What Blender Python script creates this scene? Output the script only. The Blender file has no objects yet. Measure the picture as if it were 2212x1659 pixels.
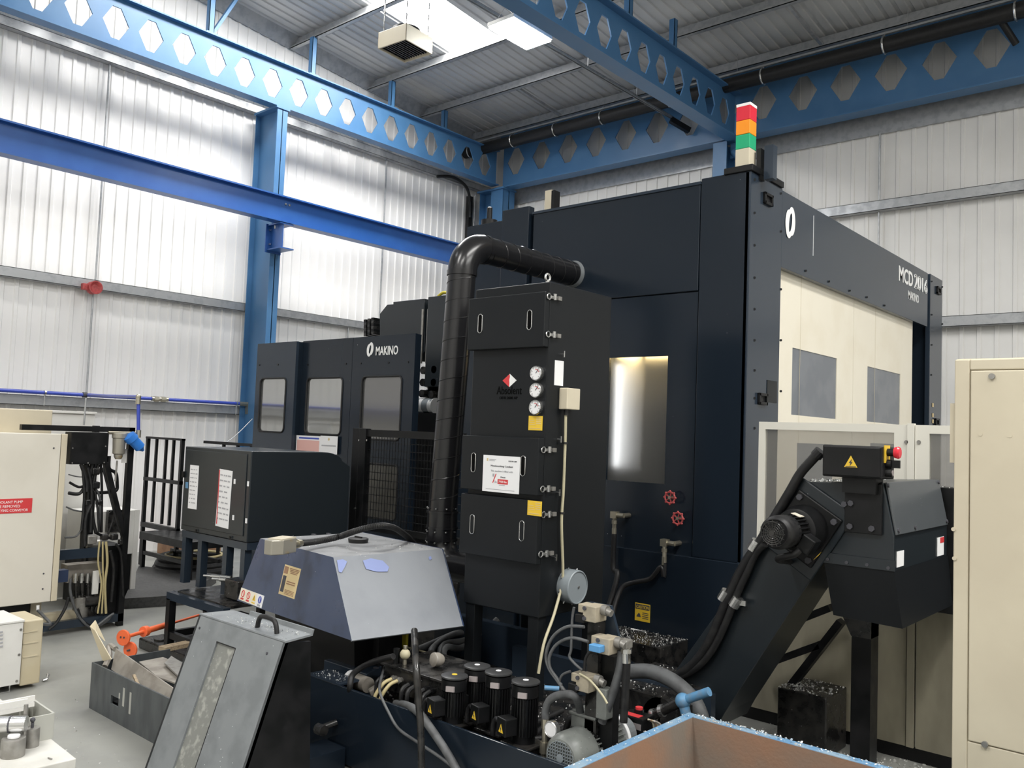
import bpy, bmesh, math, random
from mathutils import Vector as V, Matrix
random.seed(7)
S = bpy.context.scene
COL = S.collection
# ------------------------------------------------------------------ camera
W, H, F = 2212, 1659, 1850.0
YAW, PIT, ROL = (math.radians(a) for a in (41.061, 3.268, 2.168))
CAM = V((0, 0, 2.2))
_cy, _sy = math.cos(YAW), math.sin(YAW)
FW = V((-_sy*math.cos(PIT), _cy*math.cos(PIT), math.sin(PIT)))
_r = V((_cy, _sy, 0)); _u = _r.cross(FW)
RT = _r*math.cos(ROL) + _u*math.sin(ROL)
UP = -_r*math.sin(ROL) + _u*math.cos(ROL)
cam = bpy.data.cameras.new('camera'); co = bpy.data.objects.new('camera', cam); COL.objects.link(co)
cam.sensor_fit = 'HORIZONTAL'; cam.sensor_width = 36; cam.lens = F/W*36; cam.clip_start = .05; cam.clip_end = 200
M4 = Matrix((RT, UP, -FW)).transposed().to_4x4(); M4.translation = CAM
co.matrix_world = M4
S.camera = co

def at(px, py, X=None, Y=None, Z=None):
    """world point on the plane X=, Y= or Z= that the photograph shows at a pixel (used to measure the room)"""
    d = FW + RT*((px-W/2)/F) - UP*((py-H/2)/F)
    k = (X-CAM.x)/d.x if X is not None else (Y-CAM.y)/d.y if Y is not None else (Z-CAM.z)/d.z
    return CAM + d*k

# ------------------------------------------------------------------ materials
def mat(name, col, rough=.5, metal=0, spec=.5, noise=0, nscale=6, col2=None, nmix=(.45, .62), bump=0, bscale=60, emit=None, estr=0,
        alpha=1, trans=0, streak=None, specks=0, speckr=.0026, speckcol=(.75, .76, .78), coat=0, stretch=(1, 1, 1)):
    m = bpy.data.materials.new(name); m.use_nodes = True
    nt = m.node_tree; b = nt.nodes['Principled BSDF']
    b.inputs['Base Color'].default_value = (*col, 1); b.inputs['Roughness'].default_value = rough
    b.inputs['Metallic'].default_value = metal; b.inputs['Specular IOR Level'].default_value = spec
    b.inputs['Alpha'].default_value = alpha; b.inputs['Transmission Weight'].default_value = trans
    b.inputs['Coat Weight'].default_value = coat
    if emit: b.inputs['Emission Color'].default_value = (*emit, 1); b.inputs['Emission Strength'].default_value = estr
    tc = nt.nodes.new('ShaderNodeTexCoord')
    src = tc.outputs['Object']
    if stretch != (1, 1, 1):
        mp = nt.nodes.new('ShaderNodeMapping'); mp.inputs['Scale'].default_value = stretch
        nt.links.new(src, mp.inputs['Vector']); src = mp.outputs['Vector']
    cur = None
    def ramp(fac, a, z):
        r = nt.nodes.new('ShaderNodeMapRange'); r.inputs['From Min'].default_value = a; r.inputs['From Max'].default_value = z
        nt.links.new(fac, r.inputs['Value']); return r.outputs['Result']
    def mix(fac, c1, c2):
        x = nt.nodes.new('ShaderNodeMix'); x.data_type = 'RGBA'
        nt.links.new(fac, x.inputs[0])
        for k, c in ((6, c1), (7, c2)):
            if isinstance(c, tuple): x.inputs[k].default_value = (*c, 1)
            else: nt.links.new(c, x.inputs[k])
        return x.outputs[2]
    if col2 is not None:
        n = nt.nodes.new('ShaderNodeTexNoise'); n.inputs['Scale'].default_value = nscale; n.inputs['Detail'].default_value = 5
        nt.links.new(src, n.inputs['Vector'])
        cur = mix(ramp(n.outputs['Fac'], *nmix), col, col2)
        if noise:
            rr = nt.nodes.new('ShaderNodeMapRange'); rr.inputs['From Min'].default_value = .3; rr.inputs['From Max'].default_value = .7
            rr.inputs['To Min'].default_value = max(.02, rough-noise); rr.inputs['To Max'].default_value = min(1, rough+noise)
            nt.links.new(n.outputs['Fac'], rr.inputs['Value']); nt.links.new(rr.outputs['Result'], b.inputs['Roughness'])
    if specks:
        v = nt.nodes.new('ShaderNodeTexVoronoi'); v.inputs['Scale'].default_value = specks; v.feature = 'F1'
        nt.links.new(tc.outputs['Object'], v.inputs['Vector'])
        n2 = nt.nodes.new('ShaderNodeTexNoise'); n2.inputs['Scale'].default_value = 2.3
        nt.links.new(tc.outputs['Object'], n2.inputs['Vector'])
        sub = nt.nodes.new('ShaderNodeMath'); sub.operation = 'MULTIPLY_ADD'
        nt.links.new(n2.outputs['Fac'], sub.inputs[0]); sub.inputs[1].default_value = -specks*speckr*2.6; nt.links.new(v.outputs['Distance'], sub.inputs[2])
        lt = nt.nodes.new('ShaderNodeMath'); lt.operation = 'LESS_THAN'; nt.links.new(sub.outputs[0], lt.inputs[0]); lt.inputs[1].default_value = -specks*speckr*.75
        cur = mix(lt.outputs[0], cur if cur is not None else col, speckcol)
    if cur is not None: nt.links.new(cur, b.inputs['Base Color'])
    if bump:
        n3 = nt.nodes.new('ShaderNodeTexNoise'); n3.inputs['Scale'].default_value = bscale; n3.inputs['Detail'].default_value = 4
        nt.links.new(src, n3.inputs['Vector'])
        bp = nt.nodes.new('ShaderNodeBump'); bp.inputs['Strength'].default_value = bump; bp.inputs['Distance'].default_value = .01
        nt.links.new(n3.outputs['Fac'], bp.inputs['Height']); nt.links.new(bp.outputs['Normal'], b.inputs['Normal'])
    return m

M = dict(
    sheet=mat('white wall sheet', (.89, .88, .87), .38, spec=.45, col2=(.86, .85, .84), nscale=.7, noise=.05),
    sheetr=mat('pale grey wall sheet', (.77, .76, .74), .42, spec=.4, col2=(.72, .71, .69), nscale=.8),
    roof=mat('grey roof sheet', (.56, .565, .57), .45, col2=(.50, .505, .51), nscale=1.2),
    floor=mat('painted concrete', (.30, .302, .28), .42, col2=(.19, .193, .186), nscale=1.3, noise=.12, nmix=(.44, .76), bump=.03, bscale=9),
    galv=mat('galvanised steel', (.44, .45, .46), .42, metal=.55, col2=(.36, .37, .385), nscale=9, noise=.08),
    bluel=mat('light blue steel paint', (.058, .162, .325), .42, col2=(.066, .175, .342), nscale=3, noise=.06),
    blued=mat('deep blue crane paint', (.018, .088, .31), .38, col2=(.022, .098, .33), nscale=3),
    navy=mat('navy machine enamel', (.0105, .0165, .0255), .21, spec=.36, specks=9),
    navyl=mat('paler and lit navy enamel', (.021, .031, .046), .20, spec=.4, col2=(.024, .035, .051), nscale=1, nmix=(.2, .8)),  # paler navy copy; on the machine's right face it carries painted light
    slate=mat('dark slate enamel', (.0165, .0215, .026), .28, spec=.45, specks=8),
    lid=mat('grey conveyor lid', (.075, .083, .09), .3, col2=(.085, .093, .10), nscale=2, specks=14),
    void=mat('dark opening', (.0015, .0015, .0015), .8, spec=.1),
    greyd=mat('worn dark grey steel', (.068, .076, .08), .42, col2=(.05, .056, .06), nscale=5, noise=.08, stretch=(2, 2, .6)),
    patch=mat('old pale blue paint', (.24, .29, .52), .45),
    char=mat('charcoal powder coat', (.0085, .010, .0118), .38, spec=.24, col2=(.010, .0115, .0132), nscale=2, nmix=(.3, .7), specks=7, bump=.02, bscale=300),
    cap=mat('dusty grey cap', (.055, .056, .058), .35, metal=.3, specks=40),
    black=mat('black paint', (.005, .0055, .006), .42, spec=.3, col2=(.008, .008, .009), nscale=8, noise=.1),
    greasy=mat('oily black steel', (.011, .011, .011), .30, spec=.6, col2=(.028, .026, .024), nscale=12, noise=.15, specks=26, speckr=.0034, bump=.1, bscale=50),
    rubber=mat('black rubber', (.010, .010, .011), .5, spec=.4, col2=(.017, .017, .017), nscale=20, noise=.1),
    rubberg=mat('grey rubber hose', (.105, .109, .113), .55, col2=(.07, .072, .075), nscale=14),
    duct=mat('black duct paint', (.010, .010, .0115), .24, spec=.5, col2=(.012, .012, .013), nscale=3, nmix=(.3, .7)),
    cream=mat('cream enamel', (.62, .56, .43), .42, col2=(.57, .51, .39), nscale=1.6, noise=.06),
    creamd=mat('beige enamel', (.52, .45, .31), .45, col2=(.56, .50, .37), nscale=2.5),
    creaml=mat('pale cream door', (.80, .75, .63), .38, col2=(.77, .715, .59), nscale=2.2, noise=.05),
    grime=mat('grimy cream steel', (.40, .37, .28), .5, col2=(.17, .155, .12), nscale=2.6, nmix=(.40, .72), noise=.1, stretch=(1, 1, .35)),
    whitef=mat('ivory guard frame', (.74, .72, .645), .38),
    white=mat('off white enamel', (.72, .71, .68), .42, col2=(.66, .65, .62), nscale=2.5),
    decal=mat('white decal', (.85, .85, .84), .45),
    paper=mat('white paper', (.82, .82, .83), .7),
    ink=mat('dark ink', (.06, .06, .07), .7),
    inkg=mat('grey ink', (.40, .40, .42), .7),
    red=mat('red print', (.62, .045, .05), .5),
    pink=mat('pink print', (.72, .42, .38), .6),
    redp=mat('red handle paint', (.50, .085, .085), .45, col2=(.38, .06, .06), nscale=30),
    orange=mat('orange roller paint', (.85, .155, .05), .42, col2=(.78, .14, .05), nscale=10),
    yellow=mat('yellow label', (.80, .53, .04), .45),
    yell2=mat('yellow sling', (.52, .44, .03), .6),
    blueplug=mat('light blue plug', (.10, .30, .58), .45),
    tan=mat('tan label', (.66, .52, .28), .55),
    steel=mat('bright steel', (.66, .66, .65), .26, metal=.95, col2=(.55, .55, .54), nscale=12, noise=.08),
    brass=mat('brass fitting', (.43, .40, .32), .35, metal=.85),
    grey=mat('mid grey paint', (.20, .215, .225), .42, col2=(.165, .178, .187), nscale=6, noise=.08, specks=26),
    greyl=mat('light grey cap', (.235, .265, .285), .42),
    motor=mat('grey green motor paint', (.165, .175, .165), .36, col2=(.12, .128, .122), nscale=9, noise=.1, specks=30),
    bluetank=mat('worn blue hood paint', (.036, .056, .115), .36, col2=(.03, .038, .064), nscale=4.5, nmix=(.55, .75), noise=.1, specks=14),
    hoodgrey=mat('worn grey blue hood paint lit side', (.265, .28, .305), .34, col2=(.22, .235, .26), nscale=3.5, nmix=(.45, .75), noise=.06, specks=12),  # pale tone has the light on the hood's right face put into it
    hoodtop=mat('dusty grey hood top', (.30, .305, .315), .40, col2=(.22, .225, .235), nscale=5, specks=30),
    rust=mat('rusty bin interior', (.235, .135, .085), .62, col2=(.165, .14, .115), nscale=3.2, nmix=(.36, .66), bump=.15, bscale=70),
    binblue=mat('pale blue bin paint', (.105, .225, .37), .45, col2=(.20, .29, .37), nscale=10, specks=34),
    sky=mat('translucent rooflight', (.9, .9, .9), .5, emit=(1, .985, .95), estr=42),
    led=mat('led diffuser', (.9, .9, .9), .5, emit=(.96, .98, 1), estr=22),
    led2=mat('main led diffuser', (.9, .9, .9), .5, emit=(.96, .98, 1), estr=120),
    inner=mat('pale lining inside the window', (.62, .61, .59), .45, col2=(.55, .54, .52), nscale=4),
    glass=mat('hazy window glass', (.9, .9, .88), .46, trans=.97),
    fillglow=mat('white glow added behind the window', (.9, .9, .9), .5, emit=(.95, .97, 1), estr=2.6),  # glow added to brighten the inspection window
    warm=mat('warm strip lamp', (1, .85, .5), .5, emit=(1, .74, .34), estr=34),
    smoke=mat('smoked polycarbonate', (.12, .125, .13), .12, spec=.6, alpha=.82),
    smoked=mat('dim brown window', (.06, .058, .052), .12, spec=.5),
    creamw=mat('warm white door', (.70, .665, .585), .42, col2=(.66, .625, .545), nscale=1.5),
    dimwin=mat('dim reflective window', (.20, .20, .20), .10, metal=.7),
    pane=mat('clear guard sheet', (.22, .21, .185), .10, alpha=.42),
    paneg=mat('grey door window', (.125, .14, .165), .18, spec=.6, col2=(.15, .165, .19), nscale=3),
    mirror=mat('reflective window', (.42, .425, .42), .06, metal=.8),
    lred=mat('red lens', (.62, .03, .05), .2, emit=(1, .05, .06), estr=.10),
    lora=mat('amber lens', (.85, .28, .02), .2, emit=(1, .35, .02), estr=.10),
    lgrn=mat('green lens', (.02, .36, .17), .2, emit=(.02, .6, .25), estr=.06),
    bpipe=mat('blue pipe', (.045, .075, .42), .35),
    bfilt=mat('bright blue filter', (.03, .19, .62), .4),
    bvalve=mat('blue valve handle', (.10, .26, .45), .45, col2=(.14, .24, .36), nscale=30),
    bronze=mat('stained metal bowl', (.34, .32, .27), .38, metal=.4, col2=(.42, .30, .12), nscale=9, nmix=(.6, .7)),
    beige=mat('beige valve body', (.40, .35, .265), .45, col2=(.31, .275, .21), nscale=14),
    scrap=mat('grimy sheet steel', (.30, .275, .24), .5, col2=(.20, .18, .155), nscale=6, noise=.1),
    brown=mat('brown board', (.33, .19, .11), .7, col2=(.26, .14, .08), nscale=8),
    wood=mat('worn timber', (.36, .28, .18), .65, col2=(.24, .18, .12), nscale=9, stretch=(1, 8, 8)),
    tabletop=mat('white table top', (.58, .57, .535), .42, col2=(.50, .49, .455), nscale=5),
    tray=mat('grey tray plastic', (.40, .40, .365), .5),
    dull=mat('dull turned steel', (.32, .31, .29), .42, metal=.55, col2=(.25, .24, .22), nscale=20),
    chip=mat('bright metal chips', (.82, .82, .80), .35, metal=.25),
    mat_=mat('dark floor mat', (.085, .085, .085), .6, col2=(.06, .06, .06), nscale=30),
    hosey=mat('yellowed hose', (.45, .38, .20), .5),
    cable=mat('cream cable', (.47, .43, .29), .5),
    pinkish=mat('silver nameplate', (.45, .40, .40), .4, metal=.4),
)

# ------------------------------------------------------------------ mesh builder
WL = {}
class MB:
    def __init__(s): s.v = []; s.f = []
    def poly(s, pts):
        b = len(s.v); s.v += [V(p) for p in pts]; s.f.append(list(range(b, b+len(pts)))); return s
    def box(s, x0, x1, y0, y1, z0, z1):
        return s.hexa([(x0, y0, z0), (x1, y0, z0), (x1, y1, z0), (x0, y1, z0), (x0, y0, z1), (x1, y0, z1), (x1, y1, z1), (x0, y1, z1)])
    def hexa(s, p):
        b = len(s.v); s.v += [V(q) for q in p]
        s.f += [[b+i for i in q] for q in ((3, 2, 1, 0), (4, 5, 6, 7), (0, 1, 5, 4), (1, 2, 6, 5), (2, 3, 7, 6), (3, 0, 4, 7))]; return s
    def obox(s, c, ax, ay, az):
        c, ax, ay, az = V(c), V(ax), V(ay), V(az)
        return s.hexa([c-ax-ay-az, c+ax-ay-az, c+ax+ay-az, c-ax+ay-az, c-ax-ay+az, c+ax-ay+az, c+ax+ay+az, c-ax+ay+az])
    def prism(s, pts, d):
        d = V(d); n = len(pts); pts = [V(p) for p in pts]
        nn = V((0, 0, 0))
        for i in range(n): nn += pts[i].cross(pts[(i+1) % n])
        if nn.dot(d) > 0: pts = pts[::-1]
        b = len(s.v); s.v += pts + [p+d for p in pts]
        s.f.append(list(range(b, b+n))); s.f.append(list(range(b+2*n-1, b+n-1, -1)))
        for i in range(n):
            j = (i+1) % n; s.f.append([b+j, b+i, b+n+i, b+n+j])
        return s
    def bar(s, p0, p1, w, h=None, up=(0, 0, 1)):
        p0, p1 = V(p0), V(p1); h = h or w; d = p1-p0
        a = d.cross(V(up))
        if a.length < 1e-6: a = d.cross(V((1, 0, 0)))
        a.normalize(); u = a.cross(d).normalized()
        return s.obox((p0+p1)/2, a*w/2, d/2, u*h/2)
    def cyl(s, p0, p1, r0, r1=None, n=20, caps=True):
        p0, p1 = V(p0), V(p1); r1 = r0 if r1 is None else r1; d = (p1-p0).normalized()
        a = d.orthogonal().normalized(); c = d.cross(a); b = len(s.v)
        for p, r in ((p0, r0), (p1, r1)):
            for i in range(n):
                t = 2*math.pi*i/n; s.v.append(p + a*(r*math.cos(t)) + c*(r*math.sin(t)))
        for i in range(n):
            j = (i+1) % n; s.f.append([b+i, b+j, b+n+j, b+n+i])
        if caps: s.f.append(list(range(b+n-1, b-1, -1))); s.f.append(list(range(b+n, b+2*n)))
        return s
    def lathe(s, p0, axis, prof, n=24):
        p0 = V(p0); d = V(axis).normalized(); a = d.orthogonal().normalized(); c = d.cross(a); b = len(s.v); k = len(prof)
        for h, r in prof:
            for i in range(n):
                t = 2*math.pi*i/n; s.v.append(p0 + d*h + a*(r*math.cos(t)) + c*(r*math.sin(t)))
        for q in range(k-1):
            for i in range(n):
                j = (i+1) % n; s.f.append([b+q*n+i, b+q*n+j, b+(q+1)*n+j, b+(q+1)*n+i])
        s.f.append([b+i for i in range(n-1, -1, -1)]); s.f.append([b+(k-1)*n+i for i in range(n)])
        return s
    def ring(s, c, axis, R, r, n=28, m=8):
        c = V(c); d = V(axis).normalized(); a = d.orthogonal().normalized(); e = d.cross(a)
        return s.tube([c + a*(R*math.cos(2*math.pi*i/n)) + e*(R*math.sin(2*math.pi*i/n)) for i in range(n)], r, m, smooth=0, closed=True)
    def tube(s, pts, r, n=10, smooth=5, closed=False, caps=True):
        pts = [V(p) for p in pts]
        if smooth and len(pts) > 2:
            out = []
            for i in range(len(pts)-1):
                p0 = pts[max(i-1, 0)]; p1 = pts[i]; p2 = pts[i+1]; p3 = pts[min(i+2, len(pts)-1)]
                for k in range(smooth):
                    t = k/smooth
                    out.append(.5*((2*p1) + (p2-p0)*t + (2*p0-5*p1+4*p2-p3)*t*t + (3*p1-p0-3*p2+p3)*t**3))
            pts = out + [pts[-1]]
        m = len(pts); b = len(s.v); prev = None
        for i, p in enumerate(pts):
            if closed: d = pts[(i+1) % m]-pts[i-1]
            else: d = pts[min(i+1, m-1)]-pts[max(i-1, 0)]
            d.normalize()
            a = d.orthogonal() if prev is None else prev - d*prev.dot(d)
            if a.length < 1e-6: a = d.orthogonal()
            a.normalize(); prev = a; c = d.cross(a)
            rr = r[i % len(r)] if isinstance(r, (list, tuple)) else r
            for k in range(n):
                t = 2*math.pi*k/n; s.v.append(p + a*(rr*math.cos(t)) + c*(rr*math.sin(t)))
        for i in range(m if closed else m-1):
            for k in range(n):
                l = (k+1) % n; i2 = (i+1) % m
                s.f.append([b+i*n+k, b+i*n+l, b+i2*n+l, b+i2*n+k])
        if not closed and caps: s.f.append([b+k for k in range(n-1, -1, -1)]); s.f.append([b+(m-1)*n+k for k in range(n)])
        return s
    def ball(s, c, r, n=14, sq=(1, 1, 1)):
        c = V(c); b = len(s.v); k = max(6, n//2+1)
        for i in range(k+1):
            ph = math.pi*i/k
            for j in range(n):
                t = 2*math.pi*j/n
                s.v.append(c + V((r*sq[0]*math.sin(ph)*math.cos(t), r*sq[1]*math.sin(ph)*math.sin(t), r*sq[2]*math.cos(ph))))
        for i in range(k):
            for j in range(n):
                l = (j+1) % n; s.f.append([b+i*n+j, b+(i+1)*n+j, b+(i+1)*n+l, b+i*n+l])
        return s
    def build(s, name, m, parent=None, bev=0, smooth=False, org=None):
        me = bpy.data.meshes.new(name)
        o0 = WL[parent.name] if parent is not None else V(org) if org is not None else V((0, 0, 0))
        me.from_pydata([tuple(p-o0) for p in s.v], [], s.f); me.validate(clean_customdata=False)
        bm = bmesh.new(); bm.from_mesh(me); bmesh.ops.remove_doubles(bm, verts=bm.verts, dist=1e-6) if smooth else None
        bm.to_mesh(me); bm.free()
        me.materials.append(M[m] if isinstance(m, str) else m)
        o = bpy.data.objects.new(name, me); COL.objects.link(o)
        if parent is not None: o.parent = parent
        else: o.location = o0
        WL[o.name] = o0
        if smooth:
            me.polygons.foreach_set('use_smooth', [True]*len(me.polygons))
            me.set_sharp_from_angle(angle=math.radians(40))
        if bev:
            bv = o.modifiers.new('bevel', 'BEVEL'); bv.width = bev; bv.segments = 2; bv.limit_method = 'ANGLE'; bv.angle_limit = math.radians(40)
        return o

def tag(o, label, cat, group=None, kind=None):
    if label: o['label'] = label
    if cat: o['category'] = cat
    if group: o['group'] = group
    if kind: o['kind'] = kind
    return o
def thing(name, label, cat, loc, group=None):
    o = bpy.data.objects.new(name, None); COL.objects.link(o); o.location = loc; o.empty_display_size = .1
    WL[o.name] = V(loc); return tag(o, label, cat, group)
def struct(o): o['kind'] = 'structure'; return o
def dup(root, loc, label=None, group=None):
    r = root.copy(); COL.objects.link(r); r.location = loc; WL[r.name] = V(loc)
    if label: r['label'] = label
    if group: r['group'] = group
    for ch in list(root.children):
        c = ch.copy(); COL.objects.link(c); c.parent = r
        for g in ch.children:
            d = g.copy(); COL.objects.link(d); d.parent = c
    return r
def text(s, org, right, up, h, m, parent, name='lettering', w=None, out=.002, outline=0, bold=0):
    """raised lettering in the plane (right, up); org = left end of its base line"""
    cu = bpy.data.curves.new('t', 'FONT'); cu.body = s; cu.size = 1; cu.resolution_u = 3; cu.extrude = .002
    cu.offset = bold
    if outline: cu.fill_mode = 'NONE'; cu.extrude = 0; cu.bevel_depth = outline; cu.bevel_resolution = 0
    to = bpy.data.objects.new('t', cu); COL.objects.link(to)
    dg = bpy.context.evaluated_depsgraph_get()
    me = bpy.data.meshes.new_from_object(to.evaluated_get(dg))
    bpy.data.objects.remove(to); bpy.data.curves.remove(cu)
    xs = [v.co.x for v in me.vertices]; ys = [v.co.y for v in me.vertices]
    x0, y0 = min(xs), min(ys); ky = h/(max(ys)-y0); kx = ky if w is None else w/(max(xs)-x0)
    rt, u = V(right).normalized(), V(up).normalized(); nz = rt.cross(u); o0 = WL[parent.name]; org = V(org) - o0
    for v in me.vertices:
        v.co = org + rt*((v.co.x-x0)*kx) + u*((v.co.y-y0)*ky) + nz*(out + v.co.z*.5)
    me.materials.clear(); me.materials.append(M[m])
    o = bpy.data.objects.new(name, me); COL.objects.link(o); o.parent = parent; WL[o.name] = o0
    return o
def plate(name, m, parent, c, right, up, w, h, t=.004, bev=0):
    """thin flat plate centred at c, facing right x up"""
    r, u = V(right).normalized(), V(up).normalized(); n = r.cross(u)
    return MB().obox(V(c)+n*t/2, r*w/2, u*h/2, n*t/2).build(name, m, parent, bev=bev)
EX, EY, EZ = V((1, 0, 0)), V((0, 1, 0)), V((0, 0, 1))
# ------------------------------------------------------------------ setting
XL, YR = -14.0, 14.95                    # gable wall on the left, eaves wall on the right
XE, YB = 12.0, -11.0                     # far end and the wall behind the camera
def roofz(y): return 9.19 - .0897*(y-14.21)
def ribs(a0, a1, pitch, dep, wid, slope=.012, start=0):
    """profile of a liner sheet: flat pans with raised ribs -> list of (along, out)"""
    p = [(a0, 0)]; a = a0+start
    while a < a1-pitch:
        c = a+pitch/2
        p += [(c-wid/2-slope, 0), (c-wid/2, dep), (c+wid/2, dep), (c+wid/2+slope, 0)]
        a += pitch
    return p+[(a1, 0)]
struct(MB().box(XL, XE, YB, YR, -.2, 0).build('floor', 'floor'))
m = MB()                                   # gable wall, follows the roof line
pr = ribs(YB, YR, .2, .019, .045)
for (a, o), (b, q) in zip(pr, pr[1:]):
    m.poly([(XL+o, a, 0), (XL+q, b, 0), (XL+q, b, roofz(b)+.02), (XL+o, a, roofz(a)+.02)])
m.box(XL-.08, XL-.03, YB, YR, 0, 8.9)
wl = struct(m.build('wall_left', 'sheet'))
m = MB(); pr = ribs(XL, XE, .25, .019, .05, start=.08)
for (a, o), (b, q) in zip(pr, pr[1:]):
    m.poly([(a, YR-o, 0), (b, YR-q, 0), (b, YR-q, 9.2), (a, YR-o, 9.2)])
m.box(XL, XE, YR+.03, YR+.08, 0, 9.2)
struct(m.build('wall_right', 'sheetr'))
m = MB(); m.box(XL, XE, YB-.1, YB, 0, roofz(YB)); struct(m.build('wall_near', 'sheetr'))
m = MB(); m.box(XE, XE+.1, YB, YR, 0, 11.6); struct(m.build('wall_far', 'sheetr'))
# roof sheets, ribs running down the slope, with openings for the rooflights
RL = [(-11.70, -10.45, 5.6, 11.28), (1.5, 2.7, 2.0, 8.8), (7.5, 8.7, 1, 8.8), (-5.0, -3.8, -8, -1), (1.5, 2.7, -8, -1)]
m = MB(); pr = ribs(XL, XE, .2, -.022, .06, slope=.014)
for (a, o), (b, q) in zip(pr, pr[1:]):
    cuts = [(YB, YR)]
    for (x0, x1, y0, y1) in RL:
        if x0-.02 <= a and b <= x1+.02: cuts = [c for s, e in cuts for c in ((s, y0), (y1, e)) if True] if False else [c for s, e in cuts for c in ([(s, y0), (y1, e)] if s < y0 and e > y1 else [(s, e)])]
    for s, e in cuts:
        m.poly([(a, s, roofz(s)-o-.0), (a, e, roofz(e)-o), (b, e, roofz(e)-q), (b, s, roofz(s)-q)])
struct(m.build('ceiling', 'roof'))
for i, (x0, x1, y0, y1) in enumerate(RL):
    m = MB(); pr = ribs(x0-.14, x1+.14, .2, .03, .06)
    m.poly([(x0-.16, y0, roofz(y0)+.05), (x0-.16, y1, roofz(y1)+.05), (x1+.16, y1, roofz(y1)+.05), (x1+.16, y0, roofz(y0)+.05)])
    struct(m.build('window_%d' % (i+1), 'sky'))
# eaves flashing at the top of the right wall
struct(MB().box(XL, XE, YR-.06, YR-.02, 7.55, 7.95).build('trim_1', 'galv'))
struct(MB().hexa([(XL+.03, YB, roofz(YB)-.24), (XL+.05, YB, roofz(YB)-.24), (XL+.05, YR, roofz(YR)-.24), (XL+.03, YR, roofz(YR)-.24),
                  (XL+.03, YB, roofz(YB)), (XL+.2, YB, roofz(YB)), (XL+.2, YR, roofz(YR)), (XL+.03, YR, roofz(YR))]).build('trim_2', 'galv'))

# ------------------------------------------------------------------ steelwork
def csec(p0, p1, depth, height, out):
    """lipped channel rail from p0 to p1; out = unit vector it stands out along, web upright at the outer side"""
    p0, p1, o = V(p0), V(p1), V(out); z = EZ*height/2; t = .008
    m = MB(); mid = (p0+p1)/2; d = (p1-p0)/2
    m.obox(mid+o*(depth-t/2), d, o*t/2, z)                                   # outer web
    m.obox(mid+o*depth/2+EZ*(height/2-t/2), d, o*depth/2, EZ*t/2)           # top flange
    m.obox(mid+o*depth/2-EZ*(height/2-t/2), d, o*depth/2, EZ*t/2)
    return m
girts = [(2.42, 'lowest galvanised wall rail behind the blue air pipe on left wall'), (4.29, 'galvanised rail carrying the red alarm sounder on left wall'),
         (7.97, 'topmost galvanised rail on left wall, below the castellated beam')]
for z, lab in girts:
    o = csec((XL+.022, YB, z), (XL+.022, YR-.1, z), .14, .15, EX).build('wall_rail', 'galv', org=(XL, 3, z)); tag(o, lab, 'rail', 'galvanised rails of the left wall')
for z, lab in ((4.24, 'lower galvanised rail on right wall, behind the machine end post'), (6.28, 'upper galvanised rail crossing the right wall')):
    o = csec((XL+.1, YR-.022, z), (XE, YR-.022, z), .16, .17, -EY).build('wall_rail', 'galv', org=(0, YR, z)); tag(o, lab, 'rail', 'galvanised rails of the right wall')
def sag(name, x, y, z0, z1, lab):
    o = MB().cyl((x, y, z0), (x, y, z1), .016, n=8).build(name, 'galv', org=(x, y, z0)); tag(o, lab, 'rod', 'upright rods between wall rails')
sag('sag_rod', XL+.10, at(190, 800, X=XL+.1).y, 2.5, 4.21, 'upright rod on left wall below the red sounder')
sag('sag_rod', XL+.10, at(213, 500, X=XL+.1).y, 4.37, 7.89, 'upright rod on left wall above the red sounder')
sag('sag_rod', XL+.10, at(752, 715, X=XL+.1).y, 2.5, 4.21, 'upright rod on left wall just above the tool magazine')
sag('sag_rod', XL+.10, at(832, 420, X=XL+.1).y, 4.37, 7.89, 'upright rod on left wall near the far corner')
sag('sag_rod', at(1901, 270, Y=YR-.1).x, YR-.10, 4.33, 6.19, 'upright rod between the two right wall rails')
sag('sag_rod', at(1901, 270, Y=YR-.1).x, YR-.10, 6.37, 7.55, 'upright rod on right wall above the upper rail')

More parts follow.
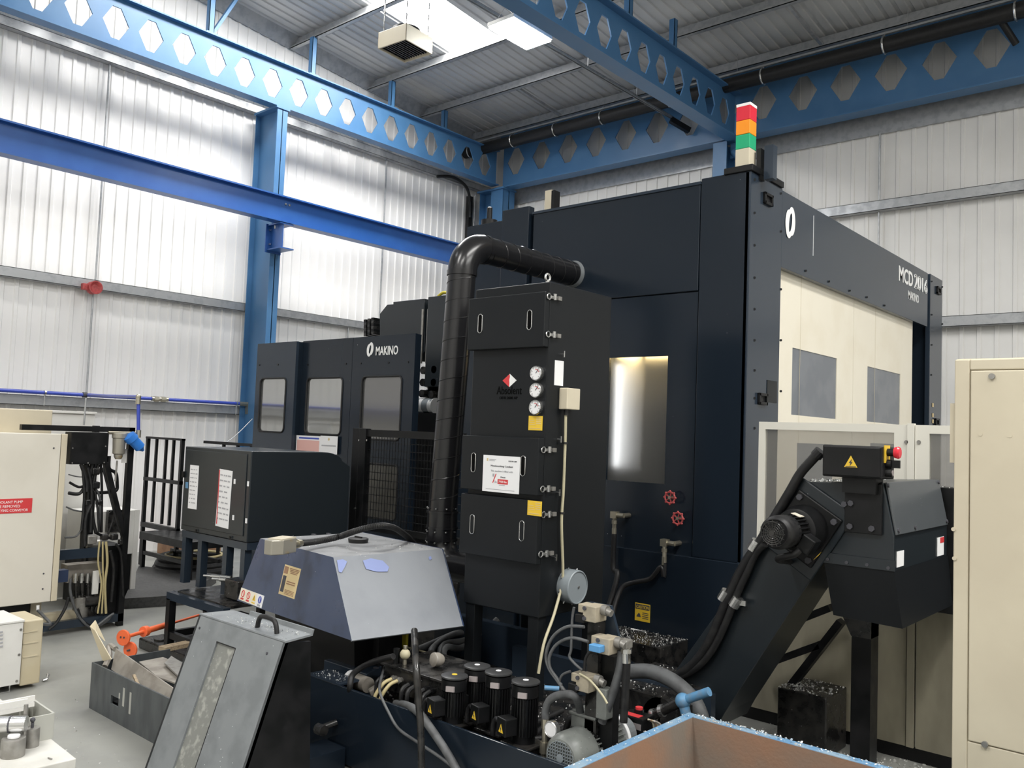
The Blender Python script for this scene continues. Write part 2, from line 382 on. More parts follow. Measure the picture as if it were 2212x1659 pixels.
def castellated(name, lab, p0, along, side, length, pitch, first, hole, z0, z1, fl, m='bluel'):
    """I-beam whose web is pierced with hexagons. hole = (half width, half flat top, half height)"""
    t = thing(name, lab, 'beam', p0); p0 = V(p0); al, sd = V(along), V(side); hb, ha, hh = hole
    zc = (z0+z1)/2; hz = (z1-z0)/2-.02; w = .012
    f = MB()
    def P(a, z, s): return p0 + al*a + sd*s + EZ*(zc+z-p0.z)
    cells = []; a = first
    while a > pitch: a -= pitch
    while a + pitch/2 < length: cells.append(a); a += pitch
    a0 = cells[0]-pitch/2; a1 = cells[-1]+pitch/2
    for s in (-w, w):
        for lo, hi in ((0, a0), (a1, length)):
            if hi-lo > .01: f.poly([P(lo, -hz, s), P(hi, -hz, s), P(hi, hz, s), P(lo, hz, s)])
        for c in cells:
            for sg in (-1, 1):
                f.poly([P(c-pitch/2, 0, s), P(c-hb, 0, s), P(c-ha, sg*hh, s), P(c-ha, sg*hz, s), P(c-pitch/2, sg*hz, s)])
                f.poly([P(c-ha, sg*hh, s), P(c+ha, sg*hh, s), P(c+ha, sg*hz, s), P(c-ha, sg*hz, s)])
                f.poly([P(c+pitch/2, 0, s), P(c+hb, 0, s), P(c+ha, sg*hh, s), P(c+ha, sg*hz, s), P(c+pitch/2, sg*hz, s)])
    for c in cells:
        hx = [(-hb, 0), (-ha, hh), (ha, hh), (hb, 0), (ha, -hh), (-ha, -hh)]
        for (x, z), (x2, z2) in zip(hx, hx[1:]+hx[:1]): f.poly([P(c+x, z, -w), P(c+x2, z2, -w), P(c+x2, z2, w), P(c+x, z, w)])
    f.build('web', m, t)
    for nm, z in (('top_flange', hz+.01), ('bottom_flange', -hz-.01)):
        MB().obox(P(length/2, z, 0), al*length/2, sd*fl/2, EZ*.011).build(nm, m, t)
    return t
castellated('castellated_beam', 'long blue castellated beam in front of the left wall', (-13.2, -1, 7.86), EY, EX, 15.3, .5565, 4.999+1, (.205, .065, .25), 7.86, 8.67, .22)
castellated('castellated_beam', 'blue castellated beam along the right wall, black pipe in front', (-13.1, 14.45, 7.80), EX, EY, 25, .745, 13.1-12.72, (.26, .07, .305), 7.80, 9.0, .30)
castellated('castellated_beam', 'blue castellated beam overhead running towards the camera from right wall', (-7.25, -1, 7.76), EY, EX, 15.3, .5425, 9.005+1, (.19, .075, .235), 7.76, 8.60, .28)

def icol(t, x0, x1, y, fl, z0, z1, m='bluel'):
    """column with flanges facing +-X"""
    c = MB(); c.box(x0, x0+.02, y-fl/2, y+fl/2, z0, z1); c.box(x1-.02, x1, y-fl/2, y+fl/2, z0, z1); c.box(x0, x1, y-.008, y+.008, z0, z1)
    return c
t = thing('steel_column', 'blue steel column standing in front of left wall under the long castellated beam', 'column', (-13.45, 8.52, 0))
icol(t, -13.80, -13.10, 8.52, .21, 0, 7.84).build('shaft', 'bluel', t)
MB().box(-13.8, -13.08, 8.38, 8.66, 7.82, 7.86).build('cap_plate', 'bluel', t)
b = MB(); b.box(-13.1, -12.72, 8.40, 8.416, 5.25, 5.70); b.box(-13.1, -12.66, 8.33, 8.60, 5.235, 5.255); b.box(-13.1, -13.08, 8.3, 8.62, 5.2, 5.70); b.box(-13.1, -12.7, 8.33, 8.6, 5.67, 5.69)
b.build('bracket', 'blued', t)
for z in (5.35, 5.6): MB().cyl((-13.08, 8.37, z), (-13.04, 8.37, z), .016, n=6).build('bolt', 'steel', t)
for y in (8.36, 8.45): MB().cyl((-12.9, y, 5.60), (-12.9, y, 5.66), .016, n=6).build('bolt', 'steel', t)
t = thing('steel_column', 'blue corner column rising behind the machine at far wall junction', 'column', (-13.3, 14.45, 0))
c = MB(); cx0, cx1 = at(1036, 440, Y=14.3).x, at(1086, 440, Y=14.3).x
c.box(cx0, cx0+.016, 14.30, 14.7, 0, 7.80); c.box(cx1-.016, cx1, 14.30, 14.7, 0, 7.8); c.box(cx0, cx1, 14.49, 14.51, 0, 7.8); c.box((cx0+cx1)/2, cx1, 14.29, 14.31, 0, 7.8)
c.build('shaft', 'bluel', t)
MB().box(cx0-.05, cx1+.05, 14.25, 14.7, 7.76, 7.8).build('cap_plate', 'bluel', t)
t = thing('steel_column', 'blue column with slanting tube brace behind the stack light', 'column', (-7.5, 14.5, 0))
c = MB(); c.box(-7.68, -7.40, 14.32, 14.34, 0, 7.78); c.box(-7.68, -7.4, 14.66, 14.68, 0, 7.78); c.box(-7.55, -7.535, 14.33, 14.67, 0, 7.78); c.build('shaft', 'bluel', t)
c = MB(); c.cyl((-7.36, 14.52, 7.62), (-6.35, 14.52, 6.45), .07, n=16); c.build('brace', 'bluel', t, smooth=True)
MB().box(-7.42, -7.2, 14.51, 14.53, 7.5, 7.78).build('gusset', 'bluel', t)

o = MB(); X0 = -12.8
o.box(X0-.11, X0+.11, YB+.5, 14.3, 6.135, 6.16); o.box(X0-.11, X0+.11, YB+.5, 14.3, 5.70, 5.722); o.box(X0-.012, X0+.012, YB+.5, 14.3, 5.72, 6.14)
t = thing('crane_beam', 'deep blue solid runway beam along the left wall below the castellated one', 'beam', (X0, 3, 5.7)); o.build('girder', 'blued', t)
for y in (at(616, 438, X=X0).y, at(624, 440, X=X0).y): MB().cyl((X0+.012, y, 6.04), (X0+.03, y, 6.04), .022, n=6).build('bolt', 'steel', t)

# stub posts carrying the purlins, each on a cleat
def stub(x, y, z0, lab, brace=None):
    z1 = roofz(y)-.235
    t = thing('stub_post', lab, 'post', (x, y, z0), 'blue stub posts under the purlins')
    c = MB(); c.box(x-.05, x+.05, y-.05, y-.04, z0, z1); c.box(x+.042, x+.05, y-.05, y+.05, z0, z1); c.box(x-.05, x+.05, y+.04, y+.05, z0, z1); c.build('post', 'bluel', t)
    MB().box(x-.06, x+.09, y-.1, y+.1, z0, z0+.025).build('base_plate', 'bluel', t)
    if brace: MB().bar((x, y+.05, z0+.05), brace, .09, .05).build('brace', 'bluel', t)
PUR = [3.6, 5.5, 7.35, 9.235, 11.15, 12.64, 14.12]
stub(-13.2, 7.10, 8.67, 'blue stub post with slanting brace on left beam, nearest the camera', (-13.2, 7.62, 9.62))
stub(-13.2, 9.16, 8.67, 'second blue stub post from the camera on the left beam')
stub(-13.2, 11.10, 8.67, 'third blue stub post from the camera on the left beam')
stub(-13.2, 12.60, 8.67, 'blue stub post on the left beam nearest the far corner')
stub(-7.25, 10.72, 8.6, 'blue stub post on the overhead middle beam, nearer the camera')
stub(-7.25, 12.06, 8.6, 'blue stub post on the overhead middle beam, nearer the right wall')
ords = ['purlin above the skylight end nearest the camera', 'second purlin from the camera', 'purlin running over the middle of the skylight', 'purlin to the left of the fan heater',
        'purlin at the far end of the bright skylight', 'purlin with a cross strut, beyond the lamp', 'galvanised purlin right beside the black overhead pipe']
for y, lab in zip(PUR, ords):
    if y < 7: continue
    z = roofz(y)-.135
    m = MB(); m.box(XL+.05, XE, y-.006, y+.006, z-.1, z+.1-.0); m.box(XL+.05, XE, y, y+.08, z+.085, z+.095); m.box(XL+.05, XE, y-.09, y, z-.1, z-.088); m.box(XL+.05, XE, y-.09, y-.08, z-.1, z-.06)
    tag(m.build('purlin', 'galv', org=(0, y, z)), ('galvanised roof ' + lab) if not lab.startswith('galv') else lab, 'purlin', 'galvanised roof purlins')
def strut(x, a, b, lab):
    za, zb = roofz(PUR[a])-.2, roofz(PUR[b])-.2
    m = MB(); m.bar((x, PUR[a], za), (x, PUR[b], zb), .05, .05)
    tag(m.build('roof_strut', 'galv', org=(x, PUR[a], za)), lab, 'strut', 'struts between purlins')
strut(at(1100, 200, Z=8.95).x, 5, 6, 'short grey strut between purlins, left of the middle beam')
strut(at(1685, 10, Z=9.0).x, 5, 6, 'short grey strut between purlins, top right of the view')
strut(-3.2, 3, 4, 'short grey strut between purlins, over the machine')
# suspended channel that carries the lamp
t = thing('lamp_channel', 'galvanised channel hung under the roof beside the overhead beam', 'channel', (-8.42, 10, 8.35))
c = MB(); c.box(-8.445, -8.395, -2, 14.3, 8.37, 8.375); c.box(-8.445, -8.44, -2, 14.3, 8.33, 8.375); c.box(-8.40, -8.395, -2, 14.3, 8.33, 8.375); c.build('channel', 'galv', t)
for y in (3.75, 7.5, 11.3, 12.8): MB().cyl((-8.42, y, 8.37), (-8.42, y, roofz(y)-.02), .006, n=6).build('hanger', 'galv', t)
c = MB(); c.bar((-8.42, 14.0, 8.3), (-8.2, 14.33, 8.14), .10); c.build('end_box', 'black', t)

# black pipe hung under a galvanised rail along the right wall
t = thing('overhead_pipe', 'long black pipe slung under a thin rail along right wall', 'pipe', (-8, 13.88, 8.66))
MB().cyl((-13.9+.1, 13.88, 8.63), (XE-1, 13.88, 8.63), .125, n=20).build('pipe', 'rubber', t, smooth=True)
MB().box(-13.8, XE-1, 13.855, 13.905, 8.80, 8.835).build('rail', 'galv', t)
for k, px in enumerate((1006, 1125, 1242, 1367, 1535, 1750, 1993, 2150)):
    x = at(px, 300, Y=13.88).x if px > 1010 else -13.72
    x = (-13.62, -12.32, -11.13, -9.93, -8.37, -6.5, -4.45, -2.6)[k]
    r = MB(); r.tube([(x, 13.88+.133*math.sin(a), 8.63+.133*math.cos(a)) for a in [i*2*math.pi/24 for i in range(24)]], .017, 6, smooth=0, closed=True); r.cyl((x, 13.88, 8.76), (x, 13.88, 8.86), .012, n=6)
    r.build('clip', 'steel', t, smooth=True)
for x in (-13.5, -11.6, -9.2, -7.0, -4.1): MB().cyl((x, 13.88, 8.83), (x, 13.88, roofz(13.88)-.05), .005, n=6).build('hanger', 'galv', t)
MB().cyl(at(2158, 38, Y=13.95), at(2195, 95, Y=14.25), .05, n=14).build('branch_stub', 'rubber', t)

# fan heater on chains
t = thing('fan_heater', 'cream box fan heater hung on chains beside the skylight', 'fan heater', (-8.95, 7.85, 7.62))
zb = 7.6; a, b_, c_, d_ = (at(816, 108, Z=zb), at(880, 133, Z=zb), at(934, 116, Z=zb), at(870, 88, Z=zb))
q = [V(p) for p in (a, b_, c_, d_)]; ctr = sum(q, V())/4; hx = (c_-b_)/2; hy = (b_-a)/2; hx.z = hy.z = 0
hy = hx.cross(EZ).normalized()*hx.length*-1
if hy.dot(b_-a) < 0: hy = -hy
u1, u2 = hx.normalized(), hy.normalized(); L1 = L2 = hx.length*1.12; hh = .24
w = MB(); th = .02
for s, (e, f, lf, le) in ((1, (u1, u2, L2, L1)), (-1, (u1, u2, L2, L1)), (1, (u2, u1, L1, L2)), (-1, (u2, u1, L1, L2))):
    w.obox(ctr+e*s*(le-th/2)+EZ*hh/2, e*th/2, f*lf, EZ*hh/2)
w.build('casing', 'cream', t, bev=.006)
g = MB(); g.obox(ctr+EZ*.05, u1*(L1-.03), u2*(L2-.03), EZ*.012); g.build('element_bank', 'black', t)
g = MB()
for k in range(-5, 6): g.obox(ctr+u1*(k*L1*.17)+EZ*.03, u1*.006, u2*(L2-.04), EZ*.010)
g.build('louvre', 'greasy', t)
MB().lathe(ctr+EZ*.22, EZ, [(0, L1*.8), (.10, L1*.74), (.13, L1*.5)], 28).build('fan_ring', 'black', t, smooth=True)
for s1, s2 in ((1, 1), (1, -1), (-1, 1), (-1, -1)):
    p0 = ctr+u1*s1*L1*.8+u2*s2*L2*.8+EZ*hh; ch = MB(); n = 22; top = V((p0.x, p0.y, roofz(p0.y)-.02))
    for i in range(n):
        c0 = p0.lerp(top, i/n); c1 = p0.lerp(top, (i+1)/n); ch.bar(c0, c1, .022 if i % 2 else .008, .008 if i % 2 else .022)
    ch.build('chain', 'steel', t)

# LED lamps: the one in view and unseen ones added for brightness
def lamp(loc, lab, grp, dm='led'):
    x, y, z = loc
    t = thing('led_lamp', lab, 'lamp', loc, grp)
    MB().box(x-.25, x+.25, y-.44, y+.44, z+.03, z+.09).build('housing', 'white', t, bev=.01)
    MB().box(x-.235, x+.235, y-.42, y+.42, z, z+.03).build('diffuser', dm, t)
    for yy in (-.35, .35):
        w = MB(); w.tube([(x-.2, y+yy, z+.09), (x, y+yy, z+.28), (x+.2, y+yy, z+.09)], .004, 6, smooth=0); w.cyl((x, y+yy, z+.28), (x, y+yy, roofz(y+yy)-.02), .004, n=6); w.build('hanging_wire', 'galv', t)
    return t
L0 = lamp((-8.04, 9.12, 7.98), 'glaring white LED lamp hung beside the overhead blue beam', None, 'led2')
# ------------------------------------------------------------------ the big machining centre
XM, YM, ZM = -3.18, 6.60, 4.45
t = thing('machining_centre', 'huge navy machining centre with cream sliding doors and a stack light on top', 'machine', (-4.8, 9.4, 0))
xa, xb = at(1515, 400, Y=YM).x, at(1150, 452, Y=YM).x
b = MB()

wx0, wx1, wz0, wz1 = -4.56, -3.935, 1.80, 2.935
b.box(xb, wx0-.03, YM+.04, 12.38, 0, ZM-.03); b.box(wx1+.03, XM-.42, YM+.04, 12.38, 0, ZM-.03); b.box(wx0-.03, wx1+.03, YM+.04, 12.38, 0, wz0-.03); b.box(wx0-.03, wx1+.03, YM+.04, 12.38, wz1+.06, ZM-.03); b.box(wx0-.03, wx1+.03, YM+.75, 12.38, wz0-.03, wz1+.06); b.box(XM-.43, XM-.06, YM+.04, 7.1, 0, ZM-.03); b.box(XM-.43, XM-.06, 11.9, 12.38, 0, ZM-.03)                       # core
b.box(-6.49, xb, YM+.05, 12.2, .0, 4.42)
b.build('body', 'navy', t)
MB().box(xb+.02, xa-.008, YM, YM+.035, at(1507, 630, Y=YM).z+.01, ZM-.015).build('side_panel', 'navy', t, bev=.006)
zl = at(1440, 1195, Y=YM).z
wx0, wx1, wz0, wz1 = -4.56, -3.935, 1.80, 2.935
zt = at(1507, 630, Y=YM).z
p = MB(); p.box(xb+.02, wx0, YM+.008, YM+.035, zl, zt); p.box(wx1, xa-.008, YM+.008, YM+.035, zl, zt); p.box(wx0, wx1, YM+.008, YM+.035, wz1, zt); p.box(wx0, wx1, YM+.008, YM+.035, zl, wz0)
p.build('side_panel', 'navy', t)
MB().box(xa, XM-.012, YM, YM+.04, zl, ZM+.03).build('side_panel', 'navy', t, bev=.006)
MB().box(-6.49, -5.95, YM+.01, YM+.06, 0, 4.43).build('side_panel', 'navy', t, bev=.005)
MB().box(-5.945, xb-.02, YM-.03, YM+.06, 0, 4.52).build('side_panel', 'navy', t, bev=.005)
MB().box(-5.5, XM-.02, YM-.03, YM+.04, 0, zl).build('base_panel', 'navy', t, bev=.006)
MB().box(xb+.01, xa, YM-.012, YM+.2, ZM-.02, ZM+.005).build('top_edge', 'navyl', t)
iw = MB().box(wx0-.01, wx1+.01, YM+.034, YM+.040, wz0-.01, wz1+.01).build('inspection_window', 'glass', t)
MB().hexa([(wx0-.02, YM+.30, wz0+.10), (wx1-.30, YM+.08, wz0+.10), (wx1-.28, YM+.09, wz0+.10), (wx0-.02, YM+.34, wz0+.10), (wx0-.02, YM+.30, wz1+.03), (wx1-.30, YM+.08, wz1+.03), (wx1-.28, YM+.09, wz1+.03), (wx0-.02, YM+.34, wz1+.03)]).build('reflection_panel', 'decal', iw)  # white panel imitating the pale reflection on the window's left
MB().box(wx1-.25, wx1+.02, YM+.10, YM+.6, wz0-.02, wz1-.22).build('dark_reflection_panel', 'greasy', iw)  # dark panel imitating the dark right side of the window's reflection
MB().box(wx0+.02, wx1-.02, YM+.10, YM+.20, wz1+.015, wz1+.03).build('strip_lamp', 'warm', iw)
MB().box(wx0-.02, wx0-.005, YM+.16, YM+.24, wz0+.12, wz1-.05).build('added_glow_strip', 'fillglow', iw)  # added glowing strip, brightens the window's left side
# lamp-lit strip along the top of the window
# right-hand face
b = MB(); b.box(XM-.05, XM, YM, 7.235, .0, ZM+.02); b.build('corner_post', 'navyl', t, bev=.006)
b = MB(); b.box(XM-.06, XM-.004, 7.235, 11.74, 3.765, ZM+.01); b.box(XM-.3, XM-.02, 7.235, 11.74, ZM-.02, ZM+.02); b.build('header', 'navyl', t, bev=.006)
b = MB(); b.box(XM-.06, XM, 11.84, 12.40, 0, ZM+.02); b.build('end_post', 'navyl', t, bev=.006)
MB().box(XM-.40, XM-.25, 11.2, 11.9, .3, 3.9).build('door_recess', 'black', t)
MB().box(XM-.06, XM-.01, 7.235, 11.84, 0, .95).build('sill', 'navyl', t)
ys = at(1850, 650, X=XM-.05).y
def mdoor(y0, y1, wy0, wy1, wz0, wz1):
    d = MB(); X = XM-.075; th = .04
    d.box(X-th, X, y0, wy0, .95, 3.80); d.box(X-th, X, wy1, y1, .95, 3.80); d.box(X-th, X, wy0, wy1, wz1, 3.80); d.box(X-th, X, wy0, wy1, .95, wz0)
    o = d.build('sliding_door', 'creaml', t)
    MB().box(X-th+.005, X-.008, wy0, wy1, wz0, wz1).build('window', 'paneg', o)
    MB().box(X-.001, X+.001, (y0+y1)/2-.35, (y0+y1)/2-.345, .97, 3.78).build('seam', 'creamd', o)
X = XM-.075
f = lambda *p: at(*p, X=X)
mdoor(7.15, ys-.004, f(1712, 748).y, f(1808, 768).y, 2.467, 3.092)
for (pa, pb, pc) in (((1722, 957), (1790, 957), (1722, 1045)), ((1880, 957), (1945, 957), (1880, 1045))):
    y0_, y1_ = f(*pa).y, f(*pb).y+.1; MB().box(XM-.08, XM-.071, y0_, y1_, f(*pc).z-.1, f(*pa).z).build('lower_window', 'paneg', t)
mdoor(ys+.004, 11.36, f(1874, 788).y, f(1945, 804).y, 2.475, 3.088)
def pocket(c, right, w=.14, h=.075):
    c = V(c); n = V(right).cross(EZ); r = V(right)
    m = MB()
    for s in (-1, 1):
        m.obox(c+r*s*w/2+n*.012, r*.012, EZ*(h/2+.012), n*.012); m.obox(c+EZ*s*h/2+n*.012, r*(w/2+.012), EZ*.012, n*.012)
    o = m.build('pocket_handle', 'black', t, bev=.003)
    MB().obox(c+n*.002, r*w/2, EZ*h/2, n*.002).build('recess', 'rubber', o)
for px, py in ((1657, 431), (1645, 862), (2026, 628), (2022, 912)):
    pocket(at(px, py, X=XM), EY)
# control strip of tan keys on the end post
for py in (875, 897, 910): plate('key_label', 'tan', t, at(2015, py, X=XM+.003), EY, EZ, .055, .05)
plate('rating_plate', 'char', t, at(1667, 846, X=XM+.001), EY, EZ, .20, .19)
for k, (dy, dz) in enumerate(((-.05, .05), (-.05, 0), (-.05, -.05), (.04, .05), (.04, .01), (.04, -.03))):
    pass
def maker_mark(c, right, h, par, name='emblem'):
    """white two-lobed ring: two overlapping tilted ellipses with a slanting lens left open in the middle"""
    c = V(c); r = V(right).normalized(); n = r.cross(EZ); k = 40; m = MB()
    def P(x, z, o): return c + r*x*h + EZ*z*h + n*o
    out, inn = [], []
    for i in range(k):
        a = 2*math.pi*i/k; best = 0
        for ox, oz in ((-.10, -.06), (.10, .06)):                 # farthest boundary of the union along the ray
            dx, dz = math.cos(a), math.sin(a); A, B = .25, .44
            qa = (dx/A)**2+(dz/B)**2; qb = -2*(dx*ox/A**2+dz*oz/B**2); qc = (ox/A)**2+(oz/B)**2-1
            best = max(best, (-qb+math.sqrt(qb*qb-4*qa*qc))/(2*qa))
        out.append((best*math.cos(a), best*math.sin(a)))
        x, z = .10*math.cos(a), .30*math.sin(a); ph = -.2
        inn.append((x*math.cos(ph)-z*math.sin(ph)*1, x*math.sin(ph)+z*math.cos(ph)))
    for i in range(k):
        j = (i+1) % k
        m.poly([P(*out[i], .003), P(*out[j], .003), P(*inn[j], .003), P(*inn[i], .003)])
        m.poly([P(*out[i], 0), P(*out[j], 0), P(*out[j], .003), P(*out[i], .003)])
    return m.build(name, 'decal', par)
maker_mark(at(1707, 481, X=XM), EY, .30, t)
MB().box(XM-.004, XM-.001, f(1741, 500).y, f(1741, 500).y+.006, at(1741, 545, X=XM).z, at(1741, 456, X=XM).z).build('scratch', 'decal', t)
a0, a1 = at(1942, 615, X=XM), at(1974, 630, X=XM); a2 = at(2004, 640, X=XM)
z0 = at(1958, 614, X=XM).z
text('MCD', (XM-.004, a0.y, z0-.0), EY, EZ, .185, 'decal', t, w=a1.y-a0.y-.03, bold=.025)
text('2016', (XM-.002, a1.y+.01, z0-.0), EY, EZ, .185, 'decal', t, w=a2.y-a1.y-.04, outline=.014)
b0 = at(1962, 655, X=XM); b1 = at(1985, 655, X=XM)
text('MAKINO', (XM-.004, b0.y, z0-.165), EY, EZ, .105, 'decal', t, w=b1.y-b0.y, bold=.012)
# screws down the posts
for px, py in [(1629, k) for k in (388, 460, 530, 600, 668, 735, 800, 860, 925)]+[(1686, k) for k in (418, 500, 625, 735, 845)]+[(1740, 585), (1790, 608), (1835, 628), (1872, 642), (1910, 660), (2012, 608), (2012, 680), (2012, 745), (2035, 620), (2035, 700), (2011, 810)]:
    MB().cyl(at(px, py, X=XM-.002), at(px, py, X=XM)+EX*.006, .011, n=8).build('screw', 'black', t)
# roof fittings
cp = MB(); cp.box(at(1565, 396, Y=YM).x, XM+.02, YM-.02, YM+.62, ZM+.02, ZM+.075); cp.build('roof_plinth', 'black', t, bev=.006)
c0 = at(1610, 366, Z=ZM+.08); q = .064; zz = ZM+.075
sl = MB().obox((c0.x, c0.y, zz+.085), EX*q, EY*q, EZ*.085).build('stack_light', 'cream', t, bev=.004)
for i, mm in enumerate(('lgrn', 'lora', 'lred')): MB().obox((c0.x, c0.y, zz+.17+.062+i*.124), EX*q, EY*q, EZ*.0605).build('lens', mm, sl, bev=.004)
MB().obox((c0.x, c0.y, zz+.17+.372+.01), EX*q, EY*q, EZ*.012).build('cap', 'decal', sl)
v = at(1655, 375, Z=ZM+.02); MB().box(v.x-.03, v.x+.05, v.y+.02, v.y+.10, ZM-.02, ZM+.27).build('roof_bracket', 'navyl', t)
MB().box(v.x-.09, v.x-.05, v.y-.0, v.y+.08, ZM-.02, ZM+.25).build('roof_bracket', 'black', t)
v = at(1192, 440, Y=7.2); MB().box(v.x-.06, v.x+.03, 7.15, 7.25, 4.4, v.z+.14).build('lifting_block', 'cream', t); MB().box(v.x+.03, v.x+.07, 7.15, 7.25, 4.4, v.z+.13).build('lifting_block', 'black', t)
v = at(1057, 478, Y=6.8); MB().lathe((v.x, 6.8, 4.42), EZ, [(0, .09), (.1, .09), (.11, .03), (.24, .03), (.25, .015)], 14).build('beacon_post', 'black', t, smooth=True)
# hand wheels and hose unions on the left face
for px, py in ((1447, 1075), (1464, 1120)):
    c = at(px, py, Y=YM-.07); w = MB(); w.ring(c, EY, .048, .008, 24, 8)
    for i in range(8): a = i*math.pi/4; w.ball(c+V((.056*math.cos(a), 0, .056*math.sin(a))), .010, 8)
    for i in range(5): a = i*2*math.pi/5; w.bar(c, c+V((.047*math.cos(a), 0, .047*math.sin(a))), .010, .008, up=(0, 1, 0))
    hw = w.build('hand_wheel', 'redp', t, smooth=True)
    MB().cyl(c-EY*.01, (c.x, YM+.01, c.z), .014, n=12).build('spindle', 'brass', hw)
def union(px, py):
    c = at(px, py, Y=YM-.09); m = MB()
    m.cyl((c.x+.09, YM+.01, c.z), (c.x+.09, YM-.09, c.z), .022, n=8); m.cyl((c.x+.10, YM-.09, c.z), (c.x-.02, YM-.09, c.z), .022, n=8)
    m.box(c.x-.03, c.x+.03, YM-.12, YM-.06, c.z-.03, c.z+.03); m.cyl((c.x, YM-.09, c.z-.03), (c.x, YM-.09, c.z-.14), .019, n=8); m.cyl((c.x, YM-.09, c.z-.05), (c.x, YM-.09, c.z-.08), .026, n=6)
    m.cyl((c.x, YM-.09, c.z-.12), (c.x, YM-.09, c.z-.19), .022, n=10)
    m.build('hose_union', 'brass', t); return V((c.x, YM-.09, c.z-.17))
h1 = union(1328, 1112); h2 = union(1436, 1172)
def hose(pts, r, lab, name='hose', m='rubber', cat='hose', n=10, sm=6, grp=None):
    o = MB().tube(pts, r, n, smooth=sm).build(name, m, org=pts[0], smooth=True); return tag(o, lab, cat, grp)
hose([h1, h1-EZ*.3, at(1334, 1240, Y=YM-.12), at(1318, 1300, Y=YM-.2), at(1300, 1345, Y=YM-.3), at(1296, 1400, Y=YM-.3)], .024, 'black hose dropping straight from the left brass union on machine side')
hose([h2, h2-EZ*.12, at(1428, 1225, Y=YM-.1), at(1405, 1250, Y=YM-.1), at(1370, 1258, Y=YM-.1), at(1345, 1268, Y=YM-.13), at(1330, 1300, Y=YM-.2), at(1318, 1350, Y=YM-.3)], .022, 'black hose sweeping left from the right brass union on machine side')
# caution label
def caution(c, right, w, h, par, word='CAUTION'):
    c = V(c); o = plate('caution_label', 'yellow', par, c, right, EZ, w, h, .002)
    n = V(right).cross(EZ)
    plate('band', 'ink', o, c+EZ*h*.30+n*.002, right, EZ, w*.92, h*.28, .001)
    text(word, c-V(right)*w*.40+EZ*h*.20+n*.003, right, EZ, h*.18, 'yellow', o, w=w*.8, out=.001)
    m = MB()
    for i in range(4): m.obox(c+V(right)*w*.2-EZ*h*(.02+i*.1)+n*.003, V(right)*w*.2, EZ*h*.018, n*.0005)
    m.prism([c+V(right)*w*x+EZ*h*z+n*.002 for x, z in ((-.38, -.28), (-.1, -.28), (-.16, -.1), (-.24, -.06), (-.36, -.2))], n*.001)
    m.build('print', 'ink', o)
caution(at(1388, 1323, Y=YM-.032), EX, .155, .155, t)

# cream guard fence standing out from the machine
YG = 6.60
t = thing('guard_fence', 'cream framed guard with clear sheets standing beside the machine doors', 'guard', (-2.0, YG, 0))
gx0, gx1, gx2 = at(1642, 912, Y=YG).x, at(1952, 935, Y=YG).x, at(1985, 935, Y=YG).x
zT = at(1642, 911, Y=YG).z; w = .085
gl = -.2
fr = MB()
fr.box(gx0, gx0+.055, YG-.02, YG+.02, .1, zT); fr.box(gx0+.055, gx1-.06, YG-.02, YG+.02, zT-.06, zT); fr.box(gx1-.06, gx1+.03, YG-.02, YG+.02, .1, zT)
fr.build('frame', 'whitef', t)
fr = MB(); fr.box(gx2-.02, gx2+.075, YG-.02, YG+.02, .1, zT); fr.box(gx2+.075, gl, YG-.02, YG+.02, zT-.06, zT); fr.build('frame', 'whitef', t)
MB().box(gx1+.033, gx2-.024, YG-.03, YG+.01, .0, zT+.01).build('post', 'whitef', t)
MB().box(gx0+.055, gx1-.06, YG-.003, YG+.003, 1.15, zT-.06).build('clear_sheet', 'pane', t)
MB().box(gx2+.075, gl, YG-.003, YG+.003, 1.15, zT-.06).build('clear_sheet', 'pane', t)
for px in (1958, 1985): c = at(px, 955, Y=YG-.022); MB().cyl(c, c-EY*.008, .014, n=10).build('screw', 'dull', t)
# grimy cream lower panels
yl = 6.545; xs = [gx0-.1, at(1957, 1450, Y=yl).x, at(1975, 1450, Y=yl).x, gl]
for x0, x1 in ((xs[0], xs[1]), (xs[2]+.012, xs[3])):
    MB().box(x0, x1, yl, yl+.03, .10, 1.15).build('lower_panel', 'grime', t)
MB().box(xs[1]+.008, xs[2], yl-.012, yl+.03, .10, 1.15).build('lower_panel', 'grime', t)
MB().box(xs[0], xs[3], yl+.02, yl+.05, 0, .1).build('dark_base', 'black', t)
# ------------------------------------------------------------------ mist collector cabinet
YC, XC = 4.60, -3.69
t = thing('mist_collector', 'tall charcoal mist collector cabinet with three gauges and a white notice', 'cabinet', (-4.05, 5.0, .38))
x0 = at(1027, 640, Y=YC).x; x1 = XC; y1 = at(1322, 640, X=XC).y
zT = at(1190, 608, Y=YC).z; zB = at(1165, 1337, Y=YC).z
MB().box(x0, x1, YC, y1, zB, zT).build('body', 'char', t, bev=.008)
def zc(px, py): return at(px, py, Y=YC-.05).z
